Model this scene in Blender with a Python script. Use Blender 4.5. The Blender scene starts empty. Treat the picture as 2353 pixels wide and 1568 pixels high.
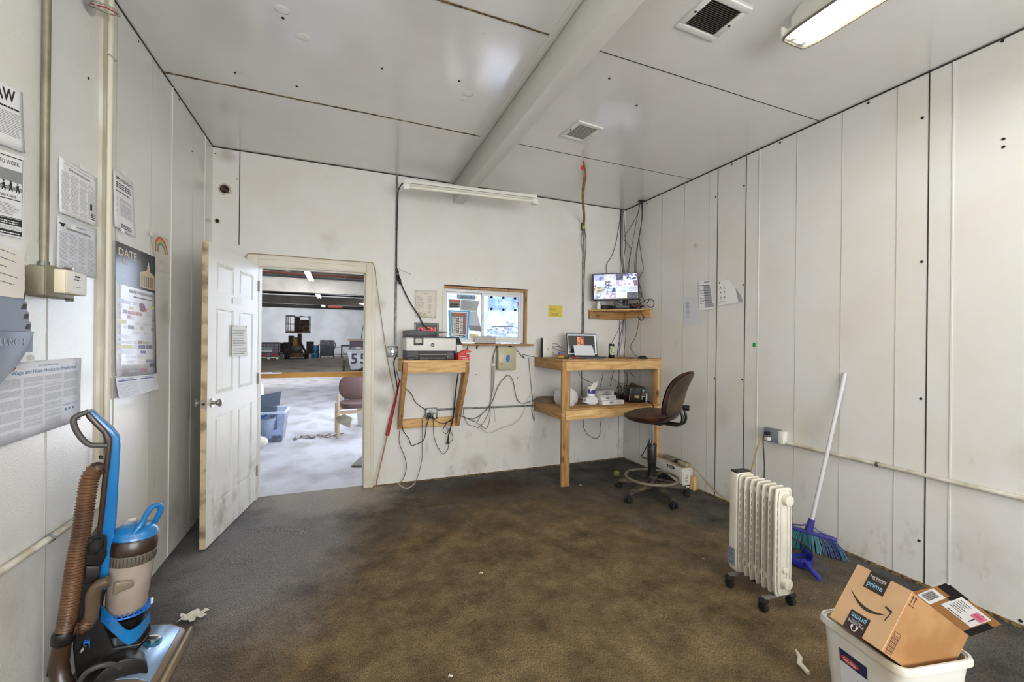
import bpy, bmesh, math, random
from mathutils import Vector, Matrix
random.seed(7)
PI = math.pi
C = bpy.context.scene.collection
scene = bpy.context.scene

# ---------------------------------------------------------------- camera
IMG_W, IMG_H = 2353, 1568
FPX = 960.36
CAM = Vector((0.0, 0.0, 1.4059))
AX_R = Vector((0.926968941, -0.374979703, 0.0108997841))
AX_U = Vector((-0.0100668591, 0.00418014851, 0.999940591))
AX_F = Vector((0.375002988, 0.927023597, -0.0001))
cam_data = bpy.data.cameras.new('camera')
cam = bpy.data.objects.new('camera', cam_data)
C.objects.link(cam)
cam.matrix_world = Matrix(((AX_R.x, AX_U.x, -AX_F.x, CAM.x), (AX_R.y, AX_U.y, -AX_F.y, CAM.y), (AX_R.z, AX_U.z, -AX_F.z, CAM.z), (0, 0, 0, 1)))
cam_data.sensor_width = 36.0
cam_data.lens = FPX / IMG_W * 36.0
cam_data.clip_start = 0.02
cam_data.clip_end = 300
scene.camera = cam

# ---------------------------------------------------------------- exposure, sky, daylight
scene.view_settings.view_transform = 'Standard'
scene.view_settings.look = 'None'
scene.view_settings.gamma = 1.0
scene.view_settings.exposure = -0.12
scene.view_settings.use_curve_mapping = False
try:
    scene.cycles.max_bounces = 8; scene.cycles.glossy_bounces = 3; scene.cycles.transmission_bounces = 3
except AttributeError: pass
world = bpy.data.worlds.new('world')
scene.world = world
world.use_nodes = True
bg = world.node_tree.nodes['Background']
bg.inputs[0].default_value = (0.72, 0.84, 1.0, 1)
bg.inputs[1].default_value = 3.4
TUBE = 40.0            # emission of the lit office tubes

def area_light(name, loc, target, sx, sy, power, col):
    l = bpy.data.lights.new(name, 'AREA'); l.shape = 'RECTANGLE'; l.size = sx; l.size_y = sy
    l.energy = power; l.color = col
    o = bpy.data.objects.new(name, l); C.objects.link(o); o.location = loc
    d = Vector(target) - Vector(loc); o.rotation_euler = d.to_track_quat('-Z', 'Y').to_euler()
    return o
# added unseen lights brightening the warehouse floor, roof beams and far wall
area_light('warehouse_fill', (-1.6, 9.6, 4.6), (-1.6, 9.0, 0), 5, 5, 170, (0.86, 0.92, 1.0))
area_light('warehouse_fill', (-3.0, 13.5, 4.4), (-3.0, 24, 3.2), 6, 2.4, 1050, (0.95, 0.96, 1.0))
area_light('warehouse_fill', (-3.0, 33.6, 4.2), (-2.5, 38, 0.0), 12, 0.4, 520, (0.95, 0.97, 1.0))
# daylight through the wide dock opening between the warehouse and the yard
area_light('dock_daylight', (0.66, 7.5, 1.65), (-2, 7.5, 1.2), 4.0, 3.0, 125, (0.80, 0.88, 1.0))
# unseen fill light added behind the camera; the wall there has no window
area_light('rear_fill', (1.1, -2.45, 1.6), (1.1, 3, 2.9), 3.4, 1.9, 215, (0.97, 0.985, 1.0))
sun_d = bpy.data.lights.new('daylight', 'SUN'); sun_d.energy = 42.0; sun_d.angle = math.radians(8); sun_d.color = (1, 0.96, 0.9)
sun = bpy.data.objects.new('daylight', sun_d); C.objects.link(sun)
sun.rotation_euler = Vector((0.08, 0.22, -0.97)).to_track_quat('-Z', 'Y').to_euler()

# ---------------------------------------------------------------- room numbers (metres)
XL, XR, YB, YF, CH = -1.0257, 3.1633, 4.1915, -2.6, 3.011
DX0, DX1, DZ = -0.683, 0.197, 2.04
WX0, WX1, WZ0, WZ1 = 0.946, 1.870, 1.376, 1.960
WT = 0.14

def ray(px, py):
    return AX_R * ((px - IMG_W / 2) / FPX) - AX_U * ((py - IMG_H / 2) / FPX) + AX_F
def onplane(px, py, ax, v):
    d = ray(px, py); t = (v - CAM[ax]) / d[ax]; return CAM + d * t
def bw(px, py, off=0.0): return onplane(px, py, 1, YB - off)
def lw(px, py, off=0.0): return onplane(px, py, 0, XL + off)
def rw(px, py, off=0.0): return onplane(px, py, 0, XR - off)
def fl(px, py, z=0.0): return onplane(px, py, 2, z)

# ---------------------------------------------------------------- colours and materials
def srgb(h):
    if isinstance(h, str):
        h = h.lstrip('#'); r = [int(h[i:i + 2], 16) / 255 for i in (0, 2, 4)]
    else: r = [v / 255 for v in h]
    return tuple(((c / 12.92) if c <= 0.04045 else ((c + 0.055) / 1.055) ** 2.4) for c in r) + (1,)
MATS = {}
def _node(nt, t, **k):
    n = nt.nodes.new(t)
    for a, b in k.items(): setattr(n, a, b)
    return n
def M(name, col=None, rough=0.5, metal=0.0, col2=None, scale=6.0, stretch=(1, 1, 1), lo=0.4, hi=0.62, detail=5,
      bump=0.0, bscale=200.0, bstretch=(1, 1, 1), emit=0.0, spec=0.5, alpha=1.0, trans=0.0, coat=0.0):
    if name in MATS: return MATS[name]
    m = bpy.data.materials.new(name); m.use_nodes = True; nt = m.node_tree
    b = nt.nodes['Principled BSDF']; L = nt.links.new
    c = srgb(col); b.inputs['Base Color'].default_value = c
    b.inputs['Roughness'].default_value = rough; b.inputs['Metallic'].default_value = metal
    b.inputs['Specular IOR Level'].default_value = spec
    if coat: b.inputs['Coat Weight'].default_value = coat; b.inputs['Coat Roughness'].default_value = 0.15
    if alpha < 1: b.inputs['Alpha'].default_value = alpha
    if trans: b.inputs['Transmission Weight'].default_value = trans
    tc = _node(nt, 'ShaderNodeTexCoord')
    if col2 is not None:
        mp = _node(nt, 'ShaderNodeMapping'); mp.inputs['Scale'].default_value = stretch
        n = _node(nt, 'ShaderNodeTexNoise'); n.inputs['Scale'].default_value = scale; n.inputs['Detail'].default_value = detail
        r = _node(nt, 'ShaderNodeValToRGB'); r.color_ramp.elements[0].position = lo; r.color_ramp.elements[1].position = hi
        r.color_ramp.elements[0].color = c; r.color_ramp.elements[1].color = srgb(col2)
        L(tc.outputs['Object'], mp.inputs[0]); L(mp.outputs[0], n.inputs['Vector']); L(n.outputs[0], r.inputs[0]); L(r.outputs[0], b.inputs['Base Color'])
        if emit: L(r.outputs[0], b.inputs['Emission Color'])
    if bump:
        mp = _node(nt, 'ShaderNodeMapping'); mp.inputs['Scale'].default_value = bstretch
        n = _node(nt, 'ShaderNodeTexNoise'); n.inputs['Scale'].default_value = bscale; n.inputs['Detail'].default_value = 2
        u = _node(nt, 'ShaderNodeBump'); u.inputs['Strength'].default_value = bump; u.inputs['Distance'].default_value = 0.003
        L(tc.outputs['Object'], mp.inputs[0]); L(mp.outputs[0], n.inputs['Vector']); L(n.outputs[0], u.inputs['Height']); L(u.outputs[0], b.inputs['Normal'])
    if emit:
        b.inputs['Emission Strength'].default_value = emit
        if col2 is None: b.inputs['Emission Color'].default_value = c
    MATS[name] = m
    return m

def paint_mat(name, base, stain, dirt, bump, bscale, rough=0.34, bstretch=(1, 1, 1), streak=1.0, coat=0.0, smudges=()):
    """painted sheet metal: faint blotches, grime specks that gather near the floor, embossed skin"""
    m = bpy.data.materials.new(name); m.use_nodes = True; nt = m.node_tree; L = nt.links.new
    b = nt.nodes['Principled BSDF']; g = _node(nt, 'ShaderNodeNewGeometry')
    n1 = _node(nt, 'ShaderNodeTexNoise'); n1.inputs['Scale'].default_value = 1.6; n1.inputs['Detail'].default_value = 6; n1.inputs['Roughness'].default_value = 0.6
    r1 = _node(nt, 'ShaderNodeValToRGB'); r1.color_ramp.elements[0].position = 0.42; r1.color_ramp.elements[1].position = 0.72
    r1.color_ramp.elements[0].color = srgb(base); r1.color_ramp.elements[1].color = srgb(stain)
    L(g.outputs['Position'], n1.inputs['Vector']); L(n1.outputs[0], r1.inputs[0])
    mp = _node(nt, 'ShaderNodeMapping'); mp.inputs['Scale'].default_value = (5, 5, 2.4)
    n2 = _node(nt, 'ShaderNodeTexNoise'); n2.inputs['Scale'].default_value = 1.6; n2.inputs['Detail'].default_value = 8; n2.inputs['Roughness'].default_value = 0.7
    L(g.outputs['Position'], mp.inputs[0]); L(mp.outputs[0], n2.inputs['Vector'])
    sx = _node(nt, 'ShaderNodeSeparateXYZ'); L(g.outputs['Position'], sx.inputs[0])
    mr = _node(nt, 'ShaderNodeMapRange'); mr.inputs['From Min'].default_value = 1.1; mr.inputs['From Max'].default_value = 0.0
    mr.inputs['To Min'].default_value = -0.02; mr.inputs['To Max'].default_value = 0.10 * streak
    L(sx.outputs['Z'], mr.inputs['Value'])
    ad = _node(nt, 'ShaderNodeMath', operation='ADD'); L(n2.outputs[0], ad.inputs[0]); L(mr.outputs[0], ad.inputs[1])
    r2 = _node(nt, 'ShaderNodeMapRange'); r2.inputs['From Min'].default_value = 0.64; r2.inputs['From Max'].default_value = 0.86; r2.inputs['To Max'].default_value = 0.6
    L(ad.outputs[0], r2.inputs['Value'])
    mx = _node(nt, 'ShaderNodeMix', data_type='RGBA'); L(r2.outputs[0], mx.inputs[0]); L(r1.outputs[0], mx.inputs[6]); mx.inputs[7].default_value = srgb(dirt)
    last = mx.outputs[2]
    n9 = _node(nt, 'ShaderNodeTexNoise'); n9.inputs['Scale'].default_value = 9; n9.inputs['Detail'].default_value = 7; L(g.outputs['Position'], n9.inputs['Vector'])
    for cx, cy, cz, r, amp in smudges:       # greasy hand and boot marks
        ds = _node(nt, 'ShaderNodeVectorMath', operation='DISTANCE'); ds.inputs[1].default_value = (cx, cy, cz); L(g.outputs['Position'], ds.inputs[0])
        a9 = _node(nt, 'ShaderNodeMath', operation='MULTIPLY_ADD'); L(n9.outputs[0], a9.inputs[0]); a9.inputs[1].default_value = r * 1.6; L(ds.outputs['Value'], a9.inputs[2])
        m9 = _node(nt, 'ShaderNodeMapRange'); m9.inputs['From Min'].default_value = r * 1.75; m9.inputs['From Max'].default_value = r * .8; m9.inputs['To Max'].default_value = amp; L(a9.outputs[0], m9.inputs['Value'])
        x9 = _node(nt, 'ShaderNodeMix', data_type='RGBA'); L(m9.outputs[0], x9.inputs[0]); L(last, x9.inputs[6]); x9.inputs[7].default_value = srgb('#8b7f68'); last = x9.outputs[2]
    L(last, b.inputs['Base Color'])
    b.inputs['Roughness'].default_value = rough + .06
    b.inputs['Coat Weight'].default_value = coat; b.inputs['Coat Roughness'].default_value = rough - .06; b.inputs['Coat IOR'].default_value = 1.9
    mp2 = _node(nt, 'ShaderNodeMapping'); mp2.inputs['Scale'].default_value = bstretch
    n3 = _node(nt, 'ShaderNodeTexNoise'); n3.inputs['Scale'].default_value = bscale; n3.inputs['Detail'].default_value = 1.5
    L(g.outputs['Position'], mp2.inputs[0]); L(mp2.outputs[0], n3.inputs['Vector'])
    n4 = _node(nt, 'ShaderNodeTexNoise'); n4.inputs['Scale'].default_value = 2.3; n4.inputs['Detail'].default_value = 2
    L(g.outputs['Position'], n4.inputs['Vector'])
    u = _node(nt, 'ShaderNodeBump'); u.inputs['Strength'].default_value = bump; u.inputs['Distance'].default_value = 0.004
    L(n3.outputs[0], u.inputs['Height'])
    u2 = _node(nt, 'ShaderNodeBump'); u2.inputs['Strength'].default_value = 0.25; u2.inputs['Distance'].default_value = 0.02
    L(n4.outputs[0], u2.inputs['Height']); L(u2.outputs[0], u.inputs['Normal']); L(u.outputs[0], b.inputs['Normal'])
    MATS[name] = m
    return m

def carpet_mat():
    m = bpy.data.materials.new('carpet'); m.use_nodes = True; nt = m.node_tree; L = nt.links.new
    b = nt.nodes['Principled BSDF']; g = _node(nt, 'ShaderNodeNewGeometry')
    def noise(s, d=5, r=0.6, st=None):
        n = _node(nt, 'ShaderNodeTexNoise'); n.inputs['Scale'].default_value = s; n.inputs['Detail'].default_value = d; n.inputs['Roughness'].default_value = r
        if st:
            mp = _node(nt, 'ShaderNodeMapping'); mp.inputs['Scale'].default_value = st; L(g.outputs['Position'], mp.inputs[0]); L(mp.outputs[0], n.inputs['Vector'])
        else: L(g.outputs['Position'], n.inputs['Vector'])
        return n
    def ramp(src, p0, p1, c0, c1):
        r = _node(nt, 'ShaderNodeValToRGB'); r.color_ramp.elements[0].position = p0; r.color_ramp.elements[1].position = p1
        r.color_ramp.elements[0].color = srgb(c0); r.color_ramp.elements[1].color = srgb(c1); L(src, r.inputs[0]); return r
    def blob(cx, cy, rx, ry, amp, base=0.0):
        """soft elliptical patch of wear or painted daylight, broken up by noise"""
        mp = _node(nt, 'ShaderNodeMapping'); mp.inputs['Location'].default_value = (-cx / rx, -cy / ry, 0); mp.inputs['Scale'].default_value = (1 / rx, 1 / ry, 0)
        L(g.outputs['Position'], mp.inputs[0])
        ln = _node(nt, 'ShaderNodeVectorMath', operation='LENGTH'); L(mp.outputs[0], ln.inputs[0])
        n = noise(2.6, 6, 0.65)
        a = _node(nt, 'ShaderNodeMath', operation='MULTIPLY_ADD'); L(n.outputs[0], a.inputs[0]); a.inputs[1].default_value = 1.3; L(ln.outputs['Value'], a.inputs[2])
        r = _node(nt, 'ShaderNodeMapRange'); r.inputs['From Min'].default_value = 1.85; r.inputs['From Max'].default_value = 1.25; r.inputs['To Max'].default_value = amp
        L(a.outputs[0], r.inputs['Value']); return r
    brown = ramp(noise(4.5, 8, 0.7).outputs[0], 0.36, 0.68, '#4f422f', '#7f6c50')
    grey = ramp(noise(3.0, 8, 0.7).outputs[0], 0.35, 0.7, '#3d3b38', '#63605d')
    f = blob(1.05, 2.0, 1.75, 1.75, 1.0)
    mx = _node(nt, 'ShaderNodeMix', data_type='RGBA'); L(f.outputs[0], mx.inputs[0]); L(grey.outputs[0], mx.inputs[6]); L(brown.outputs[0], mx.inputs[7])
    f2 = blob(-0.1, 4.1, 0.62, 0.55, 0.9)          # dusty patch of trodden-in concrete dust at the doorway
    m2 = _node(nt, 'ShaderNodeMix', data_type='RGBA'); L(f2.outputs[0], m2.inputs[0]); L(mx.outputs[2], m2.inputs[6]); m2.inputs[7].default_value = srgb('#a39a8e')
    f4 = blob(-0.42, 3.25, 0.55, 1.0, 0.62)        # daylight fanning in through the doorway, put into the carpet colour
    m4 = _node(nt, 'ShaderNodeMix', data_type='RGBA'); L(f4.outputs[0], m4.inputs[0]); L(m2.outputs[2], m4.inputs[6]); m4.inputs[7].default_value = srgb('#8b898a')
    f3 = blob(1.35, 3.75, 0.42, 0.3, 0.55)
    m3 = _node(nt, 'ShaderNodeMix', data_type='RGBA'); L(f3.outputs[0], m3.inputs[0]); L(m4.outputs[2], m3.inputs[6]); m3.inputs[7].default_value = srgb('#3a2c20')
    sp = ramp(noise(170, 3, 0.7, (1.5, 0.6, 1)).outputs[0], 0.36, 0.64, '#3c3c3c', '#ffffff')
    mm = _node(nt, 'ShaderNodeMix', data_type='RGBA', blend_type='MULTIPLY'); mm.inputs[0].default_value = 0.75
    L(m3.outputs[2], mm.inputs[6]); L(sp.outputs[0], mm.inputs[7])
    gm = _node(nt, 'ShaderNodeMix', data_type='RGBA', blend_type='MULTIPLY'); gm.inputs[0].default_value = 1.0
    gm.inputs[7].default_value = (1.55, 1.55, 1.55, 1); gm.clamp_result = False
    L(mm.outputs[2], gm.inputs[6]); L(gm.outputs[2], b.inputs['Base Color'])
    b.inputs['Roughness'].default_value = 0.95; b.inputs['Specular IOR Level'].default_value = 0.15
    u = _node(nt, 'ShaderNodeBump'); u.inputs['Strength'].default_value = 0.7; u.inputs['Distance'].default_value = 0.004
    L(noise(260, 2, 0.6).outputs[0], u.inputs['Height'])
    u2 = _node(nt, 'ShaderNodeBump'); u2.inputs['Strength'].default_value = 0.5; u2.inputs['Distance'].default_value = 0.03
    L(noise(2.4, 3, 0.5).outputs[0], u2.inputs['Height']); L(u2.outputs[0], u.inputs['Normal']); L(u.outputs[0], b.inputs['Normal'])
    MATS['carpet'] = m
    return m

def wood_mat(name, c0, c1, c2, axis):
    """softwood board: grain runs along axis, a few dark knots"""
    m = bpy.data.materials.new(name); m.use_nodes = True; nt = m.node_tree; L = nt.links.new
    b = nt.nodes['Principled BSDF']; g = _node(nt, 'ShaderNodeTexCoord')
    st = [9.0, 9.0, 9.0]; st[axis] = 0.9
    mp = _node(nt, 'ShaderNodeMapping'); mp.inputs['Scale'].default_value = st; L(g.outputs['Object'], mp.inputs[0])
    n = _node(nt, 'ShaderNodeTexNoise'); n.inputs['Scale'].default_value = 4.5; n.inputs['Detail'].default_value = 8; n.inputs['Roughness'].default_value = 0.65; n.inputs['Distortion'].default_value = 0.6
    L(mp.outputs[0], n.inputs['Vector'])
    r = _node(nt, 'ShaderNodeValToRGB'); r.color_ramp.elements[0].position = 0.33; r.color_ramp.elements[1].position = 0.68
    r.color_ramp.elements[0].color = srgb(c0); r.color_ramp.elements[1].color = srgb(c2); e = r.color_ramp.elements.new(0.5); e.color = srgb(c1)
    L(n.outputs[0], r.inputs[0])
    st2 = [7.0, 7.0, 7.0]; st2[axis] = 3.0
    mp2 = _node(nt, 'ShaderNodeMapping'); mp2.inputs['Scale'].default_value = st2; L(g.outputs['Object'], mp2.inputs[0])
    v = _node(nt, 'ShaderNodeTexVoronoi'); v.inputs['Scale'].default_value = 1.0; L(mp2.outputs[0], v.inputs['Vector'])
    k = _node(nt, 'ShaderNodeMapRange'); k.inputs['From Min'].default_value = 0.16; k.inputs['From Max'].default_value = 0.07; k.inputs['To Max'].default_value = 0.85
    L(v.outputs['Distance'], k.inputs['Value'])
    n5 = _node(nt, 'ShaderNodeTexNoise'); n5.inputs['Scale'].default_value = 7; n5.inputs['Detail'].default_value = 5
    L(g.outputs['Object'], n5.inputs['Vector'])
    k2 = _node(nt, 'ShaderNodeMapRange'); k2.inputs['From Min'].default_value = 0.55; k2.inputs['From Max'].default_value = 0.75; k2.inputs['To Max'].default_value = 0.32
    L(n5.outputs[0], k2.inputs['Value'])
    mg = _node(nt, 'ShaderNodeMix', data_type='RGBA'); L(k2.outputs[0], mg.inputs[0]); L(r.outputs[0], mg.inputs[6]); mg.inputs[7].default_value = srgb('#6b4a26')
    mx = _node(nt, 'ShaderNodeMix', data_type='RGBA'); L(k.outputs[0], mx.inputs[0]); L(mg.outputs[2], mx.inputs[6]); mx.inputs[7].default_value = srgb('#5a3516')
    L(mx.outputs[2], b.inputs['Base Color']); b.inputs['Roughness'].default_value = 0.62
    u = _node(nt, 'ShaderNodeBump'); u.inputs['Strength'].default_value = 0.25; u.inputs['Distance'].default_value = 0.002; L(n.outputs[0], u.inputs['Height']); L(u.outputs[0], b.inputs['Normal'])
    MATS[name] = m
    return m

def glass_mat(name, tint, mixv, rough=0.03, haze=0.0, hazecol='#dfe8f4'):
    """thin pane: see-through with a reflection, optional patchy film of dirt"""
    m = bpy.data.materials.new(name); m.use_nodes = True; nt = m.node_tree; L = nt.links.new
    for n in list(nt.nodes): nt.nodes.remove(n)
    out = _node(nt, 'ShaderNodeOutputMaterial'); t = _node(nt, 'ShaderNodeBsdfTransparent'); t.inputs[0].default_value = srgb(tint)
    gl = _node(nt, 'ShaderNodeBsdfGlossy'); gl.inputs['Roughness'].default_value = rough
    fr = _node(nt, 'ShaderNodeFresnel'); fr.inputs[0].default_value = 1.45
    mx = _node(nt, 'ShaderNodeMixShader'); L(fr.outputs[0], mx.inputs[0]); L(t.outputs[0], mx.inputs[1]); L(gl.outputs[0], mx.inputs[2])
    last = mx
    if haze:
        g = _node(nt, 'ShaderNodeNewGeometry')
        n1 = _node(nt, 'ShaderNodeTexNoise'); n1.inputs['Scale'].default_value = 38; n1.inputs['Detail'].default_value = 6; n1.inputs['Roughness'].default_value = 0.75
        L(g.outputs['Position'], n1.inputs['Vector'])
        r = _node(nt, 'ShaderNodeMapRange'); r.inputs['From Min'].default_value = 0.42; r.inputs['From Max'].default_value = 0.66; r.inputs['To Max'].default_value = haze
        L(n1.outputs[0], r.inputs['Value'])
        d = _node(nt, 'ShaderNodeBsdfTranslucent'); d.inputs[0].default_value = srgb(hazecol)
        d2 = _node(nt, 'ShaderNodeBsdfDiffuse'); d2.inputs[0].default_value = srgb(hazecol)
        dm = _node(nt, 'ShaderNodeMixShader'); dm.inputs[0].default_value = 0.35; L(d.outputs[0], dm.inputs[1]); L(d2.outputs[0], dm.inputs[2])
        m2 = _node(nt, 'ShaderNodeMixShader'); L(r.outputs[0], m2.inputs[0]); L(mx.outputs[0], m2.inputs[1]); L(dm.outputs[0], m2.inputs[2]); last = m2
    L(last.outputs[0], out.inputs[0]); MATS[name] = m
    return m

# ---------------------------------------------------------------- mesh building
ROOTM = {}
def mat_of(o):
    while o.parent is not None: o = o.parent
    return ROOTM.get(o.name, Matrix.Identity(4))
def catmull(pts, n=6, closed=False):
    P = [Vector(p) for p in pts]; out = []
    N = len(P)
    if N < 3: return P
    rng = range(N if closed else N - 1)
    for i in rng:
        p0 = P[(i - 1) % N] if closed or i > 0 else P[0] * 2 - P[1]
        p1 = P[i]; p2 = P[(i + 1) % N]
        p3 = P[(i + 2) % N] if closed or i + 2 < N else P[-1] * 2 - P[-2]
        for k in range(n):
            t = k / n
            out.append(0.5 * ((2 * p1) + (p2 - p0) * t + (2 * p0 - 5 * p1 + 4 * p2 - p3) * t * t + (3 * p1 - p0 - 3 * p2 + p3) * t ** 3))
    if not closed: out.append(P[-1])
    return out
_glyph = {}
def glyphs(s, bold=0.0):
    k = (s, bold)
    if k in _glyph: return _glyph[k]
    cu = bpy.data.curves.new('t', 'FONT'); cu.body = s; cu.size = 1.0; cu.resolution_u = 2; cu.offset = bold
    o = bpy.data.objects.new('t', cu); C.objects.link(o)
    bpy.context.view_layer.update()
    me = bpy.data.meshes.new_from_object(o.evaluated_get(bpy.context.evaluated_depsgraph_get()))
    vs = [(v.co.x, v.co.y) for v in me.vertices]; fs = [tuple(p.vertices) for p in me.polygons]
    bpy.data.objects.remove(o); bpy.data.curves.remove(cu); bpy.data.meshes.remove(me)
    if vs:
        x0 = min(v[0] for v in vs); x1 = max(v[0] for v in vs); vs = [(a - x0, b) for a, b in vs]; w = x1 - x0
    else: w = 0
    _glyph[k] = (vs, fs, w)
    return _glyph[k]

class MB:
    def __init__(s): s.v = []; s.f = []; s.mi = []; s.m = 0; s.T = None
    def _add(s, vs, fs):
        b = len(s.v)
        for p in vs:
            p = Vector(p); s.v.append(s.T @ p if s.T is not None else p)
        for f in fs: s.f.append(tuple(b + i for i in f)); s.mi.append(s.m)
        return s
    def box(s, x0, y0, z0, x1, y1, z1):
        vs = [(x, y, z) for z in (z0, z1) for y in (y0, y1) for x in (x0, x1)]
        return s._add(vs, [(0, 2, 3, 1), (4, 5, 7, 6), (0, 1, 5, 4), (2, 6, 7, 3), (0, 4, 6, 2), (1, 3, 7, 5)])
    def cbox(s, c, d, R=None):
        vs = []
        for z in (-.5, .5):
            for y in (-.5, .5):
                for x in (-.5, .5):
                    p = Vector((x * d[0], y * d[1], z * d[2])); p = (R @ p) if R is not None else p; vs.append(Vector(c) + p)
        return s._add(vs, [(0, 2, 3, 1), (4, 5, 7, 6), (0, 1, 5, 4), (2, 6, 7, 3), (0, 4, 6, 2), (1, 3, 7, 5)])
    def beam(s, a, b, w, h, up=(0, 0, 1)):
        """square bar from a to b"""
        a = Vector(a); b = Vector(b); d = (b - a); L = d.length; d.normalize(); u = Vector(up)
        x = d.cross(u)
        if x.length < 1e-4: x = d.cross(Vector((1, 0, 0)))
        x.normalize(); y = x.cross(d)
        R = Matrix((x, d, y)).transposed()
        return s.cbox((a + b) / 2, (w, L, h), R)
    def quad(s, *p): return s._add(p, [tuple(range(len(p)))])
    def cyl(s, a, b, r0, r1=None, n=20, cap=True):
        r1 = r0 if r1 is None else r1
        return s.loft([a, b], [r0, r1], n, cap)
    def loft(s, pts, rs, n=16, cap=True, closed=False):
        P = [Vector(p) for p in pts]; N = len(P)
        if isinstance(rs, (int, float)): rs = [rs] * N
        vs = []; fs = []
        ref = None
        for i, p in enumerate(P):
            if closed: d = P[(i + 1) % N] - P[i - 1]
            else: d = (P[min(i + 1, N - 1)] - P[max(i - 1, 0)])
            if d.length < 1e-9: d = Vector((0, 0, 1))
            d.normalize()
            if ref is None:
                ref = d.cross(Vector((0, 0, 1)))
                if ref.length < 0.1: ref = d.cross(Vector((1, 0, 0)))
            ref = (ref - d * ref.dot(d))
            if ref.length < 1e-6: ref = d.cross(Vector((0.3, 1, 0.2)))
            ref.normalize(); y = d.cross(ref)
            for k in range(n):
                a = 2 * PI * k / n; vs.append(p + (ref * math.cos(a) + y * math.sin(a)) * rs[i])
        for i in range(N if closed else N - 1):
            j = (i + 1) % N
            for k in range(n):
                q = (k + 1) % n; fs.append((i * n + k, i * n + q, j * n + q, j * n + k))
        if cap and not closed: fs.append(tuple(range(n))[::-1]); fs.append(tuple((N - 1) * n + k for k in range(n)))
        return s._add(vs, fs)
    def tube(s, pts, r, n=8, sm=6, closed=False): return s.loft(catmull(pts, sm, closed), r, n, True, closed)
    def prism(s, poly, off):
        """polygon (3D points) swept by the vector off"""
        off = Vector(off); N = len(poly); P = [Vector(p) for p in poly]
        vs = P + [p + off for p in P]
        nrm = Vector()
        for i in range(N):
            a, b = P[i], P[(i + 1) % N]; nrm += a.cross(b)
        flip = nrm.dot(off) > 0
        f0 = tuple(range(N)); f1 = tuple(N + i for i in range(N)); side = [(i, (i + 1) % N, N + (i + 1) % N, N + i) for i in range(N)]
        fs = [f0[::-1], f1] + side if flip else [f0, f1[::-1]] + [t[::-1] for t in side]
        return s._add(vs, fs)
    def lathe(s, prof, c=(0, 0, 0), n=24, sx=1.0, sy=1.0):
        """prof: (radius, height) pairs about a vertical axis"""
        vs = []; fs = []; c = Vector(c); K = len(prof)
        for r, z in prof:
            for k in range(n):
                a = 2 * PI * k / n; vs.append(c + Vector((r * sx * math.cos(a), r * sy * math.sin(a), z)))
        for i in range(K - 1):
            for k in range(n):
                q = (k + 1) % n; fs.append((i * n + k, i * n + q, (i + 1) * n + q, (i + 1) * n + k))
        fs.append(tuple(range(n))[::-1]); fs.append(tuple((K - 1) * n + k for k in range(n)))
        return s._add(vs, fs)
    def sphere(s, c, r, n=16, sc=(1, 1, 1)):
        prof = [(max(1e-4, r * math.sin(PI * i / n)), -r * math.cos(PI * i / n)) for i in range(n + 1)]
        vs = []; fs = []
        for pr, pz in prof:
            for k in range(n * 2):
                a = PI * k / n; vs.append(Vector(c) + Vector((pr * math.cos(a) * sc[0], pr * math.sin(a) * sc[1], pz * sc[2])))
        for i in range(n):
            for k in range(n * 2):
                q = (k + 1) % (n * 2); fs.append((i * n * 2 + k, i * n * 2 + q, (i + 1) * n * 2 + q, (i + 1) * n * 2 + k))
        return s._add(vs, fs)
    def sheet(s, fn, nu, nv):
        """open surface from fn(u, v)"""
        vs = [fn(i / nu, j / nv) for j in range(nv + 1) for i in range(nu + 1)]
        fs = [(j * (nu + 1) + i, j * (nu + 1) + i + 1, (j + 1) * (nu + 1) + i + 1, (j + 1) * (nu + 1) + i) for j in range(nv) for i in range(nu)]
        return s._add(vs, fs)
    def build(s, name, mats, parent=None, smooth=False, bevel=0.0, local=False, solid=0.0, seg=2, world_from=None):
        if not isinstance(mats, (list, tuple)): mats = [mats]
        me = bpy.data.meshes.new(name); vs = s.v
        if parent is not None and not local:
            I = mat_of(parent).inverted(); vs = [I @ v for v in vs]
        me.from_pydata([tuple(v) for v in vs], [], s.f)
        for m in mats: me.materials.append(m)
        for p, mi in zip(me.polygons, s.mi): p.material_index = mi
        bm = bmesh.new(); bm.from_mesh(me)
        if not solid: bmesh.ops.recalc_face_normals(bm, faces=bm.faces)
        if bevel:
            es = [e for e in bm.edges if len(e.link_faces) == 2 and e.calc_face_angle(0) > math.radians(35)]
            if es: bmesh.ops.bevel(bm, geom=es, offset=bevel, segments=seg, profile=0.5, affect='EDGES', clamp_overlap=True)
        if smooth or bevel:
            for f in bm.faces: f.smooth = True
            for e in bm.edges:
                if len(e.link_faces) == 2 and e.calc_face_angle(0) > math.radians(38): e.smooth = False
        bm.to_mesh(me); bm.free()
        o = bpy.data.objects.new(name, me); C.objects.link(o)
        if parent is not None: o.parent = parent
        if solid:
            md = o.modifiers.new('thick', 'SOLIDIFY'); md.thickness = solid; md.offset = 0
        return o

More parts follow.
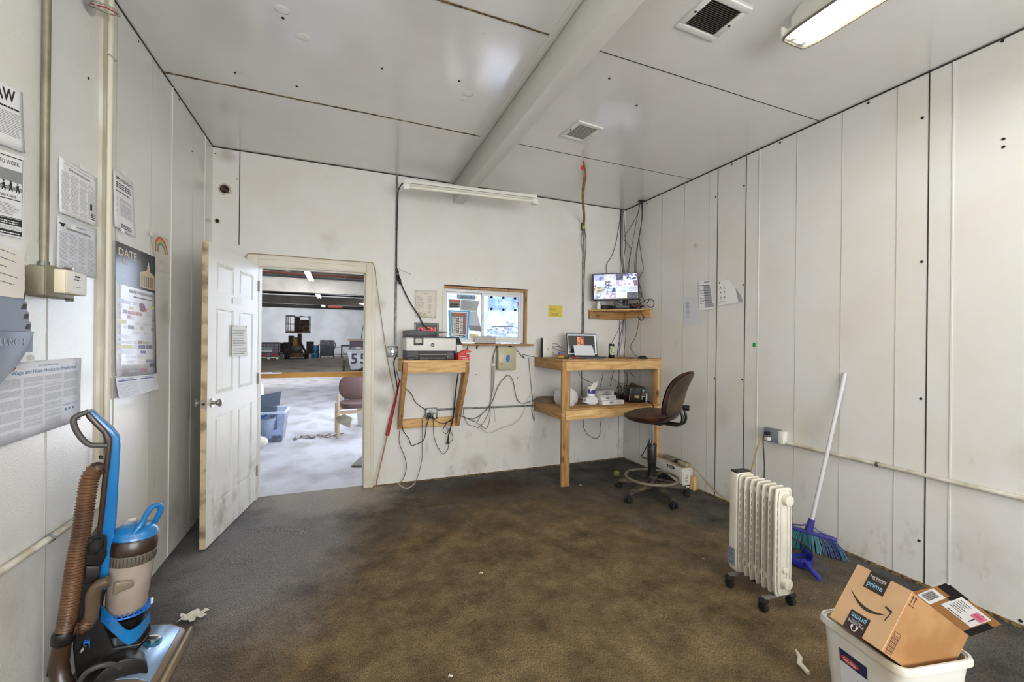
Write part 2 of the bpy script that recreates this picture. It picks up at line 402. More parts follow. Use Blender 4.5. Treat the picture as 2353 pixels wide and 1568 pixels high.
def tag(o, label, cat, group=None):
    o['label'] = label; o['category'] = cat
    if group: o['group'] = group
    return o
def struct(o): o['kind'] = 'structure'; return o
def thing(name, label, cat, loc=(0, 0, 0), rz=0.0, group=None, mw=None):
    o = bpy.data.objects.new(name, None); C.objects.link(o); o.empty_display_size = 0.05
    m = mw if mw is not None else Matrix.Translation(Vector(loc)) @ Matrix.Rotation(rz, 4, 'Z')
    o.matrix_world = m; ROOTM[o.name] = m.copy()
    return tag(o, label, cat, group)
def copy_tree(o, m, label=None, group=None):
    r = o.copy(); C.objects.link(r); r.matrix_world = m; ROOTM[r.name] = m.copy()
    if label: r['label'] = label
    if group: r['group'] = group
    for ch in list(o.children):
        c = ch.copy(); C.objects.link(c); c.parent = r
        for g in ch.children:
            d = g.copy(); C.objects.link(d); d.parent = c
    return r

class Q:
    """flat printed surface given by its four corners; x runs 0..W, y runs 0..H from the bottom edge"""
    def __init__(s, tl, tr, br, bl, nrm=None, curl=0.0):
        s.curl = curl
        s.tl, s.tr, s.br, s.bl = map(Vector, (tl, tr, br, bl))
        s.W = ((s.tr - s.tl).length + (s.br - s.bl).length) / 2; s.H = ((s.tl - s.bl).length + (s.tr - s.br).length) / 2
        n = (s.tr - s.tl).cross(s.bl - s.tl).normalized() * -1
        s.n = n if nrm is None or n.dot(Vector(nrm)) > 0 else -n
    def p(s, x, y, o=0.0):
        u = x / s.W; v = y / s.H; o *= 0.5
        if s.curl: o += s.curl * (math.sin(PI * u) * 0.35 + (1 - v) ** 3)
        return (s.bl * (1 - u) + s.br * u) * (1 - v) + (s.tl * (1 - u) + s.tr * u) * v + s.n * o
    def rect(s, mb, x0, y0, x1, y1, o=0.0006):
        if s.curl and max(abs(x1 - x0), abs(y1 - y0)) > .025:
            mb.sheet(lambda u, v: s.p(x0 + (x1 - x0) * u, y0 + (y1 - y0) * v, o), 6, 6); return
        mb.quad(s.p(x0, y0, o), s.p(x1, y0, o), s.p(x1, y1, o), s.p(x0, y1, o))
    def text(s, mb, t, x, y, size, o=0.0008, bold=0.0, align='l', fitw=None, flip=False, rot=0):
        vs, fs, w = glyphs(t, bold)
        sx = size if fitw is None else fitw / max(w, 1e-6)
        x0 = x - (w * sx / 2 if align == 'c' else (w * sx if align == 'r' else 0))
        out = []
        for a, b in vs:
            if flip: a = w - a
            X, Y = a * sx, b * size
            if rot: X, Y = w * sx - X, size * 0.7 - Y
            out.append(s.p(x0 + X, y + Y, o))
        mb._add(out, fs)
        return w * sx
    def lines(s, mb, x0, y0, x1, y1, n, fill=0.55, o=0.0007, short=0.3):
        h = (y1 - y0) / n
        for i in range(n):
            if random.random() < 0.06: continue
            xe = x1 - (x1 - x0) * (random.random() * short)
            x = x0; yb = y0 + i * h
            while x < xe:
                wl = (x1 - x0) * random.uniform(0.05, 0.16); s.rect(mb, x, yb, min(x + wl, xe), yb + h * fill, o); x += wl + (x1 - x0) * 0.018

def paper(name, label, cat, q, mats, group=None, thick=0.0004):
    """sheet of paper hung on q, as the thing; prints are added as its children"""
    mb = MB()
    def fn(u, v): return q.p(u * q.W, v * q.H)
    n = 8 if q.curl else 1
    mb.sheet(fn, n, n)
    o = mb.build(name, mats, smooth=bool(q.curl), solid=thick)
    return tag(o, label, cat, group)
# ---------------------------------------------------------------- shared materials
paint_mat('wall_sheet', '#e0dfdb', '#d8d5cb', '#8d7c63', 0.38, 150, 0.24, coat=.4, smudges=((XL, 3.2, 1.55, .14, .4), (XL, 3.35, .25, .2, .45), (XL, 3.75, .9, .2, .4), (XL, 3.9, 2.75, .12, .4), (XL, 2.9, .2, .14, .3), (XL, 1.95, .5, .14, .3)))
paint_mat('wall_back_paint', '#e0deda', '#d8d4ca', '#80705a', 0.10, 60, 0.38, smudges=((.36, YB, 1.05, .13, .6), (.34, YB, .80, .12, .5), (.38, YB, 1.36, .10, .35), (.33, YB, 1.75, .08, .4), (1.75, YB, .30, .12, .25), (1.3, YB, .10, .16, .45), (2.3, YB, .62, .10, .3), (-.93, YB, 2.95, .10, .5), (-.1, YB, 2.3, .14, .2)))
paint_mat('wall_right_paint', '#dddbd8', '#d8d3c8', '#9a8a70', 0.12, 70, 0.40, smudges=((XR, .95, .85, .14, .25), (XR, 1.1, .3, .22, .22), (XR, 2.75, .75, .12, .2), (XR, 3.1, 2.35, .03, .4), (XR, 2.0, .8, .15, .15)))
paint_mat('ceiling_sheet', '#e0dfdc', '#dad8d2', '#a49a86', 0.13, 150, 0.22, streak=0.0, coat=1.0)
paint_mat('door_paint', '#ecebe6', '#e6e3da', '#6b5a45', 0.08, 60, 0.33, streak=1.7, smudges=((-.80, 3.5, .12, .10, .5), (-.76, 3.75, .2, .06, .4)))
paint_mat('casing_paint', '#e2ddcf', '#d3c9b2', '#7b6a50', 0.10, 60, 0.4)
carpet_mat()
W_PALE = ['#b98b52', '#d2a86c', '#e2c08a']
for ax, nm in enumerate('xyz'):
    wood_mat('pine_' + nm, '#b98c54', '#d6ad74', '#e6c690', ax)
    wood_mat('stained_' + nm, '#84603a', '#a98050', '#c69c62', ax)
seam = M('seam_dark', '#35302a', 0.9)
seam_soft = M('seam_soft', '#b4b1a8', 0.7)
rust = M('seam_rusty', '#3a2b1c', 0.9, col2='#8d7750', scale=60)
ridge = M('panel_ridge', '#d9d7d2', 0.35)
hole = M('screw_hole', '#241c16', 0.9)
galv = M('galvanised', '#8f918c', 0.42, 0.75, col2='#6e706b', scale=25)
galv_dirty = M('galvanised_dirty', '#98927f', 0.5, 0.5, col2='#736d5b', scale=7, lo=.35, hi=.7)
black = M('black_plastic', '#171717', 0.42)
black_matt = M('black_rubber', '#141313', 0.8)
cable_blk = M('cable_black', '#1d1c1b', 0.55)
cable_gry = M('cable_grey', '#6d675f', 0.6)
cable_wht = M('cable_white', '#c9c2b3', 0.55)
cable_tan = M('cable_tan', '#a38a5e', 0.6)
white_pl = M('white_plastic', '#e4e2da', 0.4)
paper_w = M('paper_white', '#e6e6e6', 0.7)
paper_g = M('paper_grey', '#d2d4da', 0.7)
paper_c = M('paper_aged', '#ddd5c8', 0.75)
ink = M('ink_grey', '#7d7f84', 0.8)
ink_d = M('ink_black', '#1c1c1e', 0.8)
ink_b = M('ink_blue', '#4f86ad', 0.8)
tape = M('clear_tape', '#efefec', 0.25)
chrome = M('chrome', '#c8c8c8', 0.16, 1.0)
steel = M('brushed_steel', '#b3b0aa', 0.3, 0.9)

# ---------------------------------------------------------------- floor: carpet with two long wrinkles
def ridge_h(x, y):
    h = 0.0
    for pts, a, w in RIDGES:
        best = 9
        for p, q in zip(pts, pts[1:]):
            dx, dy = q[0] - p[0], q[1] - p[1]; t = max(0, min(1, ((x - p[0]) * dx + (y - p[1]) * dy) / (dx * dx + dy * dy)))
            best = min(best, math.hypot(x - p[0] - dx * t, y - p[1] - dy * t))
        if best < w * 3: h += a * math.exp(-(best / w) ** 2)
    return h
def fp(px, py): p = fl(px, py); return (p.x, p.y)
RIDGES = [([fp(1052, 1165), fp(1100, 1225), fp(1140, 1290), fp(1165, 1335), fp(1162, 1360)], 0.018, 0.022),
          ([fp(1066, 1370), fp(1105, 1445), fp(1135, 1510), fp(1162, 1568)], 0.018, 0.020),
          ([fp(1350, 1225), fp(1400, 1285), fp(1470, 1360), fp(1560, 1440), fp(1640, 1500), fp(1720, 1568)], 0.016, 0.020),
          ([fp(590, 1215), fp(640, 1220), fp(700, 1222)], 0.018, 0.03),
          ([fp(900, 1163), fp(980, 1170), fp(1055, 1160)], 0.012, 0.03),
          ([fp(500, 1290), fp(560, 1290)], 0.010, 0.04)]
mb = MB()
GX = [XL + (XR - XL) * i / 210 for i in range(211)]
GY = [0.9 + (YB + 0.07 - 0.9) * j / 165 for j in range(166)]
mb.sheet(lambda u, v: Vector((GX[round(u * 210)], GY[round(v * 165)], ridge_h(GX[round(u * 210)], GY[round(v * 165)]))), 210, 165)
mb.quad((XL, YF, 0), (XR, YF, 0), (XR, 0.9, 0), (XL, 0.9, 0))
mb.box(XL - 0.15, YF - 0.15, -0.16, XR + 0.15, YB + 0.07, -0.012)
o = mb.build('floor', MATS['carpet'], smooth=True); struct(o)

# ---------------------------------------------------------------- walls
def seams_y(mb, x, sgn, lst, z0=0.0, z1=CH):
    for y, kind in lst:
        if kind == 'd': mb.m = 1; mb.box(min(x, x + sgn * 0.002), y - 0.0028, z0, max(x, x + sgn * 0.002), y + 0.0028, z1)
        elif kind == 's': mb.m = 2; mb.box(min(x, x + sgn * 0.002), y - 0.002, z0, max(x, x + sgn * 0.002), y + 0.002, z1)
        else: mb.m = 3; mb.box(min(x, x + sgn * 0.0035), y - 0.004, z0, max(x, x + sgn * 0.0035), y + 0.004, z1); mb.m = 2; mb.box(min(x, x + sgn * 0.0015), y + 0.004, z0, max(x, x + sgn * 0.0015), y + 0.006, z1)
    mb.m = 0
mb = MB(); mb.box(XL - 0.14, YF - 0.14, 0, XL, YB + WT, CH)
seams_y(mb, XL, 1, [(2.099, 's'), (2.59, 's'), (2.987, 's'), (3.30, 'r'), (3.70, 's'), (3.985, 'r'), (1.55, 's'), (1.1, 's'), (0.4, 's'), (-0.8, 's')])
mb.m = 4
for y, z in ((2.20, 1.572), (2.31, 1.60)): mb.cyl((XL, y, z), (XL + 0.012, y, z), 0.004, n=8)
mb.m = 5
for px, py in ((203, 180), (318, 95), (441, 348), (472, 383), (411, 228)):
    p = lw(px, py); mb.cyl((XL, p.y, p.z), (XL + 0.002, p.y, p.z), 0.006, n=8)
o = mb.build('wall_left', [MATS['wall_sheet'], seam, seam_soft, ridge, steel, hole]); struct(o)

mb = MB(); mb.box(XR, YF - 0.14, 0, XR + 0.14, YB + WT, CH)
seams_y(mb, XR, -1, [(3.89, 's'), (3.556, 's'), (3.241, 's'), (2.934, 's'), (2.84, 'd'), (2.55, 'd'), (2.43, 'r'), (2.123, 's'), (1.813, 's'), (1.506, 's'), (1.355, 'd'), (1.249, 'r'), (0.9, 's'), (0.55, 's'), (0.1, 's'), (-0.5, 's')])
mb.m = 4
for y, z in [(1.064, 2.994), (1.386, 2.752), (1.382, 1.9), (1.379, 1.091), (1.38, 0.253), (1.662, 2.985), (2.256, 2.985), (2.695, 2.985), (2.571, 2.754), (2.569, 1.906), (2.567, 1.097), (2.863, 2.749), (2.855, 1.083), (1.057, 2.48), (1.057, 2.44), (0.98, 0.03), (3.80, 2.97), (3.97, 2.62)]:
    mb.cyl((XR, y, z), (XR - 0.003, y, z), 0.0075, n=10)
mb.m = 5; p = rw(1733, 793); mb.box(XR - 0.003, p.y - 0.012, p.z - 0.016, XR, p.y + 0.012, p.z + 0.016)
# gap of dirt and splintered board along the foot of the wall
mb.m = 6; mb.box(XR - 0.018, YF, 0.0, XR, YB, 0.013)
o = mb.build('wall_right', [MATS['wall_right_paint'], seam, seam_soft, ridge, hole, M('green_dab', '#1f8a4a', 0.5), rust]); struct(o)

mb = MB()
y0, y1 = YB, YB + WT
for b in [(XL, DX0, 0, CH), (DX0, DX1, DZ, CH), (DX1, WX0, 0, CH), (WX0, WX1, 0, WZ0), (WX0, WX1, WZ1, CH), (WX1, XR, 0, CH)]:
    mb.box(b[0], y0, b[2], b[1], y1, b[3])
mb.m = 1
for px, za, zb in ((551, 2.2, CH), (1425, 0, CH)):
    x = bw(px, 400).x if px < 1000 else bw(1424, 700).x
    mb.box(x - 0.003, YB - 0.002, za, x + 0.003, YB, zb)
mb.m = 2; mb.box(DX1 + 0.09, YB - 0.012, 0, XR, YB, 0.011)
mb.m = 3
for px, py in ((544, 412), (495, 353), (1092, 642), (1094, 861), (1189, 869), (1139, 914), (1448, 500), (1432, 487), (1319, 883)):
    p = bw(px, py); mb.cyl((p.x, YB, p.z), (p.x, YB - 0.002, p.z), 0.005, n=8)
o = mb.build('wall_back', [MATS['wall_back_paint'], seam, rust, hole]); struct(o)
# two torn holes near the corner with stuffing showing
for px, py, r, nm in ((516, 435, 0.036, 'large'), (499, 508, 0.016, 'small')):
    p = bw(px, py); mb = MB(); mb.cyl((p.x, YB - 0.002, p.z), (p.x, YB + 0.004, p.z), r * 0.92, n=16); mb.m = 1
    ring = []
    for k in range(18):
        a = 2 * PI * k / 18; rr = r * random.uniform(1.0, 1.35); ring.append((p.x + rr * math.cos(a), YB - 0.003, p.z + rr * math.sin(a)))
    mb.tube(ring, r * 0.16, 5, 2, True)
    if nm == 'large':
        mb.m = 2
        for k in range(7): mb.sphere((p.x + random.uniform(-.6, .6) * r, YB - 0.006, p.z + random.uniform(-.6, .6) * r), r * 0.3, 5)
    tag(mb.build('torn_hole', [hole, M('torn_paint', '#b9ac90', 0.9), M('stuffing', '#2b2730', 0.9, col2='#7d5b50', scale=60)], smooth=True),
        'large torn hole in the back wall with dark wiring stuffed inside' if nm == 'large' else 'small round torn hole in the back wall below a larger one', 'wall hole')

mb = MB(); mb.box(XL - 0.14, YF - 0.14, 0, XR + 0.14, YF, CH); struct(mb.build('wall_front', MATS['wall_back_paint']))

# ceiling sheets with dirty joints
mb = MB(); mb.box(XL - 0.14, YF - 0.14, CH, XR + 0.14, YB + WT, CH + 0.1)
z = CH
mb.m = 2
n = 46
for i in range(n):      # rough caulked joint
    xa = XL + (1.03 - XL) * i / n; xb = XL + (1.03 - XL) * (i + 1) / n; w = random.uniform(0.004, 0.008) * (1.15 - 0.5 * i / n)
    mb.box(xa, 3.141 - w, z - 0.003, xb, 3.141 + w, z)
mb.m = 1
mb.box(1.13, 3.139, z - 0.002, XR, 3.143, z); mb.box(1.13, 1.958, z - 0.002, XR, 1.962, z)
mb.m = 2
for i in range(20):
    xa = XL + (1.03 - XL) * i / 20; xb = XL + (1.03 - XL) * (i + 1) / 20; w = random.uniform(0.003, 0.006)
    mb.box(xa, 1.96 - w, z - 0.003, xb, 1.96 + w, z)
mb.m = 1
for y in (0.78, -0.4): mb.box(XL, y - .003, z - .002, XR, y + .003, z)
mb.box(XL, YF, z - 0.007, XL + 0.004, YB, z); mb.box(XR - 0.005, YF, z - 0.009, XR, YB, z); mb.box(XL, YB - 0.005, z - 0.008, XR, YB, z)
mb.m = 3
for px, py in ((650, 41), (540, 167), (682, 198), (1055, 186), (878, 157), (1463, 242), (1400, 180)):
    p = fl(px, py, CH); mb.cyl((p.x, p.y, CH), (p.x, p.y, CH - 0.003), 0.007, n=8)
mb.m = 0
for px, py, r in ((1075, 215, 0.03), (1066, 228, .02), (648, 22, .03), (697, 85, .03)):
    p = fl(px, py, CH); mb.sphere((p.x, p.y, CH), r, 8, (1.3, 1, 0.18))
struct(mb.build('ceiling', [MATS['ceiling_sheet'], seam, rust, hole], smooth=True))

# boxed beam running from the back wall over the room
mb = MB(); mb.box(1.032, YF, 2.812, 1.135, YB, CH); mb.m = 1; mb.box(1.024, YF, CH - 0.004, 1.030, YB, CH)
mb.box(1.137, YF, CH - 0.003, 1.141, YB, CH); mb.m = 0; mb.box(0.985, YF, CH - 0.006, 1.024, YB, CH)
struct(mb.build('trim_1', [M('beam_white', '#dcdad3', 0.3, bump=0.25, bscale=150), seam_soft], bevel=0.002))

# door frame and casing
mb = MB()
def casing(xa, xb, za, zb, horiz=False):
    mb.box(xa, YB - 0.014, za, xb, YB, zb)
    if horiz: mb.box(xa, YB - 0.022, zb - 0.03, xb, YB - 0.012, zb)
    else:
        s = 1 if xa > 0 else -1
        xo = xb if s > 0 else xa
        mb.box(min(xo, xo - s * 0.028), YB - 0.022, za, max(xo, xo - s * 0.028), YB - 0.012, zb)
casing(DX1 + 0.004, DX1 + 0.082, 0, DZ + 0.085); casing(DX0 - 0.085, DX0 - 0.004, 0, DZ + 0.085); casing(DX0 - 0.004, DX1 + 0.004, DZ + 0.004, DZ + 0.085, True)
mb.box(DX1 - 0.004, YB - 0.01, 0, DX1 + 0.012, YB + WT, DZ); mb.box(DX0 - 0.012, YB - 0.01, 0, DX0 + 0.004, YB + WT, DZ); mb.box(DX0, YB - 0.01, DZ - 0.004, DX1, YB + WT, DZ + 0.012)
mb.box(DX1 - 0.016, YB + 0.045, 0, DX1 - 0.002, YB + 0.07, DZ); mb.box(DX0, YB + 0.045, DZ - 0.016, DX1, YB + 0.07, DZ)
struct(mb.build('trim_2', MATS['casing_paint'], bevel=0.003))

# ---------------------------------------------------------------- open six panel door
HX, HY = DX0, YB - 0.012
EX, EY = -0.826, 3.306
dang = math.atan2(EY - HY, EX - HX)
DL = math.hypot(EX - HX, EY - HY)
# local frame: x along the leaf from the hinge, y thickness (towards the office side face), z up
dm = Matrix.Translation((HX, HY, 0.012)) @ Matrix.Rotation(dang, 4, 'Z')
door = thing('door_1', 'white six panel door standing open against the corner', 'door', mw=dm); struct(door)
T = 0.036; DH = 2.03
mb = MB(); mb.box(0, -T + 0.011, 0, DL, -0.011, DH)
st = 0.115; mid = 0.10
rows = [(0.235, 0.86), (1.00, 1.60), (1.71, 1.92)]
rails = [(0, 0.235), (0.86, 1.00), (1.60, 1.71), (1.92, DH)]
pw = (DL - 2 * st - mid) / 2
cols = [(st, st + pw), (st + pw + mid, DL - st)]
for ya, yb in ((-0.0112, 0.0), (-T, -T + 0.0112)):
    for a, b in rails: mb.box(0, ya, a, DL, yb, b)
    for a, b in ((0, st), (st + pw, st + pw + mid), (DL - st, DL)):
        for c, d in rows: mb.box(a, ya, c, b, yb, d)
mb.m = 1; mb.box(DL, -T, 0, DL + 0.002, 0, DH)
leaf = mb.build('leaf', [MATS['door_paint'], M('door_edge', '#c9b594', 0.7, col2='#5d4a33', scale=7, stretch=(1, 1, 1.5), lo=0.45, hi=0.7)], door, local=True); 
for a, b in cols:
    for c, d in rows:
        mb = MB()
        for s, yb in ((1, -0.011), (-1, -T + 0.011)):
            i = 0.032
            o0 = [(a, yb, c), (b, yb, c), (b, yb, d), (a, yb, d)]; y2 = yb + s * 0.0085
            o1 = [(a + i, y2, c + i), (b - i, y2, c + i), (b - i, y2, d - i), (a + i, y2, d - i)]
            mb.quad(*o1)
            for k in range(4): mb.quad(o0[k], o0[(k + 1) % 4], o1[(k + 1) % 4], o1[k])
            j = 0.008; y3 = yb + s * 0.0088
            for xa, xb, za, zb in ((a, b, c, c + j), (a, b, d - j, d), (a, a + j, c, d), (b - j, b, c, d)): mb.box(xa, min(yb, y3), za, xb, max(yb, y3), zb)
        mb.build('door_panel', MATS['door_paint'], door, local=True)
for s, yb in ((1, 0.0), (-1, -T)):
    mb = MB(); k = (DL - 0.065, yb, 0.955)
    def kk(d): return (k[0], yb + s * d, k[2])
    mb.loft([kk(0), kk(.006), kk(.008), kk(.025), kk(.035), kk(.045), kk(.055), kk(.062)], [.032, .031, .013, .011, .02, .027, .026, .012], 20)
    mb.build('door_knob', steel, door, local=True, smooth=True)
mb = MB(); mb.box(DL + 0.002, -T / 2 - 0.012, 0.925, DL + 0.004, -T / 2 + 0.012, 0.985); mb.m = 1; mb.cyl((DL + .002, -T / 2, .955), (DL + .012, -T / 2, .955), .008)
mb.build('latch_plate', [steel, black], door, local=True)
for zz in (0.2, 1.0, 1.8):
    mb = MB(); mb.cyl((0.0, 0.004, zz), (0.0, 0.004, zz + 0.09), 0.006, n=10); mb.build('hinge', galv_dirty, door, local=True)
door_face = lambda x, z: dm @ Vector((x, 0.001, z))
# which side of the leaf faces the camera
side = 0.001 if ((dm.to_3x3() @ Vector((0, 1, 0))).dot(CAM - dm.translation) > 0) else -T - 0.001
def on_door(px, py, off=0.0):
    n = dm.to_3x3() @ Vector((0, 1 if side > 0 else -1, 0)); P0 = dm @ Vector((0, side, 0)); d = ray(px, py); t = (P0 + n * off - CAM).dot(n) / d.dot(n)
    return CAM + d * t
q = Q(on_door(531, 747), on_door(565, 749), on_door(566, 818), on_door(531, 820), CAM - dm.translation)
q.tl += Vector((0.004, 0, 0)); q.tr += Vector((0.004, 0, 0)); q.br += Vector((.008, 0, 0)); q.bl += Vector((.008, 0, 0))
o = paper('taped_note', 'handwritten note pinned to the middle of the open white door', 'note', q, M('note_paper', '#f0eee8', 0.7))
mb = MB(); q.lines(mb, .01, .02, q.W - .012, q.H - .03, 15, .3, .002, .25); mb.build('handwriting', ink, o)
mb = MB(); [mb.sphere(q.p(x, q.H - .008, .004), .004, 6) for x in (.012, q.W - .012)]; mb.build('pin', black, o)
q = Q(on_door(534, 684), on_door(554, 684), on_door(554, 699), on_door(534, 699), CAM - dm.translation)
for nm in ('tl', 'tr', 'br', 'bl'): setattr(q, nm, getattr(q, nm) + Vector((.003, 0, 0)))
o = paper('name_strip', 'small white strip of tape between the upper panels of the door', 'label strip', q, M('strip_white', '#f6f5f2', 0.5))

# ---------------------------------------------------------------- sliding window in the back wall
win = thing('window_1', 'white sliding window in the back wall', 'window', (WX0, YB, WZ0)); struct(win)
vinyl = M('vinyl_frame', '#dfe0e0', 0.35)
fy0, fy1 = YB + 0.035, YB + 0.10
def frame(mb, xa, za, xb, zb, w, ya, yb):
    mb.box(xa, ya, za, xb, yb, za + w); mb.box(xa, ya, zb - w, xb, yb, zb); mb.box(xa, ya, za + w, xa + w, yb, zb - w); mb.box(xb - w, ya, za + w, xb, yb, zb - w)
mb = MB(); frame(mb, WX0 + 0.004, WZ0 + 0.012, WX1 - 0.028, WZ1 - 0.02, 0.030, fy0, fy1); mb.build('window_frame', vinyl, win, bevel=0.003)
mx = bw(1112, 720).x
mb = MB(); frame(mb, WX0 + 0.034, WZ0 + 0.042, mx + 0.012, WZ1 - 0.05, 0.016, fy0 + 0.03, fy1 - 0.008); mb.build('sash', vinyl, win, bevel=0.002)
mb = MB(); frame(mb, mx - 0.012, WZ0 + 0.042, WX1 - 0.058, WZ1 - 0.05, 0.026, fy0 + 0.006, fy0 + 0.03); mb.build('sash', vinyl, win, bevel=0.002)
glass_clear = glass_mat('pane_hazy', '#ffffff', 0, 0.03, 0.30)
glass_dirty = glass_mat('pane_dirty', '#f4f8ff', 0, 0.05, 0.55, '#cfdcf0')
mb = MB(); mb.box(WX0 + .05, fy0 + .044, WZ0 + .055, mx, fy0 + .047, WZ1 - .065); mb.build('glass_pane', glass_clear, win)
gx0, gx1, gz0, gz1 = mx + .012, WX1 - .084, WZ0 + .066, WZ1 - .074
mb = MB(); mb.box(gx0, fy0 + .016, gz0, gx1, fy0 + .019, gz1); mb.build('glass_pane', glass_dirty, win)
mb = MB(); mb.box(WX1 - 0.026, YB - 0.004, WZ0, WX1 + 0.0, YB + WT, WZ1); mb.box(WX0, YB + 0.001, WZ1 - 0.02, WX1, YB + WT, WZ1 + 0.0)
mb.build('wooden_jamb', MATS['stained_z'], win)
mb = MB(); mb.box(WX0 - 0.003, YB - .004, WZ1, WX1 + .012, YB + .001, WZ1 + .012); mb.m = 1; mb.box(WX0 - 0.014, YB - .008, WZ0, WX0, YB, WZ1 + .004); mb.build('window_trim', [M('trim_brown', '#4d3a29', 0.8), MATS['casing_paint']], win)
# speaking plate bolted over the glass, with ten round holes and six black bolts
def wz(px, py): return onplane(px, py, 1, fy0 + 0.004)
a = wz(1123, 678); b = wz(1192, 715)
mb = MB(); mb.box(a.x, fy0 + 0.008, b.z, b.x, fy0 + 0.011, a.z)
plate = mb.build('speaking_plate', glass_mat('acrylic', '#e6f0ff', 0, 0.08, 0.35, '#e4efff'), win)
mb = MB()
for ix, px in enumerate((1134, 1149, 1164, 1178)):
    for py in (689.5, 705.5):
        c = wz(px, py + ix * 0.4); ring = [(c.x + .017 * math.cos(t * PI / 8), fy0 + .007, c.z + .017 * math.sin(t * PI / 8)) for t in range(16)]
        mb.loft(ring, 0.0016, 5, False, True)
mb.build('round_hole', M('acrylic_edge', '#8fa3bd', 0.3), plate)
for px in (1129, 1156.5, 1183.5):
    for py in (683.5, 710.5):
        c = wz(px, py + (px - 1129) * .045); mb = MB(); mb.cyl((c.x, fy0 - .006, c.z), (c.x, fy0 + .01, c.z), .0125, n=14); mb.build('bolt', black_matt, win)
mb = MB(); a = wz(1131, 750); b = wz(1180, 750.5); mb.box(a.x, fy0 + .004, a.z - .005, b.x, fy0 + .014, a.z + .004); mb.build('slot_bar', black, win)
mb = MB(); c = wz(1190, 700); 
for k in range(4):
    d = Vector((random.uniform(-1, 1), 0, random.uniform(-1, 1))).normalized() * .018; mb.tube([c + Vector((0, 0, .02 - .012 * k)) - d, c + Vector((0, 0, .02 - .012 * k)), c + Vector((0, 0, .012 - .012 * k)) + d], .003, 5)
tag(mb.build('pink_tape_scrap', M('pink_mark', '#d4458c', 0.5), smooth=True), 'pink scrawled tape scrap at the edge of the window pane', 'tape')
mb = MB(); c = wz(1109, 731); mb.box(c.x - .008, fy0 - .006, c.z - .03, c.x + .008, fy0 + .004, c.z + .03); mb.build('sash_latch', vinyl, win, bevel=.003)
# narrow wooden ledge below the window
mb = MB(); lx1 = bw(1222, 790).x - 0.02; mb.box(0.80, YB - 0.10, WZ0 - 0.022, lx1, YB, WZ0 - 0.002)
ledge = tag(mb.build('window_ledge', MATS['stained_x'], bevel=0.002), 'narrow wooden ledge running below the sliding window', 'ledge')
mb = MB(); c = bw(1098, 797); mb.prism([(c.x - .02, YB, WZ0 - .022), (c.x - .02, YB - .06, WZ0 - .022), (c.x - .02, YB, WZ0 - .06)], (.012, 0, 0)); mb.build('bracket', MATS['stained_x'], ledge)

# papers stuck in the window, seen from behind
def wq(a, b, c, d, off): return Q(*[onplane(*p, 1, fy0 + off) for p in (a, b, c, d)], nrm=(0, -1, 0))
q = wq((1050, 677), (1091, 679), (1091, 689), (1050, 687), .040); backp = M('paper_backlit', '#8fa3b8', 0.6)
o = paper('no_smoking_sign', 'grey no smoking sign on the window pane, its words reversed', 'sign', q, backp)
mb = MB(); q.text(mb, 'No Smoking', q.W * .22, q.H * .25, q.H * .75, bold=.01, flip=True, fitw=None); mb.build('lettering', ink_d, o)
q = wq((1031, 687.5), (1058, 689), (1058, 708), (1031, 708), .040)
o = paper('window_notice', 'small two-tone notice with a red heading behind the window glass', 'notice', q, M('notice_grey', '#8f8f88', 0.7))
mb = MB(); q.rect(mb, q.W * .06, q.H * .68, q.W * .94, q.H * .95); mb.m = 1; q.lines(mb, q.W * .12, q.H * .12, q.W * .9, q.H * .6, 2, .6, .0007, .1); mb.build('print', [M('red_faded', '#b0685a', 0.7), ink_d], o)
q = wq((1059, 689), (1102, 692), (1096, 715), (1058, 713), .036)
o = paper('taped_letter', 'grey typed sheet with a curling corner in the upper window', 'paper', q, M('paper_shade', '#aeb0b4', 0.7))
mb = MB(); q.lines(mb, .02, .02, q.W * .7, q.H * .9, 8, .3); mb.build('print', ink, o)
q = wq((1075, 716), (1096, 716), (1107, 762), (1078, 760), .038)
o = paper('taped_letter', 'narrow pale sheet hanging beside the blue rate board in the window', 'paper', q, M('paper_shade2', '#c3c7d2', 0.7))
mb = MB(); q.rect(mb, .0, .0, q.W, q.H * .28); mb.m = 1; q.lines(mb, .02, q.H * .06, q.W * .8, q.H * .24, 3, .4, .0012); mb.build('print', [M('band_grey', '#8a8c90', 0.7), ink], o)
q = wq((1030, 713), (1079, 714.5), (1076, 779), (1032.5, 774), .030)
o = paper('rate_board', 'blue edged rate board of white boxes standing in the window', 'sign board', q, M('board_blue', '#2f9bd6', 0.4), thick=.002)
mb = MB(); mb.m = 0; q.rect(mb, q.W * .10, q.H * .03, q.W * .90, q.H * .95, .003); mb.m = 1; q.rect(mb, q.W * .13, q.H * .14, q.W * .87, q.H * .92, .004)
mb.m = 2; q.rect(mb, q.W * .2, q.H * .86, q.W * .8, q.H * .89, .005); q.rect(mb, q.W * .28, q.H * .81, q.W * .72, q.H * .84, .005)
for i in range(7):
    y = q.H * (.17 + i * .088)
    mb.m = 0; q.rect(mb, q.W * .17, y, q.W * .36, y + q.H * .07, .005); q.rect(mb, q.W * .39, y + q.H * .02, q.W * .46, y + q.H * .055, .005); q.rect(mb, q.W * .50, y, q.W * .69, y + q.H * .07, .005)
    mb.m = 2; q.rect(mb, q.W * .73, y + q.H * .01, q.W * .84, y + q.H * .055, .005)
    mb.m = 3; q.rect(mb, q.W * .23, y + q.H * .025, q.W * .34, y + q.H * .045, .006); q.rect(mb, q.W * .54, y + q.H * .025, q.W * .67, y + q.H * .045, .006)
mb.m = 3; q.lines(mb, q.W * .17, q.H * .06, q.W * .85, q.H * .10, 1, .8, .005, .05)
mb.build('rate_table', [paper_w, M('board_grey', '#7d776e', 0.7), M('board_red', '#c1604f', 0.7), ink_d], o)
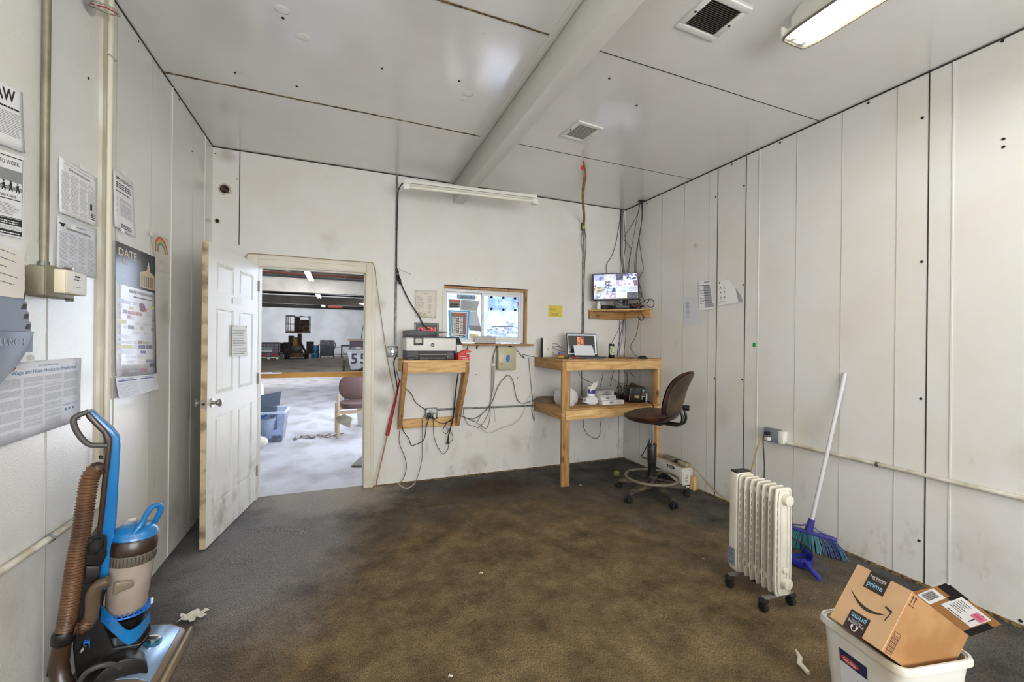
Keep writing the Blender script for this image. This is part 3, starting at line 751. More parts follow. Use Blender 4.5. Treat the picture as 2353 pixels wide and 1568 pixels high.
q = wq((1078, 767), (1099, 768), (1099, 777), (1078, 777), .034)
o = paper('sticky_note', 'pale yellow sticky note at the bottom of the window', 'note', q, M('note_yellow', '#e8dfae', 0.7))
mb = MB(); q.lines(mb, .01, .006, q.W * .9, q.H * .85, 4, .25); mb.build('handwriting', ink, o)
# folded clear-plastic tray leaning on the ledge
p = onplane(1091, 776, 1, YB - .02); p2 = onplane(1138, 790, 1, YB - .02)
mb = MB(); mb.box(p.x, YB - .03, WZ0 - .001, p2.x, YB - .025, WZ0 + .075); mb.box(p.x, YB - .03, WZ0 - .001, p2.x, YB + .02, WZ0 + .003)
tag(mb.build('pass_tray', M('smoky_plastic', '#a79f99', 0.2, spec=.6)), 'smoky plastic tray standing on the ledge below the window', 'tray')
# ================================================================ warehouse beyond the doorway
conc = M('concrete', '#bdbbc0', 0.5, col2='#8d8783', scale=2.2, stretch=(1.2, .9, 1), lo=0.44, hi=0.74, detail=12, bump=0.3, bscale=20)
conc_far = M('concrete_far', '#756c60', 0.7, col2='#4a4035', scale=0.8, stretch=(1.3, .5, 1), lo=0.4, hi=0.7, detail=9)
block = M('block_white', '#c9ccd0', 0.7, col2='#b7bbc0', scale=0.8)
WHL, WHR, WHY, WHZ = -14.0, 7.0, 38.6, 4.75
yb = YB + WT
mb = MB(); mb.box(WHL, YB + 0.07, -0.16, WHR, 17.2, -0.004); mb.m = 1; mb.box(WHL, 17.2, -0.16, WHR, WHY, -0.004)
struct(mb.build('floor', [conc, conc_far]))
mb = MB(); mb.box(WHL, WHY, 0, WHR, WHY + .2, 5.2); mb.m = 1; mb.box(WHL, WHY - .01, 0, WHR, WHY, 0.16)
struct(mb.build('wall_far', [block, M('block_foot', '#8b8576', 0.8)]))
mb = MB(); mb.box(WHL - .2, yb, 0, WHL, WHY, 5.2); struct(mb.build('wall_far_side', block))
mb = MB(); mb.box(0.70, yb, 0, 0.85, 5.5, 5.2); mb.box(0.70, 5.5, 3.15, 0.85, 9.5, 5.2); mb.box(0.70, 9.5, 0, 0.85, 11.6, 5.2); mb.box(0.70, 11.6, 0, WHR, 11.75, 5.2); mb.box(WHR, 11.6, 0, WHR + .2, WHY, 5.2); struct(mb.build('wall_partition', block))
mb = MB(); mb.box(WHL, yb + 0.0, CH + .1, 0.85, yb + .1, 5.2); mb.box(WHL, yb, 0, XL - .15, yb + .1, CH + .1); struct(mb.build('wall_behind', block))
deck = M('deck_grey', '#cfd0d1', 0.6, col2='#b5b6b7', scale=1.5)
mb = MB()
def slab(x0, y0, x1, y1): mb.box(x0, y0, 4.75, x1, y1, 4.85)
slab(WHL, yb, 0.85, 11.75); slab(WHL, 11.75, WHR, WHY)
mb.m = 1
for i in range(26): mb.box(WHL, 15 + i * .95, 4.68, WHR, 15.05 + i * .95, 4.75)
struct(mb.build('ceiling', [deck, M('deck_rib', '#9a9c9e', 0.6)]))
cream = M('steel_cream', '#cbc6bc', 0.55, col2='#bab3a7', scale=1.5)
k = 1
for y, z0, z1 in ((23.0, 3.68, 4.36), (33.0, 3.85, 4.42)):
    mb = MB(); mb.box(WHL, y, z0 + .05, WHR, y + .03, z1 - .05); mb.box(WHL, y - .12, z0, WHR, y + .15, z0 + .05); mb.box(WHL, y - .12, z1 - .05, WHR, y + .15, z1)
    struct(mb.build('trim_%d' % (2 + k), cream)); k += 1
pipe_m = M('pipe_rusty', '#6b3d2a', 0.7)
for y, z, r, m, lab in ((21.6, 4.42, .03, pipe_m, 'thin rusty pipe slung under the warehouse roof, the nearer one'), (22.5, 4.50, .03, pipe_m, 'thin rusty pipe just above the first cream roof beam'),
                   (32.4, 4.50, .05, M('pipe_dark', '#2a2624', 0.7), 'dark pipe crossing above the second cream roof beam'), (38.2, 4.08, .13, M('pipe_black', '#1d1a19', 0.7), 'thick black pipe along the top of the far warehouse wall')):
    mb = MB(); mb.cyl((WHL + .02, y, z), (WHR - .02, y, z), r, n=10); tag(mb.build('overhead_pipe', m, smooth=True), lab, 'pipe')
mb = MB(); c = onplane(770, 708.5, 1, 38.0); mb.box(c.x - .55, 38.03, 4.02, c.x + .55, 38.05, 4.18); q = Q((c.x - .5, 38.02, 4.16), (c.x + .5, 38.02, 4.16), (c.x + .5, 38.02, 4.04), (c.x - .5, 38.02, 4.04), (0, -1, 0))
o = tag(mb.build('pipe_marker', M('marker_red', '#b63a34', 0.6)), 'red lettered marker band on the thick black pipe', 'marker'); mb = MB(); q.lines(mb, 0.02, .02, 1.0, .11, 1, .8, .0, .02); mb.build('lettering', paper_w, o)
# slanting roof struts
for i, (xa, ya, xb, yb2) in enumerate(((-4.6, 21.2, -3.3, 22.9), (-2.6, 20.4, -1.7, 33.0), (0.05, 20.5, 0.05, 23.0))):
    mb = MB(); mb.beam((xa, ya, 4.60), (xb, yb2, 4.56), .14, .16)
    tag(mb.build('roof_strut', M('strut_grey', '#b5b1aa', 0.6)), ['slanting grey roof strut nearest the open door', 'long grey strut carrying the warehouse lamps', 'short grey roof strut by the door casing'][i], 'roof strut')
tube_m = M('tube_light_far', '#f4f8ff', 0.5, emit=45.0)
for i, (px, py, z, L) in enumerate(((711, 637, 4.2, 2.6), (732, 681, 4.0, 2.2), (743, 704, 3.84, 1.3))):
    c = fl(px, py, z); t = thing('warehouse_light', ['nearest', 'middle', 'farthest'][i] + ' of the three lit strip lights under the warehouse roof', 'strip light', c, 0, 'warehouse strip lights')
    mb = MB(); mb.box(-.11, -L / 2, .03, .11, L / 2, .08); mb.build('housing', M('housing_white', '#d8d8d4', 0.4), t, local=True)
    mb = MB(); [mb.cyl((0, yy, .1), (0, yy, 4.76 - c.z), .015, n=6) for yy in (-L / 2.6, L / 2.6)]; mb.build('hanger', M('strut_grey', '#b5b1aa', 0.6), t, local=True)
    for s in (-1, 1): mb = MB(); mb.cyl((s * .07, -L / 2, 0.0), (s * .07, L / 2, 0.0), .03, n=8); mb.build('tube', tube_m, t, local=True)
# timber rail across the way outside the door
yr = 5.05
za = onplane(596, 858.5, 1, yr).z; zb_ = onplane(596, 870, 1, yr).z
mb = MB(); mb.box(-3.2, yr, zb_, 0.62, yr + .038, za); rail = tag(mb.build('timber_rail', M('rail_yellow', '#d19a3c', 0.5, col2='#b8802c', scale=4, stretch=(.4, 3, 3))), 'long yellow timber rail across the way beyond the doorway', 'rail')
for x in (-3.1, 0.58): mb = MB(); mb.box(x - .045, yr + .04, 0, x + .045, yr + .13, za); mb.build('post', MATS['pine_z'], rail)
mb = MB(); a = fl(588, 862, za); mb.box(-1.10, yr - .1, za, -0.60, yr + .03, za + .004); mb.box(-1.05, yr - .08, za + .004, -0.7, yr + .03, za + .008)
tag(mb.build('loose_papers', paper_w), 'loose white papers lying on the yellow timber rail', 'papers')

# white plastic chair tote with a lid of blue, seen past the door edge
clear = glass_mat('tote_plastic', '#e4ebf6', 0, 0.1, 0.32, '#e6ecf8')
tx0, tx1, ty, tz = -1.42, -0.72, 6.42, 0.40
t = thing('storage_tote', 'clear plastic storage tote with a blue handle beside the doorway', 'tote', ((tx0 + tx1) / 2, ty + .2, 0))
mb = MB()
P = [(tx0 + .05, ty + .03), (tx1 - .04, ty + .03), (tx1 - .04, ty + .42), (tx0 + .05, ty + .42)]; R_ = [(tx0, ty), (tx1, ty), (tx1, ty + .46), (tx0, ty + .46)]
for k in range(4):
    a, b = P[k], P[(k + 1) % 4]; c, d = R_[(k + 1) % 4], R_[k]; mb.quad((a[0], a[1], .01), (b[0], b[1], .01), (c[0], c[1], tz), (d[0], d[1], tz))
mb.quad(*[(p[0], p[1], .01) for p in P])
mb.build('tub', clear, t, solid=.003)
mb = MB()
for k in range(4): a, b = R_[k], R_[(k + 1) % 4]; mb.beam((a[0], a[1], tz), (b[0], b[1], tz), .022, .03)
mb.build('rim', M('tote_rim', '#c9d6ec', 0.3), t)
blue_h = M('handle_blue', '#20489a', 0.4)
mb = MB(); mb.tube([(-1.30, ty - .02, tz - .03), (-1.28, ty - .04, tz - .05), (-1.0, ty - .04, tz - .05), (-.93, ty - .03, tz - .01)], .012, 8); mb.build('handle', blue_h, t, smooth=True)
mb = MB(); mb.lathe([(.10, 0.02), (.155, .30), (.165, .30), (.11, .02)], (-1.02, ty + .22, 0), 24); tag(mb.build('white_bucket', white_pl, smooth=True), 'white bucket inside the clear storage tote', 'bucket')
mb = MB(); mb.prism([(-1.45, ty + .26, .42), (-.82, ty + .26, .46), (-.80, ty + .26, .66), (-1.45, ty + .26, .54)], (.0, .02, .0)); mb.box(-1.4, ty + .27, .12, -.85, ty + .285, .45)
tag(mb.build('slate_board', M('panel_slate', '#5d6a7c', 0.5)), 'slate grey board poking out of the clear storage tote', 'board')
mb = MB(); mb.loft([(-1.16, 6.95, .30), (-1.16, 6.95, .55), (-1.15, 6.94, .72), (-1.14, 6.93, .80)], [.10, .11, .09, .03], 14)
for k in range(6): mb.loft([(-1.16 + .1 * math.cos(a_ * PI / 6), 6.95 + .105 * math.sin(a_ * PI / 6), .42 + k * .06) for a_ in range(12)], .008, 5, False, True)
tag(mb.build('wire_bundle', M('bundle_white', '#c9ccd4', 0.5), smooth=True), 'rounded white mesh bundle rising behind the slate panel', 'bundle')
mb = MB(); mb.sphere((-1.04, 6.12, .085), .1, 12, (1.7, .9, .85)); tag(mb.build('cloth_bag', M('bag_cloth', '#cfc7bd', 0.8, bump=.5, bscale=30), smooth=True), 'pale stuffed cloth bag on the concrete by the tote', 'bag')

# brown vinyl chair with wooden legs just outside
t = thing('side_chair', 'brown vinyl side chair with pale wooden legs beyond the doorway', 'chair', (0.22, 6.62, 0), math.radians(4))
vinyl_b = M('vinyl_brown', '#5b4340', 0.45, bump=.15, bscale=120)
def rounded(w, h, n=28, e=2.6):
    out = []
    for k in range(n):
        a = 2 * PI * k / n; c, s = math.cos(a), math.sin(a)
        out.append((w / 2 * math.copysign(abs(c) ** (2 / e), c), h / 2 * math.copysign(abs(s) ** (2 / e), s)))
    return out
mb = MB(); pts = [(x, .27 - .012 * math.cos(x * 6), .67 + z) for x, z in rounded(.50, .40)]; mb.prism(pts, (0, .055, 0)); mb.build('backrest', vinyl_b, t, local=True, bevel=.018, seg=3)
mb = MB(); mb.prism([(x, y - .02, .415) for x, y in rounded(.50, .50, e=4)], (0, 0, .075)); mb.build('seat', vinyl_b, t, local=True, bevel=.022, seg=3)
for x, y, h in ((-.285, -.2, .62), (.285, -.2, .62), (-.285, .26, .44), (.285, .26, .44)):
    mb = MB(); mb.beam((x, y, 0), (x, y, h), .038, .038, up=(0, 1, 0)); mb.build('leg', M('wood_bleached', '#b9a284', 0.6), t, local=True, bevel=.006)
for x in (-.285, .285): mb = MB(); mb.beam((x, -.2, .36), (x, .26, .36), .03, .045); mb.build('side_rail', M('wood_bleached'), t, local=True)
for y in (-.18, .25): mb = MB(); mb.beam((-.285, y, .36), (.285, y, .36), .03, .045); mb.build('cross_rail', M('wood_bleached'), t, local=True)
for x in (-.16, .16): mb = MB(); mb.beam((x, .25, .38), (x, .3, .55), .02, .02); mb.build('back_support', black, t, local=True)
mb = MB(); mb.prism([(.02, 6.38, .34), (.13, 6.38, .28), (.10, 6.38, .14), (-.05, 6.38, .22), (-.09, 6.38, .30)], (.01, .012, 0)); tag(mb.build('metal_plate', galv_dirty), 'bent grey metal plate hanging below the brown chair seat', 'plate')
t = thing('paint_pail', 'white plastic pail behind the brown side chair', 'pail', (.36, 7.3, 0))
mb = MB(); mb.lathe([(.12, 0), (.15, .38), (.158, .38), (.158, .41), (.14, .41)], n=24); mb.build('pail_body', white_pl, t, local=True, smooth=True)
mb = MB(); 
for k in range(3): mb.box(-.05, -.151, .10 + k * .08, .07, -.146, .15 + k * .08)
mb.build('label_print', ink_d, t, local=True)
mb = MB(); mb.prism([(.10, 4.93, 0.001), (.30, 4.85, .001), (.33, 5.35, .001), (.24, 5.35, .001)], (0, 0, .012)); tag(mb.build('rubber_mat', M('mat_grey', '#77736f', 0.8)), 'grey rubber mat lying just outside the door casing', 'mat')
# litter of cracked dirt in the floor joint
mb = MB()
for i in range(70):
    x = random.uniform(-.62, .05); y = 6.62 + random.uniform(-.12, .12); s = random.uniform(.01, .035); a = random.uniform(0, PI)
    mb.cbox((x, y, .004), (s * 1.6, s * .6, .006), Matrix.Rotation(a, 3, 'Z'))
o = mb.build('dirt_debris', M('debris', '#5d5348', 0.9, col2='#a9a199', scale=9)); tag(o, 'flakes of dirt and leaves along the concrete joint', 'debris'); o['kind'] = 'stuff'

# liquid tote in its cage at the far end
bx, by = -4.62, 32.2
t = thing('liquid_tote', 'caged pinkish liquid tote on a white pallet', 'liquid tote', (bx, by, 0), .03)
mb = MB(); mb.box(-.54, 0, .17, .54, 1.0, 1.06); mb.build('tank', M('tank_pink', '#9a8288', 0.5, col2='#7f8796', scale=3), t, local=True, bevel=.05)
mb = MB()
for i in range(6): x = -.58 + i * 1.16 / 5; mb.beam((x, -.04, .15), (x, -.04, 1.1), .025, .025, (0, 1, 0)); mb.beam((x, 1.04, .15), (x, 1.04, 1.1), .025, .025, (0, 1, 0))
for i in range(5): z = .2 + i * .22; mb.beam((-.58, -.04, z), (.58, -.04, z), .025, .025); mb.beam((-.58, -.04, z), (-.58, 1.04, z), .025, .025); mb.beam((.58, -.04, z), (.58, 1.04, z), .025, .025)
mb.build('cage', M('cage_grey', '#4f4d50', 0.5, .4), t, local=True)
mb = MB(); mb.box(-.60, -.06, 1.08, .60, 1.06, 1.14); mb.build('top_frame', M('cage_dark', '#3b3a3b', 0.6), t, local=True)
mb = MB(); mb.box(-.6, -.06, .10, .6, 1.06, .15); [mb.box(x - .07, -.06, 0, x + .07, 1.06, .1) for x in (-.5, 0, .5)]; mb.build('pallet', white_pl, t, local=True)
for x in (-.58, .18): mb = MB(); mb.box(x, -.07, .18, x + .38, -.055, .33); mb.build('corner_guard', M('guard_red', '#b2222c', 0.5), t, local=True)
mb = MB(); mb.box(-.42, -.065, .48, .2, -.05, .83); mb.m = 1; mb.box(-.40, -.07, .50, .2, -.064, .62); mb.build('label_plate', [M('plate_grey', '#8fa0a8', 0.5), paper_w], t, local=True)
mb = MB()
for i in range(5): mb.sphere((bx + .72, by + .3, .55 + i * .12), .1, 8)
tag(mb.build('black_hose_coil', black, smooth=True), 'black hose coil on the side of the caged liquid tote', 'hose')
mb = MB(); mb.box(bx + .45, by + 1.3, 0.003, bx + .70, by + 1.8, .42); tag(mb.build('grey_crate', M('crate_grey', '#7c828c', 0.5), bevel=.02), 'small grey crate on the floor between tote and lift', 'crate')

# raised-cage lift
lx, ly = -3.02, 32.6
rusty = M('lift_orange', '#7d5430', 0.8, col2='#3d2c1e', scale=6)
dark = M('lift_dark', '#221d1a', 0.7, col2='#3b3027', scale=5)
t = thing('man_lift', 'rusty orange and black personnel lift with an open cage on top', 'lift', (lx, ly, 0))
mb = MB(); mb.box(-.62, 0, .12, .62, 1.5, .35); mb.m = 1; mb.box(-.4, -.08, .1, .45, 0, .42); mb.build('base', [dark, rusty], t, local=True, bevel=.02)
for x, y in ((-.62, .15), (.62, .15), (-.62, 1.2), (.62, 1.2)):
    mb = MB(); mb.cyl((x - .1, y, .25), (x + .1, y, .25), .25, n=18); mb.build('wheel', black_matt, t, local=True, smooth=True)
mb = MB(); mb.box(-.2, .1, .3, .06, .3, 1.5); mb.m = 1; mb.box(.06, .3, .3, .3, .6, 1.75); mb.build('mast', [M('mast_yellow', '#9a7234', 0.6, col2='#8b5a22', scale=4), rusty], t, local=True)
mb = MB(); mb.beam((.1, .2, 1.45), (.62, .1, .4), .12, .12); mb.beam((.0, .5, 1.4), (.4, .4, .35), .08, .08); mb.build('boom', dark, t, local=True)
mb = MB(); mb.box(-.85, .3, .35, -.42, 1.2, 1.15); mb.box(-.5, .2, .9, -.2, .8, 1.6); mb.box(.62, .4, .35, 1.05, 1.3, 1.2); mb.m = 1; mb.box(-.4, .06, .4, .4, .1, .9); mb.build('engine_block', [dark, black], t, local=True, bevel=.03)
mb = MB(); mb.box(-.62, -.3, 1.78, .85, .9, 1.86); mb.build('cage_floor', rusty, t, local=True)
mb = MB()
for x in (-.6, -.32, -.08): mb.beam((x, -.28, 1.86), (x, -.28, 3.0), .045, .045, (0, 1, 0))
for z in (1.92, 2.42, 2.98): mb.beam((-.6, -.28, z), (-.05, -.28, z), .045, .045); mb.beam((-.6, -.28, z), (-.6, .85, z), .045, .045); mb.beam((-.6, .85, z), (.82, .85, z), .045, .045); mb.beam((.82, -.28, z), (.82, .85, z), .045, .045)
for x in (.25, .82): mb.beam((x, -.28, 1.86), (x, -.28, 3.0), .045, .045, (0, 1, 0))
for x in (-.6, 0, .82): mb.beam((x, .85, 1.86), (x, .85, 3.0), .045, .045, (0, 1, 0))
mb.beam((.25, -.28, 2.98), (.82, -.28, 2.9), .045, .045)
mb.build('cage', M('cage_brown', '#4a3d33', 0.6), t, local=True)
mb = MB(); mb.box(.22, -.25, 1.9, .8, -.2, 2.72); mb.m = 1; mb.box(-.1, .0, 1.86, .2, .3, 2.9); mb.box(.2, .4, 1.9, .5, .5, 2.6); mb.build('cage_panel', [M('panel_rust', '#5a452c', 0.8, col2='#2d2219', scale=5), dark], t, local=True)
mb = MB(); mb.lathe([(.29, 0), (.30, .3), (.285, .32), (.30, .6), (.285, .62), (.29, .92)], (-1.92, 34.3, 0), 20); tag(mb.build('steel_drum', M('drum_blue', '#2b6d93', 0.45), smooth=True), 'blue steel drum standing behind the personnel lift', 'drum')
t = thing('mixer_cabinet', 'dark slate metal cabinet with a torn top panel at the far wall', 'cabinet', (-1.06, 33.6, 0))
mb = MB(); mb.box(-.5, 0, .16, .46, .9, 1.32); mb.build('body', M('slate', '#3f4658', 0.5, col2='#5a5f6a', scale=2), t, local=True, bevel=.03)
mb = MB(); mb.box(-.49, -.01, .93, .45, .0, 1.31); mb.build('upper_panel', M('slate_worn', '#4b4850', 0.5, col2='#8a8790', scale=3), t, local=True)
for x in (-.45, .42): mb = MB(); mb.box(x - .03, 0.02, 0, x + .03, .08, .16); mb.build('leg', black, t, local=True)
mb = MB(); mb.tube([(-.5, .1, 1.0), (-.6, .0, .95), (-.6, .0, .5), (-.6, 0, .4)], .02, 6); mb.sphere((-.6, 0, .36), .05, 6); mb.tube([(.46, .1, 1.2), (.54, .1, 1.0), (.5, .1, .7)], .03, 6); mb.build('pendant_cable', black, t, local=True)
t = thing('steel_rack', 'low black and steel work rack by the slate cabinet', 'rack', (.32, 34.0, 0))
mb = MB()
for x in (-.4, .9): mb.box(x - .05, 0, 0, x + .05, .6, .95)
mb.box(-.45, 0, .85, .95, .6, .95); mb.box(-.88, .2, .78, -.4, .26, .82); mb.build('frame', black, t, local=True)
mb = MB(); mb.box(-.3, -.2, 0, .5, .2, .06); mb.box(-.3, -.2, .3, .5, .2, .36); mb.box(-.3, -.2, .66, .5, .2, .72); [mb.box(x - .03, -.2, 0, x + .03, -.15, .7) for x in (-.28, .48)]; mb.build('step_shelves', M('aluminium', '#a9abac', 0.5, .3), t, local=True)
# hopper bin marked 55
hx0 = onplane(800, 850, 1, 18.7).x; 
zt = onplane(800, 807, 1, 18.7).z
xw_ = onplane(838, 808, 1, 18.7).x
t = thing('tipping_hopper', 'grey steel tipping hopper painted 55, full of scrap', 'hopper', (hx0, 18.7, 0))
W_ = xw_ - hx0 + .55
mb = MB(); mb.T = None
pr_ = [(-.05, 0, zt), (W_, 0, zt), (W_, 0, .62), (.42, 0, .13), (.10, 0, .13)]
mb.prism(pr_, (0, 1.0, 0)); mb.build('body', M('hopper_grey', '#b3b6bb', 0.5, col2='#8c8f96', scale=3), t, local=True, bevel=.01)
mb = MB(); mb.box(-.07, -.03, zt - .03, W_, 1.02, zt + .03); mb.build('rim', M('hopper_rim', '#9fa3a8', 0.5), t, local=True)
q = Q((0, -.005, zt), (W_, -.005, zt), (W_, -.005, 0.13), (0, -.005, 0.13), (0, -1, 0)); 
q.n = Vector((0, -1, 0))
mb = MB(); q.text(mb, '5', .10, zt - .13 - .52, .60, .004, .02); mb.build('number_five', M('paint_dark', '#2b2d3a', 0.6), t, local=True)
mb = MB(); q.text(mb, '5', .46, zt - .13 - .52, .60, .004, .02); mb.build('number_five', M('paint_dark'), t, local=True)
mb = MB(); mb.prism([(.45, -.003, .1), (W_, -.003, .12), (W_, -.003, .55)], (0, .5, 0)); mb.box(-.1, 0, 0, W_, .12, .07); mb.box(-.22, .1, .05, -.1, .9, .5); mb.build('base', dark, t, local=True)
mb = MB()
for i in range(26): mb.cbox((random.uniform(.1, W_ - .1), random.uniform(.1, .9), zt + random.uniform(.0, .12)), (random.uniform(.1, .3), random.uniform(.1, .3), random.uniform(.03, .1)), Matrix.Rotation(random.uniform(-.8, .8), 3, 'Y'))
for p in list(range(0)): pass
o = mb.build('scrap_heap', M('scrap', '#a9a5a6', 0.7, col2='#40363b', scale=5)); o.location = (hx0, 18.7, 0); tag(o, 'heap of pale and dark scrap filling the grey hopper', 'scrap'); o['kind'] = 'stuff'
mb = MB(); mb.box(hx0 + .08, 20.0, .5, hx0 + 2.2, 21.0, 1.35); mb.m = 1; mb.box(hx0 + .0, 19.95, 1.33, hx0 + 2.2, 21.05, 1.43); tag(mb.build('scrap_skip', [M('skip_plum', '#4a4048', 0.7), M('skip_rim', '#8a7a6c', 0.7)]), 'plum coloured skip with a pale rim behind the hopper', 'skip')
mb = MB(); mb.tube([(hx0 + .55, 20.0, 1.43), (hx0 + .58, 20.0, 1.7), (hx0 + .66, 20, 2.15)], .014, 5); tag(mb.build('thin_rod', black), 'thin upright rod sticking out of the plum skip', 'rod')

# yard seen through the window: pale ground, grey-blue bushes, a board fence
mb = MB(); mb.box(0.85, yb, -.3, 14, 11.6, -.02); o = mb.build('floor', M('yard_gravel', '#e6e9ee', 0.9, col2='#cfd4dc', scale=6)); struct(o)
leafm = M('bush_leaf', '#3a4a60', 0.7, col2='#8093ab', scale=5)
mb = MB(); mb.box(.86, 11.45, -.02, 13, 11.58, 4.6); struct(mb.build('wall_yard', M('yard_siding', '#66758c', 0.8, col2='#aab6c6', scale=2.5)))
for i, (x, y, r) in enumerate(((1.95, 10.2, .95), (3.05, 7.9, .8), (4.6, 9.6, 1.1))):
    t = thing('yard_bush', ['grey-blue bush behind the left part of the speaking plate', 'grey-blue bush seen below the black slot bar', 'tall grey-blue bush at the wooden jamb side of the window'][i], 'bush', (x, y, -.02), 0, 'bushes outside the window')
    mb = MB()
    for k in range(520):
        d = Vector((random.gauss(0, 1), random.gauss(0, 1), random.gauss(0, 1))).normalized() * r * random.uniform(.55, 1); p = Vector((0, 0, r * 1.15)) + Vector((d.x, d.y, d.z * 1.15))
        s = random.uniform(.05, .13); a = Matrix.Rotation(random.uniform(0, 6), 3, 'Z') @ Matrix.Rotation(random.uniform(0, 3), 3, 'X')
        mb.quad(*[p + a @ Vector(v) for v in ((-s, 0, 0), (0, -s * .4, 0), (s, 0, 0), (0, s * .4, 0))])
    mb.build('foliage', leafm, t, local=True)
    mb = MB(); mb.cyl((0, 0, 0), (0, 0, r * 1.3), .06, n=8); mb.build('stem', M('stem_grey', '#6d6f72', 0.8), t, local=True)
# ================================================================ lamps
tube_lit = M('tube_lit', '#fffdf4', 0.4, emit=TUBE)
tray_m = M('lamp_tray', '#e6e3da', 0.35)
def ceiling_lamp(x, y1, label, L=1.24):
    t = thing('ceiling_lamp', label, 'ceiling lamp', (x, y1 - L / 2, CH - 0.13), 0, 'twin tube lamps of the office')
    w = 0.092; zt = 0.0
    mb = MB()
    # shallow tray with sloping flanks and a turned rim
    prof = [(-w, 0), (-w + .008, .002), (-.05, .045), (.05, .045), (w - .008, .002), (w, 0), (w, .006), (.052, .052), (-.052, .052), (-w, .006)]
    mb.prism([(a, -L / 2, b) for a, b in prof], (0, L, 0))
    for s in (-1, 1): mb.box(-w, s * L / 2 - .004, 0, w, s * L / 2 + .004, .05)
    mb.build('tray', tray_m, t, local=True)
    mb = MB(); r = rounded(2 * w + .01, L + .02, 40, 9); mb.loft([(a, b, -.001) for a, b in r], .006, 6, False, True); mb.build('rim', M('rim_bronze', '#7d766a', 0.35, .5), t, local=True, smooth=True)
    mb = MB(); mb.prism([(-.055, -L / 2 + .015, .13), (-.055, L / 2 - .06, .13), (-.055, L / 2 - .02, .09), (-.055, L / 2 - .02, .05), (-.055, -L / 2 + .015, .05)], (.11, 0, 0)); mb.build('ballast_box', tray_m, t, local=True, bevel=.003)
    for s in (-1, 1):
        mb = MB(); mb.cyl((s * .036, -L / 2 + .03, .012), (s * .036, L / 2 - .03, .012), .0135, n=14); mb.build('tube', tube_lit, t, local=True, smooth=True)
        for e in (-1, 1):
            mb = MB(); mb.box(s * .036 - .012, e * (L / 2 - .02) - .01, -.008, s * .036 + .012, e * (L / 2 - .02) + .01, .046); mb.build('socket', white_pl, t, local=True, bevel=.003)
    return t
ceiling_lamp(2.035, 1.385, 'lit twin tube lamp on the ceiling beside the dark air vent')
ceiling_lamp(-0.25, 1.30, 'lit twin tube lamp above the entrance side of the room')
ceiling_lamp(1.0, -0.9, 'unseen twin tube lamp added at the rear as fill light')  # extra lamp out of view, added to lift the fill light

# unlit batten lamp on the back wall
t = thing('batten_lamp', 'unlit white batten lamp slung under the beam near the back wall', 'batten lamp')
Lb = 1.235
t.matrix_world = Matrix.Translation((1.10, 3.735, 2.765)) @ Matrix.Rotation(math.radians(-5), 4, 'Z'); ROOTM[t.name] = t.matrix_world.copy()
mb = MB(); mb.prism([(-Lb / 2, -.0, .045), (-Lb / 2, -.05, .045), (-Lb / 2, -.055, .02), (-Lb / 2, -.02, -.012), (-Lb / 2, 0, -.02)], (Lb, 0, 0)); mb.build('batten', tray_m, t, local=True, bevel=.002)
mb = MB(); mb.box(-Lb / 2 + .06, -.05, .012, Lb / 2 - .03, -.047, .02); mb.build('shadow_strip', M('strip_grey', '#6f706c', 0.4), t, local=True)
mb = MB(); mb.cyl((-Lb / 2 + .03, -.052, -.022), (Lb / 2 - .03, -.052, -.022), .014, n=14); mb.build('tube', M('tube_off', '#e2ddcf', 0.25), t, local=True, smooth=True)
for s in (-1, 1): mb = MB(); mb.box(s * (Lb / 2 - .02) - .028, -.07, -.045, s * (Lb / 2 - .02) + .028, -.01, .0); mb.build('socket', white_pl, t, local=True, bevel=.004)

# ceiling vents
def vent(corners, louv, dark_in, label, n):
    """louvred register flush on the ceiling: corners are its four ceiling points"""
    a, b, c, d = [fl(*p, CH) for p in corners]
    cx = (a + b + c + d) / 4; ux = ((b - a) + (c - d)) / 2; uy = ((d - a) + (c - b)) / 2
    W_, H_ = ux.length, uy.length; an = math.atan2(ux.y, ux.x)
    t = thing('ceiling_vent', label, 'ceiling vent', mw=Matrix.Translation(cx) @ Matrix.Rotation(an, 4, 'Z'))
    fw = .032
    mb = MB(); 
    for x0, y0, x1, y1 in ((-W_ / 2, -H_ / 2, W_ / 2, -H_ / 2 + fw), (-W_ / 2, H_ / 2 - fw, W_ / 2, H_ / 2), (-W_ / 2, -H_ / 2 + fw, -W_ / 2 + fw, H_ / 2 - fw), (W_ / 2 - fw, -H_ / 2 + fw, W_ / 2, H_ / 2 - fw)): mb.box(x0, y0, -.010, x1, y1, 0)
    mb.build('frame', M('vent_white', '#dddcd6', 0.35), t, local=True, bevel=.002)
    mb = MB(); mb.box(-W_ / 2 + fw, -H_ / 2 + fw, -.002, W_ / 2 - fw, H_ / 2 - fw, 0); mb.build('duct_opening', dark_in, t, local=True)
    mb = MB(); lo = -H_ / 2 + fw if louv == 'y' else -W_ / 2 + fw; hi = -lo
    for i in range(n):
        v = lo + (i + .5) * (hi - lo) / n; w = (hi - lo) / n * .5
        R = Matrix.Rotation(.5, 3, 'X' if louv == 'y' else 'Y')
        if louv == 'y': mb.cbox((0, v, -.006), (W_ - 2 * fw, w, .0012), R)
        else: mb.cbox((v, 0, -.006), (w, H_ - 2 * fw, .0012), R)
    mb.build('louvre', M('louvre_' + label[:4], '#55514a' if n > 15 else '#d6d5cf', 0.4, .3), t, local=True)
    for s in (-1, 1): mb = MB(); mb.cyl((s * (W_ / 2 - fw / 2), 0, -.012), (s * (W_ / 2 - fw / 2), 0, -.009), .006, n=10); mb.build('screw', hole, t, local=True)
vent([(1549, 55), (1635, 94), (1732, 16), (1640, -20)], 'y', hole, 'open louvred air vent with a dark duct behind its slats', 17)
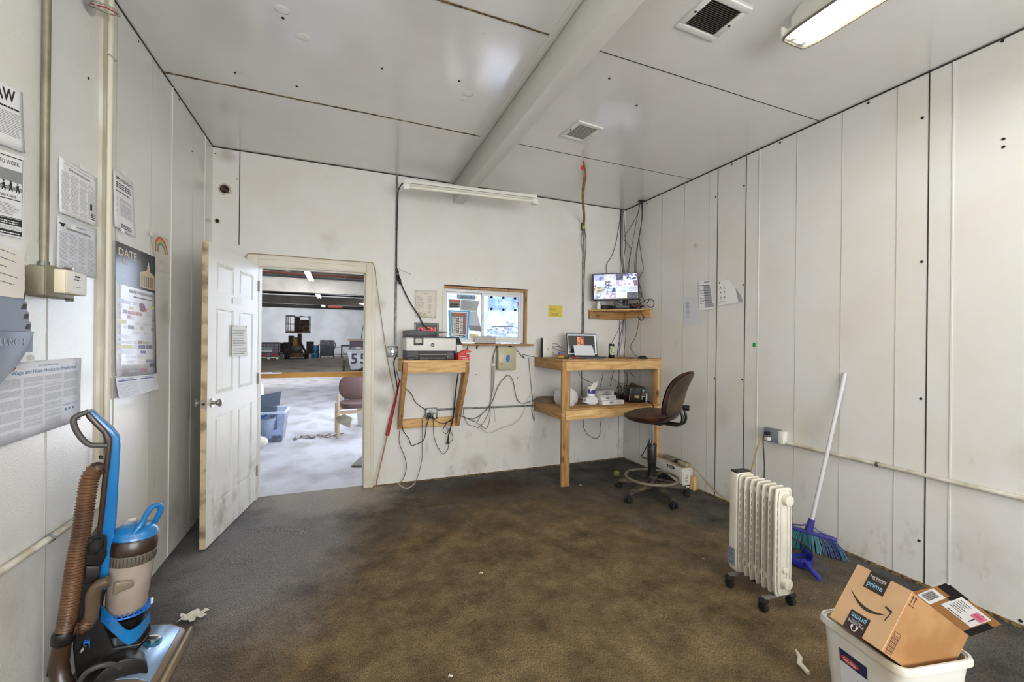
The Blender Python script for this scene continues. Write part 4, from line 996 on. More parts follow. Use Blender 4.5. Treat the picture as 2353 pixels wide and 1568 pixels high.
vent([(1285, 310), (1340, 327), (1388, 293), (1331, 277)], 'y', M('duct_grey', '#8f8d88', 0.7), 'small white closed air vent between beam and hanging strap', 12)

# ================================================================ conduits, boxes and wires
def conduit(name, pts, r, m, label, cat='conduit', clips=()):
    mb = MB(); mb.loft([Vector(p) for p in pts], r, 12); t = tag(mb.build(name, m, smooth=True), label, cat)
    for c, ax in clips:
        mb = MB(); c = Vector(c); d = Vector(ax)
        mb.cyl(c - d * .008, c + d * .008, r * 1.25, n=12); mb.build('clip', galv, t)
    return t
cx, cy = XL + .016, 2.046
conduit('wall_conduit', [(cx, cy, CH), (cx, cy, 1.66)], .0125, galv_dirty, 'thick steel conduit running down the wall to the thermostat box', clips=[((cx, cy, 1.668), (0, 0, 1))])
# box with thermostat below the conduit
t = thing('thermostat_box', 'dirty steel junction box with a cream thermostat on its front', 'thermostat', (XL, 2.05, 1.545))
b0, b1 = 1.975, 2.125
mb = MB(); mb.box(XL, b0, 1.545, XL + .055, b1, 1.655); mb.build('junction_box', galv_dirty, t, bevel=.01)
mb = MB()
for z in (1.575, 1.61):
    for k in range(3): mb.cyl((XL + .0, b0 - .001, z), (XL + .0, b0 - .001, z), .001)
mb = MB(); mb.box(XL + .055, b0 - .004, 1.548, XL + .060, b1 + .01, 1.658); mb.build('cover_plate', galv_dirty, t, bevel=.002)
for y, z in ((b1 - .02, 1.543), (b0 + .12, 1.662)): mb = MB(); mb.cyl((XL + .05, y, z), (XL + .075, y, z), .006, n=10); mb.build('screw', steel, t)
mb = MB(); mb.box(XL + .060, b0 + .035, 1.562, XL + .092, b1 + .015, 1.648); mb.m = 1; mb.box(XL + .092, b0 + .037, 1.564, XL + .096, b1 + .013, 1.646)
th = mb.build('thermostat', [M('cream_plastic', '#d8cdb6', 0.5), M('thermo_face', '#dcdad2', 0.45)], t, bevel=.004)
mb = MB(); mb.box(XL + .096, b0 + .085, 1.626, XL + .0975, b0 + .115, 1.631); [mb.box(XL + .096, b0 + .078 + k * .009, 1.615, XL + .0972, b0 + .081 + k * .009, 1.619) for k in range(5)]; mb.box(XL + .096, b0 + .09, 1.590, XL + .0968, b0 + .12, 1.5912); mb.build('dial_marks', ink_d, th)
# flat trim strip with a dark gap running full height
mb = MB(); mb.box(XL, 2.44, 0, XL + .012, 2.475, CH); mb.m = 1; mb.box(XL, 2.475, 0.0, XL + .004, 2.487, CH); mb.m = 2; mb.loft([(XL + .010, 2.502, 0.02), (XL + .010, 2.502, CH)], .014, 10); mb.m = 0; mb.box(XL, 2.515, 0, XL + .010, 2.54, CH)
struct(mb.build('trim_5', [M('trim_cream', '#d2cdbd', 0.5, col2='#bdb59f', scale=5), seam, M('trim_pale', '#d8d1be', 0.4)], smooth=True))
mb = MB(); z = lw(238, 122).z; mb.loft([(XL + .022 * math.cos(a) + .010, 2.505 + .03 * math.sin(a), z + .01 * math.sin(a * .5)) for a in [k * PI / 8 for k in range(16)]], .003, 6, False, True); tag(mb.build('wire_tie', cable_wht, smooth=True), 'pale wire tied round the cream wall strip near the ceiling', 'wire')
# low pipe
conduit('wall_pipe', [(XL + .018, 1.2, .651), (XL + .018, 2.44, .648)], .0125, M('pipe_white_dirty', '#d8d3c6', 0.5, col2='#b5a991', scale=9), 'white painted pipe low on the wall behind the vacuum cleaner', 'pipe', [((XL + .018, 2.09, .6485), (0, 1, 0))])
# sprinkler-like bracket with wire loops at the very top
c = lw(205, 5); t = thing('wall_fitting', 'chrome wall fitting with red wire loops at the top of the photo', 'fitting', (XL, c.y, c.z))
mb = MB(); mb.T = Matrix.Translation((XL, c.y - .01, c.z + .0)) @ Matrix.Rotation(PI / 2, 4, 'Y'); mb.lathe([(.012, .0), (.055, .0), (.055, .004), (.03, .014), (.012, .016)], n=24); mb.build('escutcheon', chrome, t, smooth=True)
mb = MB(); mb.tube([(XL + .01, c.y, c.z + .012), (XL + .06, c.y + .02, c.z + .014), (XL + .085, c.y + .03, c.z + .0), (XL + .06, c.y + .03, c.z - .012), (XL + .012, c.y + .01, c.z - .01)], .004, 6); mb.sphere((XL + .088, c.y + .03, c.z - .01), .006, 6); mb.build('frame_loop', galv_dirty, t, smooth=True)
mb = MB(); mb.tube([(XL + .02, c.y + .01, c.z), (XL + .05, c.y + .018, c.z + .004), (XL + .082, c.y + .03, c.z - .004)], .0028, 6); mb.build('red_wire', M('wire_red', '#9c1f26', 0.5), t, smooth=True)

# back wall conduits
x1 = bw(910, 600).x
conduit('wall_conduit', [(x1, YB - .014, CH), (x1, YB - .014, 1.35)], .0095, galv, 'thin steel conduit running down to the square box beside the printer', clips=[((x1, YB - .014, z), (0, 0, 1)) for z in (bw(910, 528).z, bw(908, 730).z, bw(907, 784).z)])
x2 = bw(1339, 600).x
conduit('wall_conduit', [(x2, YB - .014, bw(1341, 520).z), (x2, YB - .014, .72)], .0105, galv, 'steel conduit behind the laptop running down past both desk levels', clips=[((x2, YB - .014, bw(1340, py).z), (0, 0, 1)) for py in (607, 705)])
conduit('wall_conduit', [(.88, YB - .014, .708), (1.99, YB - .014, .697), (x2, YB - .014, .695)], .0095, galv, 'level steel conduit between the low outlet and the corner desk')
def gang_box(p, w, h, d, label, name='outlet_box', kind='plate', m=galv):
    """square steel box on the back wall centred at p"""
    t = thing(name, label, 'electrical box', (p.x, YB, p.z - h / 2))
    mb = MB(); mb.box(p.x - w / 2, YB - d, p.z - h / 2, p.x + w / 2, YB, p.z + h / 2); mb.build('box', m, t, bevel=.006)
    mb = MB(); mb.box(p.x - w / 2 + .002, YB - d - .003, p.z - h / 2 + .002, p.x + w / 2 - .002, YB - d, p.z + h / 2 - .002); f = mb.build('cover_plate', m, t, bevel=.002)
    for a in (-1, 1):
        for b in (-1, 1): mb = MB(); mb.cyl((p.x + a * (w / 2 - .01), YB - d - .002, p.z + b * (h / 2 - .01)), (p.x + a * (w / 2 - .01), YB - d - .005, p.z + b * (h / 2 - .01)), .005, n=8); mb.build('screw', hole, t)
    return t
p = bw(901, 808); t = gang_box(p, .105, .105, .045, 'square steel box with a round dial cover beside the printer')
mb = MB(); mb.cyl((p.x, YB - .048, p.z), (p.x, YB - .056, p.z), .022, .015, n=18); mb.cyl((p.x, YB - .05, p.z + .026), (p.x, YB - .054, p.z + .026), .006); mb.cyl((p.x, YB - .05, p.z - .028), (p.x, YB - .054, p.z - .028), .006); mb.build('dial', steel, t, smooth=True)
p = bw(990, 949.5); t = gang_box(p, .118, .108, .045, 'steel twin outlet box above the lower rail of the printer stand')
for dz in (-.024, .024):
    mb = MB(); mb.cyl((p.x + .03, YB - .047, p.z + dz), (p.x + .03, YB - .052, p.z + dz), .017, n=18); mb.m = 1; mb.box(p.x + .022, YB - .053, p.z + dz - .003, p.x + .025, YB - .051, p.z + dz + .009); mb.box(p.x + .034, YB - .053, p.z + dz - .003, p.x + .037, YB - .051, p.z + dz + .009); mb.build('socket_face', [white_pl, hole], t)
mb = MB(); mb.box(p.x - .045, YB - .085, p.z - .035, p.x - .012, YB - .048, p.z + .012); mb.build('plug', black, t, bevel=.006)
# right wall outlet with two plugs, and its pipe
p = rw(1781, 1001)
t = thing('outlet_box', 'steel outlet box with two plugs above the oil heater', 'electrical box', (XR, p.y, p.z - .05))
mb = MB(); mb.box(XR - .045, p.y - .06, p.z - .05, XR, p.y + .06, p.z + .055); mb.build('box', galv, t, bevel=.006)
mb = MB(); mb.box(XR - .049, p.y - .058, p.z - .048, XR - .045, p.y + .058, p.z + .052); mb.build('cover_plate', M('plate_bluegrey', '#868c93', 0.45, .4), t, bevel=.002)
mb = MB(); mb.box(XR - .05, p.y - .1, p.z - .045, XR, p.y - .06, p.z + .05); mb.build('side_bracket', white_pl, t, bevel=.004)
mb = MB(); mb.box(XR - .09, p.y + .0, p.z + .008, XR - .05, p.y + .03, p.z + .032); mb.build('black_plug', black, t, bevel=.006)
mb = MB(); mb.box(XR - .085, p.y - .005, p.z - .036, XR - .05, p.y + .025, p.z - .010); mb.build('white_plug', white_pl, t, bevel=.006)
PO = p.copy()
conduit('wall_pipe', [(XR - .018, p.y - .1, .651), (XR - .018, .1, .648)], .0125, M('pipe_cream_dirty', '#d8d4c8', 0.5, col2='#b7ab95', scale=9), 'dirty white pipe running level behind the broom', 'pipe', [((XR - .018, y, .65), (0, 1, 0)) for y in (rw(2020, 1062).y,)])

# ------------------------------------------------ cables on the back wall
def cable(pts, r, m, label, off=.012, name='cable', plane=None, group=None):
    P = [(plane or bw)(px, py, off) for px, py in pts]
    mb = MB(); mb.tube(P, r, 6, 5); return tag(mb.build(name, m, smooth=True), label, 'cable', group)
def cab3(P, r, m, label, name='cable'):
    mb = MB(); mb.tube(P, r, 6, 6); return tag(mb.build(name, m, smooth=True), label, 'cable')
cable([(563, 592), (568, 585), (580, 583), (640, 587), (760, 597), (845, 603), (858, 608), (864, 640), (872, 700), (885, 790), (897, 860), (912, 925)], .0035, cable_tan, 'thin tan cable draped over the door casing and down past the box', .03)
mb = MB(); mb.tube([Vector((.50, 3.76, 2.775)), Vector((.475, 3.84, 2.80)), Vector((.465, 4.0, 2.80)), bw(914, 450, .05)] + [bw(px_, py_, .03) for px_, py_ in ((912, 520), (911, 600), (913, 622), (925, 660), (945, 700), (962, 725), (972, 745), (985, 758))], .0065, 6, 5); tag(mb.build('cable', cable_blk, smooth=True), 'thick black lamp cord running down the steel conduit to the printer', 'cable')
cable([(906, 614), (915, 617), (945, 631)], .003, cable_wht, 'short white zip tie tail sticking out from the conduit', .03)
mb = MB(); c = bw(914, 636, .04); mb.sphere(c, .022, 8, (.8, 1, 1)); mb.sphere(c + Vector((.012, 0, -.03)), .02, 8); mb.sphere(c + Vector((-.002, 0, .045)), .014, 8); mb.sphere(c + Vector((.02, -.01, -.06)), .014, 8)
tag(mb.build('plug_cluster', black, smooth=True), 'cluster of black plug heads hanging on the steel conduit', 'plug')
cable([(910, 820), (905, 833), (908, 860), (913, 890), (914, 905)], .0055, cable_blk, 'black cord dropping from the printer behind the stand leg', .035)
cable([(910, 850), (920, 880), (932, 893), (945, 905), (955, 925), (975, 940), (988, 950)], .0035, cable_blk, 'thin black cord crossing the open printer stand to the outlet', .03)
cable([(923, 955), (925, 985), (932, 998), (940, 1010), (945, 1024), (955, 1022), (970, 1015), (976, 1005), (979, 985), (985, 962)], .004, cable_blk, 'black cord looping below the printer stand from the outlet', .06)
cable([(918, 990), (918, 1020), (930, 1050), (934, 1075), (928, 1098), (918, 1112)], .004, cable_gry, 'grey cable hanging below the printer stand leg to the floor', .05)
cable([(980, 950), (971, 965), (970, 1010), (970, 1050), (963, 1085), (955, 1108)], .0035, cable_gry, 'long grey cable hanging from the outlet down to the floor', .06)
cab3([fl(914, 1110, .012), fl(925, 1120, .006), fl(938, 1122, .006), fl(950, 1114, .008), fl(955, 1107, .012)], .005, cable_wht, 'white cable loop lying on the carpet against the back wall')
cable([(1053, 858), (1049, 885), (1045, 920), (1043, 945), (1040, 965), (1035, 985), (1031, 1000), (1029, 1016)], .0065, cable_blk, 'thick black plugged cord hanging under the printer stand', .05)
mb = MB(); c = bw(1029, 1018, .05); mb.cyl(c + Vector((0, 0, .015)), c - Vector((0, 0, .012)), .012, .016); tag(mb.build('dangling_plug', black, smooth=True), 'black plug dangling below the printer stand', 'plug')
cable([(995, 958), (996, 980), (997, 1000), (1002, 1020), (1012, 1038), (1018, 1044), (1028, 1035), (1032, 1020), (1040, 1010), (1038, 995), (1030, 985)], .003, cable_blk, 'thin black wire looping lowest under the printer stand', .055)
cable([(992, 955), (1005, 970), (1020, 973), (1035, 968), (1043, 958), (1025, 975), (1018, 990), (1024, 997), (1030, 990), (1022, 978)], .003, cable_blk, 'small twisted black wire by the lower rail of the stand', .06)
cable([(1059, 857), (1062, 880), (1058, 905), (1050, 935)], .003, cable_gry, 'thin grey wire behind the slanting leg of the stand', .02)
cable([(1181, 800), (1190, 808), (1200, 820), (1206, 824), (1200, 815), (1215, 818), (1228, 820)], .003, cable_blk, 'black wires bunching from the key box toward the router', .02)
cable([(1140, 800), (1145, 794), (1160, 792), (1176, 797)], .008, cable_blk, 'black cable bundle arching over the top of the key box', .02)
cable([(1140, 800), (1134, 820), (1133, 850), (1133, 890), (1127, 925), (1126, 960), (1118, 985), (1105, 978), (1085, 962)], .0032, cable_gry, 'grey cable hanging beside the key box and looping to the stand', .02)
cable([(1138, 805), (1131, 830), (1129, 880), (1128, 920), (1120, 940), (1105, 955), (1095, 970), (1070, 960), (1058, 956)], .0032, cable_gry, 'second grey cable beside the key box sagging to the slanting leg', .028)
cable([(1141, 812), (1137, 860), (1135, 890), (1136, 930), (1138, 970)], .003, cable_wht, 'straight pale wire end hanging under the key box', .02)
mb = MB(); c = bw(1134, 838, .02); mb.cbox(c, (.03, .015, .03)); tag(mb.build('wire_clip', white_pl, bevel=.003), 'small white clip holding the wires left of the key box', 'clip')
cable([(1058, 956), (1085, 963), (1110, 950), (1130, 925), (1145, 888), (1160, 868), (1170, 863), (1180, 880), (1187, 915), (1200, 927), (1222, 922), (1235, 915)], .0042, cable_gry, 'grey cable rising in a tall hump between the stand and the corner desk', .03)
cable([(1085, 962), (1100, 975), (1115, 992), (1130, 995), (1150, 985), (1180, 975), (1200, 955), (1210, 925), (1222, 905), (1235, 912)], .0035, cable_wht, 'pale cable sweeping under the level conduit up to the desk', .04)
cable([(1065, 940), (1066, 955), (1075, 975), (1090, 980), (1100, 983), (1112, 970), (1122, 950), (1128, 930)], .0032, cable_gry, 'grey cable loop just beside the slanting leg of the stand', .034)
cable([(1215, 822), (1218, 860), (1222, 900), (1225, 930), (1222, 945), (1228, 968), (1226, 940)], .003, cable_gry, 'thin grey wire hanging at the wall end of the corner desk', .02)
# cables up to the ceiling in the corner
def ccab(pts, r, lab, m=cable_blk, off=.02): return cable(pts, r, m, lab, off, group=None)
ccab([(1427, 482), (1424, 510), (1415, 560), (1405, 590), (1393, 612), (1400, 650)], .003, 'thin black cable bowing out toward the top edge of the monitor')
ccab([(1428, 482), (1427, 540), (1427, 590), (1432, 640), (1433, 712)], .004, 'straight black cable in the corner bundle, nearest the conduit', off=.03)
ccab([(1431, 482), (1431, 540), (1430, 590), (1434, 640), (1434, 712)], .004, 'straight dark cable in the middle of the corner bundle', cable_gry, .025)
ccab([(1433, 484), (1437, 560), (1433, 600), (1436, 640), (1435, 712)], .0035, 'dark cable of the corner bundle closest to the panelled wall', off=.04)
def rcab(pts, r, lab, off=.02, m=cable_blk): P = [rw(px, py, off) for px, py in pts]; return cab3(P, r, m, lab)
rcab([(1471, 462), (1466, 490), (1450, 520), (1434, 545), (1440, 558), (1450, 572), (1447, 590), (1440, 640), (1442, 700)], .003, 'black cable zigzagging from the ceiling hole toward the monitor', .03)
rcab([(1472, 462), (1464, 500), (1455, 550), (1448, 590), (1443, 640), (1440, 700)], .003, 'black cable falling straight from the ceiling hole behind the monitor', .05)
rcab([(1474, 462), (1475, 500), (1470, 540), (1466, 560), (1462, 600), (1462, 640), (1466, 670), (1472, 700)], .0035, 'black cable swaying past the side of the monitor to the shelf', .02)
rcab([(1477, 462), (1476, 500), (1469, 545), (1474, 590), (1478, 620), (1468, 645), (1475, 680), (1462, 700)], .0035, 'black cable kinking widest beside the monitor', .035)
rcab([(1476, 463), (1474, 510), (1468, 545), (1458, 610), (1464, 660), (1480, 690), (1482, 705)], .003, 'thin black cable ending at the plug heap on the monitor shelf', .05)
mb = MB(); c = fl(1474, 461, CH); mb.box(c.x - .03, c.y - .02, CH - .012, min(c.x + .03, XR - .006), c.y + .02, CH); tag(mb.build('cable_grommet', black), 'black rimmed hole in the ceiling where the cables come through', 'grommet')
for i, (pts, lab) in enumerate((([(1432, 735), (1428, 760), (1422, 790), (1418, 818)], 'black cable fanning under the monitor shelf toward the drink can'), ([(1433, 735), (1430, 770), (1425, 800), (1417, 820)], 'black cable under the monitor shelf, second of the fan'),
                    ([(1434, 735), (1433, 770), (1434, 800), (1435, 820)], 'black cable dropping straight from the monitor shelf to the desk'), ([(1436, 735), (1438, 770), (1436, 790), (1433, 820)], 'black cable of the shelf fan closest to the corner'),
                    ([(1430, 735), (1420, 760), (1410, 780), (1404, 792)], 'thin black cable slanting from the monitor shelf to the can'))):
    ccab(pts, .003, lab, off=.03 + .012 * i)
rcab([(1466, 705), (1468, 722), (1467, 745), (1460, 775), (1449, 795), (1455, 812), (1470, 822)], .003, 'curving black mouse cable dropping from the monitor shelf', .06)
rcab([(1471, 712), (1474, 722), (1480, 730), (1473, 737), (1466, 728)], .0045, 'short looped black lead hanging off the edge of the monitor shelf', .08)
P = [rw(px, py, .25) for px, py in ((1455, 700), (1470, 700), (1483, 690), (1497, 688), (1503, 698), (1497, 707), (1486, 700), (1492, 690))]; cab3(P, .004, cable_blk, 'black cable coil looping out over the end of the monitor shelf')
# yellow strap with red tag from ceiling
c = fl(1341, 370, CH); p2 = bw(1340, 515, .03)
mb = MB(); A0, A1 = Vector((c.x, c.y, CH)), Vector((p2.x + .004, YB - .03, p2.z)); A = [A0.lerp(A1, k / 6) + Vector((.02 * math.sin(k * 1.5), 0, 0)) * (.9 if k == 1 else .35) for k in range(7)]
pts = catmull(A, 5); vs = []; n = len(pts)
for i in range(n - 1):
    w0 = .006 + .011 * min(1, i / 6); w1 = .006 + .011 * min(1, (i + 1) / 6)
    mb.quad(pts[i] - Vector((w0, 0, 0)), pts[i] + Vector((w0, 0, 0)), pts[i + 1] + Vector((w1, 0, 0)), pts[i + 1] - Vector((w1, 0, 0)))
st_ = tag(mb.build('hanging_strap', M('strap_yellow', '#9c8246', 0.8, col2='#7a6434', scale=20), solid=.003), 'yellow brown strap hanging from the ceiling down onto the conduit', 'strap')
mb = MB(); r0 = c + Vector((-.005, -.01, -.02)); mb.tube([c, c + Vector((-.002, -.004, -.03)), c + Vector((-.008, 0, -.05))], .003, 6); mb.sphere(c + Vector((-.01, .0, -.065)), .018, 8, (.8, .6, 1)); mb.build('red_tag', M('tag_red', '#c8201f', 0.5), st_, smooth=True)
mb = MB(); mb.box(p2.x - .018, YB - .04, p2.z - .07, p2.x + .016, YB - .002, p2.z + .01); mb.m = 1; mb.box(p2.x - .016, YB - .042, p2.z - .06, p2.x + .010, YB - .04, p2.z - .02); mb.build('tape_wrap', [M('tape_green', '#39502a', 0.5), M('tape_yellow', '#c8b83a', 0.5)], st_)
cable([(1340, 522), (1336, 545), (1336, 562), (1340, 580)], .0035, cable_gry, 'short grey cable bowing out beside the conduit below the strap', .03)
cable([(1343, 522), (1347, 560), (1344, 600), (1342, 680), (1342, 765)], .004, M('cable_brown', '#6b5440', 0.6), 'brown cable running down along the conduit behind the laptop', .02)

# ================================================================ papers on the side wall by the conduit
def LQ(pts, off=.004, curl=0.0): return Q(*[lw(px, py, off) for px, py in pts], nrm=(1, 0, 0), curl=curl)
q = LQ([(-40, 170), (52, 213), (55, 352), (-40, 318)], curl=.004)
o = paper('law_poster', 'white employment law poster with a huge heading ending in AW', 'poster', q, paper_w)
mb = MB(); q.text(mb, 'LAW', q.W * .78, q.H * .76, q.H * .27, .001, .03, 'r'); q.lines(mb, q.W * .2, q.H * .64, q.W * .9, q.H * .70, 1, .5, .001, .02); mb.build('heading', ink_d, o)
mb = MB(); q.lines(mb, .02, q.H * .2, q.W * .92, q.H * .60, 15, .35, .001, .1); mb.build('text_lines', ink, o)
q = LQ([(-40, 330), (55, 362), (52, 549), (-40, 530)])
o = paper('right_to_work_poster', 'black and white right to work poster with silhouettes of workers', 'poster', q, paper_w)
mb = MB(); W_, H_ = q.W, q.H
for a, b, c, d in ((.05, .44, .97, .45), (.05, .95, .97, .96), (.96, .44, .97, .96), (.05, .22, .97, .228), (.96, .05, .97, .43)): q.rect(mb, W_ * a, H_ * b, W_ * c, H_ * d, .0012)
q.rect(mb, W_ * .05, H_ * .135, W_ * .97, H_ * .215, .001); q.rect(mb, W_ * .05, H_ * .02, W_ * .97, H_ * .075, .001)
q.text(mb, 'RIGHT TO WORK', W_ * .88, H_ * .86, H_ * .07, .0012, .003, 'r'); q.text(mb, 'make it away', W_ * .80, H_ * .47, H_ * .055, .0012, .01, 'r')
for k, x in enumerate((.28, .48, .66, .84)):
    q.rect(mb, W_ * (x - .03), H_ * .56, W_ * (x + .03), H_ * (.64 - .01 * (k % 2)), .0016); q.rect(mb, W_ * (x - .015), H_ * .64, W_ * (x + .015), H_ * .665, .0016); q.rect(mb, W_ * (x - .05), H_ * .54, W_ * (x - .02), H_ * .57, .0016); q.rect(mb, W_ * (x + .02), H_ * .54, W_ * (x + .05), H_ * .57, .0016); q.rect(mb, W_ * (x - .06), H_ * .60, W_ * x, H_ * .615, .0016)
mb.build('print', ink_d, o)
mb = MB(); q.rect(mb, W_ * .1, H_ * .66, W_ * .95, H_ * .80, .0009); q.rect(mb, W_ * .1, H_ * .56, W_ * .95, H_ * .60, .0009); mb.build('picture_panel', M('panel_grey', '#8b8c90', 0.7), o)
mb = MB(); q.lines(mb, W_ * .25, H_ * .26, W_ * .9, H_ * .40, 8, .35, .001, .4); q.lines(mb, W_ * .15, H_ * .085, W_ * .9, H_ * .125, 3, .35, .001, .2); mb.build('text_lines', ink, o)
mb = MB(); q.lines(mb, W_ * .1, H_ * .15, W_ * .93, H_ * .20, 2, .45, .0016, .1); q.lines(mb, W_ * .4, H_ * .035, W_ * .93, H_ * .06, 1, .5, .0016, .1); mb.build('reversed_text', paper_w, o)
def column_doc(o, q, cols, top, bot, n, m=M('ink_light', '#a3a5aa', 0.8), o2=.0011):
    mb = MB()
    w = (q.W * .9) / cols
    for i in range(cols): q.lines(mb, q.W * .05 + i * w, q.H * bot, q.W * .05 + (i + .92) * w, q.H * top, n, .4, o2, .35)
    return mb.build('text_columns', m, o)
q = LQ([(136, 358), (224, 410), (222, 522), (134, 487)], curl=.004)
o = paper('unemployment_notice', 'upper of two matching notices taped between the conduit and the cream strip', 'notice', q, paper_w)
mb = MB(); q.text(mb, 'DHR Notice to Employees', q.W * .5, q.H * .83, q.H * .07, .0012, .005, 'c', fitw=q.W * .55); q.rect(mb, q.W * .1, q.H * .92, q.W * .95, q.H * .925, .001); q.rect(mb, q.W * .78, q.H * .28, q.W * .84, q.H * .40, .0012); q.lines(mb, q.W * .8, q.H * .10, q.W * .96, q.H * .24, 4, .5, .0012); mb.build('heading', ink_d, o)
column_doc(o, q, 4, .78, .08, 26)
q = LQ([(132, 494), (223, 527), (221, 640), (128, 622)], curl=.003)
o = paper('wage_notice', 'lower of two matching notices, with a small state emblem in its corner', 'notice', q, paper_g)
mb = MB(); q.text(mb, 'N.C. Department of Labor', q.W * .5, q.H * .88, q.H * .045, .0012, 0, 'c'); q.text(mb, 'Wage and Hour Notice to Employees', q.W * .5, q.H * .79, q.H * .07, .0012, .004, 'c', fitw=q.W * .62)
q.rect(mb, q.W * .04, q.H * .86, q.W * .18, q.H * .89, .001); q.rect(mb, q.W * .08, q.H * .82, q.W * .15, q.H * .86, .001); mb.build('heading', ink_d, o)
column_doc(o, q, 4, .74, .08, 26)
q = LQ([(260, 388), (306, 421), (310, 547), (262, 520)], curl=.003)
o = paper('rights_notice', 'narrow employee rights notice taped above the calendar', 'notice', q, paper_w)
mb = MB(); q.text(mb, 'EMPLOYEE RIGHTS', q.W * .5, q.H * .87, q.H * .075, .0012, .02, 'c', fitw=q.W * .8); q.lines(mb, q.W * .12, q.H * .66, q.W * .9, q.H * .84, 5, .5, .0012, .2); q.lines(mb, q.W * .3, q.H * .05, q.W * .92, q.H * .13, 3, .55, .0012, .3); mb.build('heading', ink_d, o)
mb = MB(); q.lines(mb, q.W * .28, q.H * .26, q.W * .88, q.H * .58, 18, .35, .0012, .1); [q.lines(mb, q.W * .1, q.H * (.3 + k * .11), q.W * .2, q.H * (.315 + k * .11), 1, .5, .0012) for k in range(3)]; mb.build('text_lines', ink, o)
mb = MB(); 
for px, py in ((170, 523), (282, 530), (285, 398), (190, 385), (88, 822), (275, 547), (348, 538)):
    p = lw(px, py, .010); mb.cbox(p, (.0006, .035, .02))
o = mb.build('clear_tape', tape); tag(o, 'bits of clear tape holding the papers on the side wall', 'tape'); o['kind'] = 'stuff'
# rainbow drawing
q = LQ([(345, 533), (386, 549), (390, 628), (360, 620)], .002)
o = paper('rainbow_drawing', "child's crayon drawing of a rainbow taped behind the calendar", 'drawing', q, M('drawing_paper', '#cfcac0', 0.8))
for i, h in enumerate(('#c4574f', '#d98f4e', '#d9c46a', '#7fa57c', '#6c87b0')):
    mb = MB(); R0, R1 = q.W * (.40 - i * .042), q.W * (.40 - (i + 1) * .042 + .004); cx_, cy_ = q.W * .52, q.H * .52
    for k in range(12):
        a0, a1 = PI * k / 12, PI * (k + 1) / 12
        mb.quad(*[q.p(cx_ + r * math.cos(a), cy_ + r * 1.05 * math.sin(a), .001) for r, a in ((R0, a0), (R0, a1), (R1, a1), (R1, a0))])
    mb.build('rainbow_band', M('crayon_%s' % 'abcde'[i], h, 0.8), o)
mb = MB(); [mb.tube([q.p(q.W * (.2 + .1 * k), q.H * (.1 + .04 * (k % 3)), .0012), q.p(q.W * (.25 + .1 * k), q.H * (.3), .0012), q.p(q.W * (.32 + .08 * k), q.H * (.15 + .05 * (k % 2)), .0012)], .0012, 4) for k in range(6)]; mb.build('scribble', M('scribble_grey', '#96939a', 0.8), o)
# hanging calendar with advert sheet
q = LQ([(265, 553), (356, 591), (358, 858), (266, 866)], .008, curl=.003)
o = paper('calendar', 'tall glossy wall calendar with a black masthead and many adverts', 'calendar', q, M('calendar_sheet', '#e4e3ea', 0.22, spec=.7))
W_, H_ = q.W, q.H
mb = MB(); q.rect(mb, 0, H_ * .69, W_, H_, .0012); q.rect(mb, W_ * .975, 0, W_, H_, .0012); mb.build('masthead', M('gloss_black', '#16171f', 0.2, col2='#33415e', scale=5), o)
mb = MB(); q.text(mb, 'DATE', W_ * .06, H_ * .905, H_ * .085, .0022, .02, fitw=W_ * .42); q.text(mb, 'CO', W_ * .14, H_ * .85, H_ * .06, .0022, .01); mb.build('masthead_lettering', M('letter_tan', '#c9b49a', 0.4), o)
mb = MB()
q.rect(mb, W_ * .56, H_ * .71, W_ * .98, H_ * .83, .0018); mb.prism([q.p(W_ * .58, H_ * .83, .0018), q.p(W_ * .78, H_ * .865, .0018), q.p(W_ * .98, H_ * .83, .0018)], q.n * .0003); q.rect(mb, W_ * .76, H_ * .86, W_ * .84, H_ * .90, .0018); q.rect(mb, W_ * .785, H_ * .90, W_ * .815, H_ * .93, .0018)
bd = mb.build('courthouse_picture', M('building_cream', '#c6b084', 0.4), o)
mb = MB()
for k in range(6): q.rect(mb, W_ * (.60 + k * .062), H_ * .72, W_ * (.622 + k * .062), H_ * .81, .0024)
mb.build('windows_row', M('win_violet', '#3a3350', 0.3), bd)
mb = MB(); q.text(mb, 'EBANE FOUNDATION', W_ * .30, H_ * .645, H_ * .034, .002, .004, fitw=W_ * .6); q.lines(mb, W_ * .4, H_ * .60, W_ * .9, H_ * .63, 2, .5, .002, .1); mb.build('foundation_lettering', M('letter_slate', '#5a5f74', 0.5), o)
ads = ['#9b5560', '#7886b4', '#cfc878', '#5068a6', '#9fb392', '#555878', '#b97868', '#8a8c96', '#c9cbd6', '#7d6c88', '#5f6066', '#b9c4dc', '#b38a84']
groups = {}
random.seed(21)
for r in range(15):
    x = .03
    while x < .92:
        w = random.uniform(.09, .22); 
        if random.random() < .72: groups.setdefault(random.choice(ads) if random.random() < .45 else '#a9abb8', []).append((x, .02 + r * .038, min(x + w - .015, .96), .02 + r * .038 + random.uniform(.02, .033)))
        x += w
mats_, mb = [], MB()
for i, (h, rs) in enumerate(groups.items()):
    mats_.append(M('ad_' + h[1:], h, 0.3)); mb.m = i
    for a, b, c, d in rs:
        if h == '#a9abb8': q.lines(mb, W_ * a, H_ * b, W_ * c, H_ * d, 4, .4, .002, .3)
        else: q.rect(mb, W_ * a, H_ * b, W_ * c, H_ * d, .0018)
mb.build('adverts', mats_, o)
mb = MB(); ring = [q.p(W_ * (.62 + .075 * math.cos(k * PI / 12)), H_ * (.545 + .034 * math.sin(k * PI / 12)), .0024) for k in range(24)]; mb.quad(*ring); mb.build('round_seal', M('seal_maroon', '#7a3a44', 0.3), o)
q2 = LQ([(266, 868), (357, 860), (364, 893), (272, 919)], .014); q2.curl = .006
W_, H_ = q2.W, q2.H
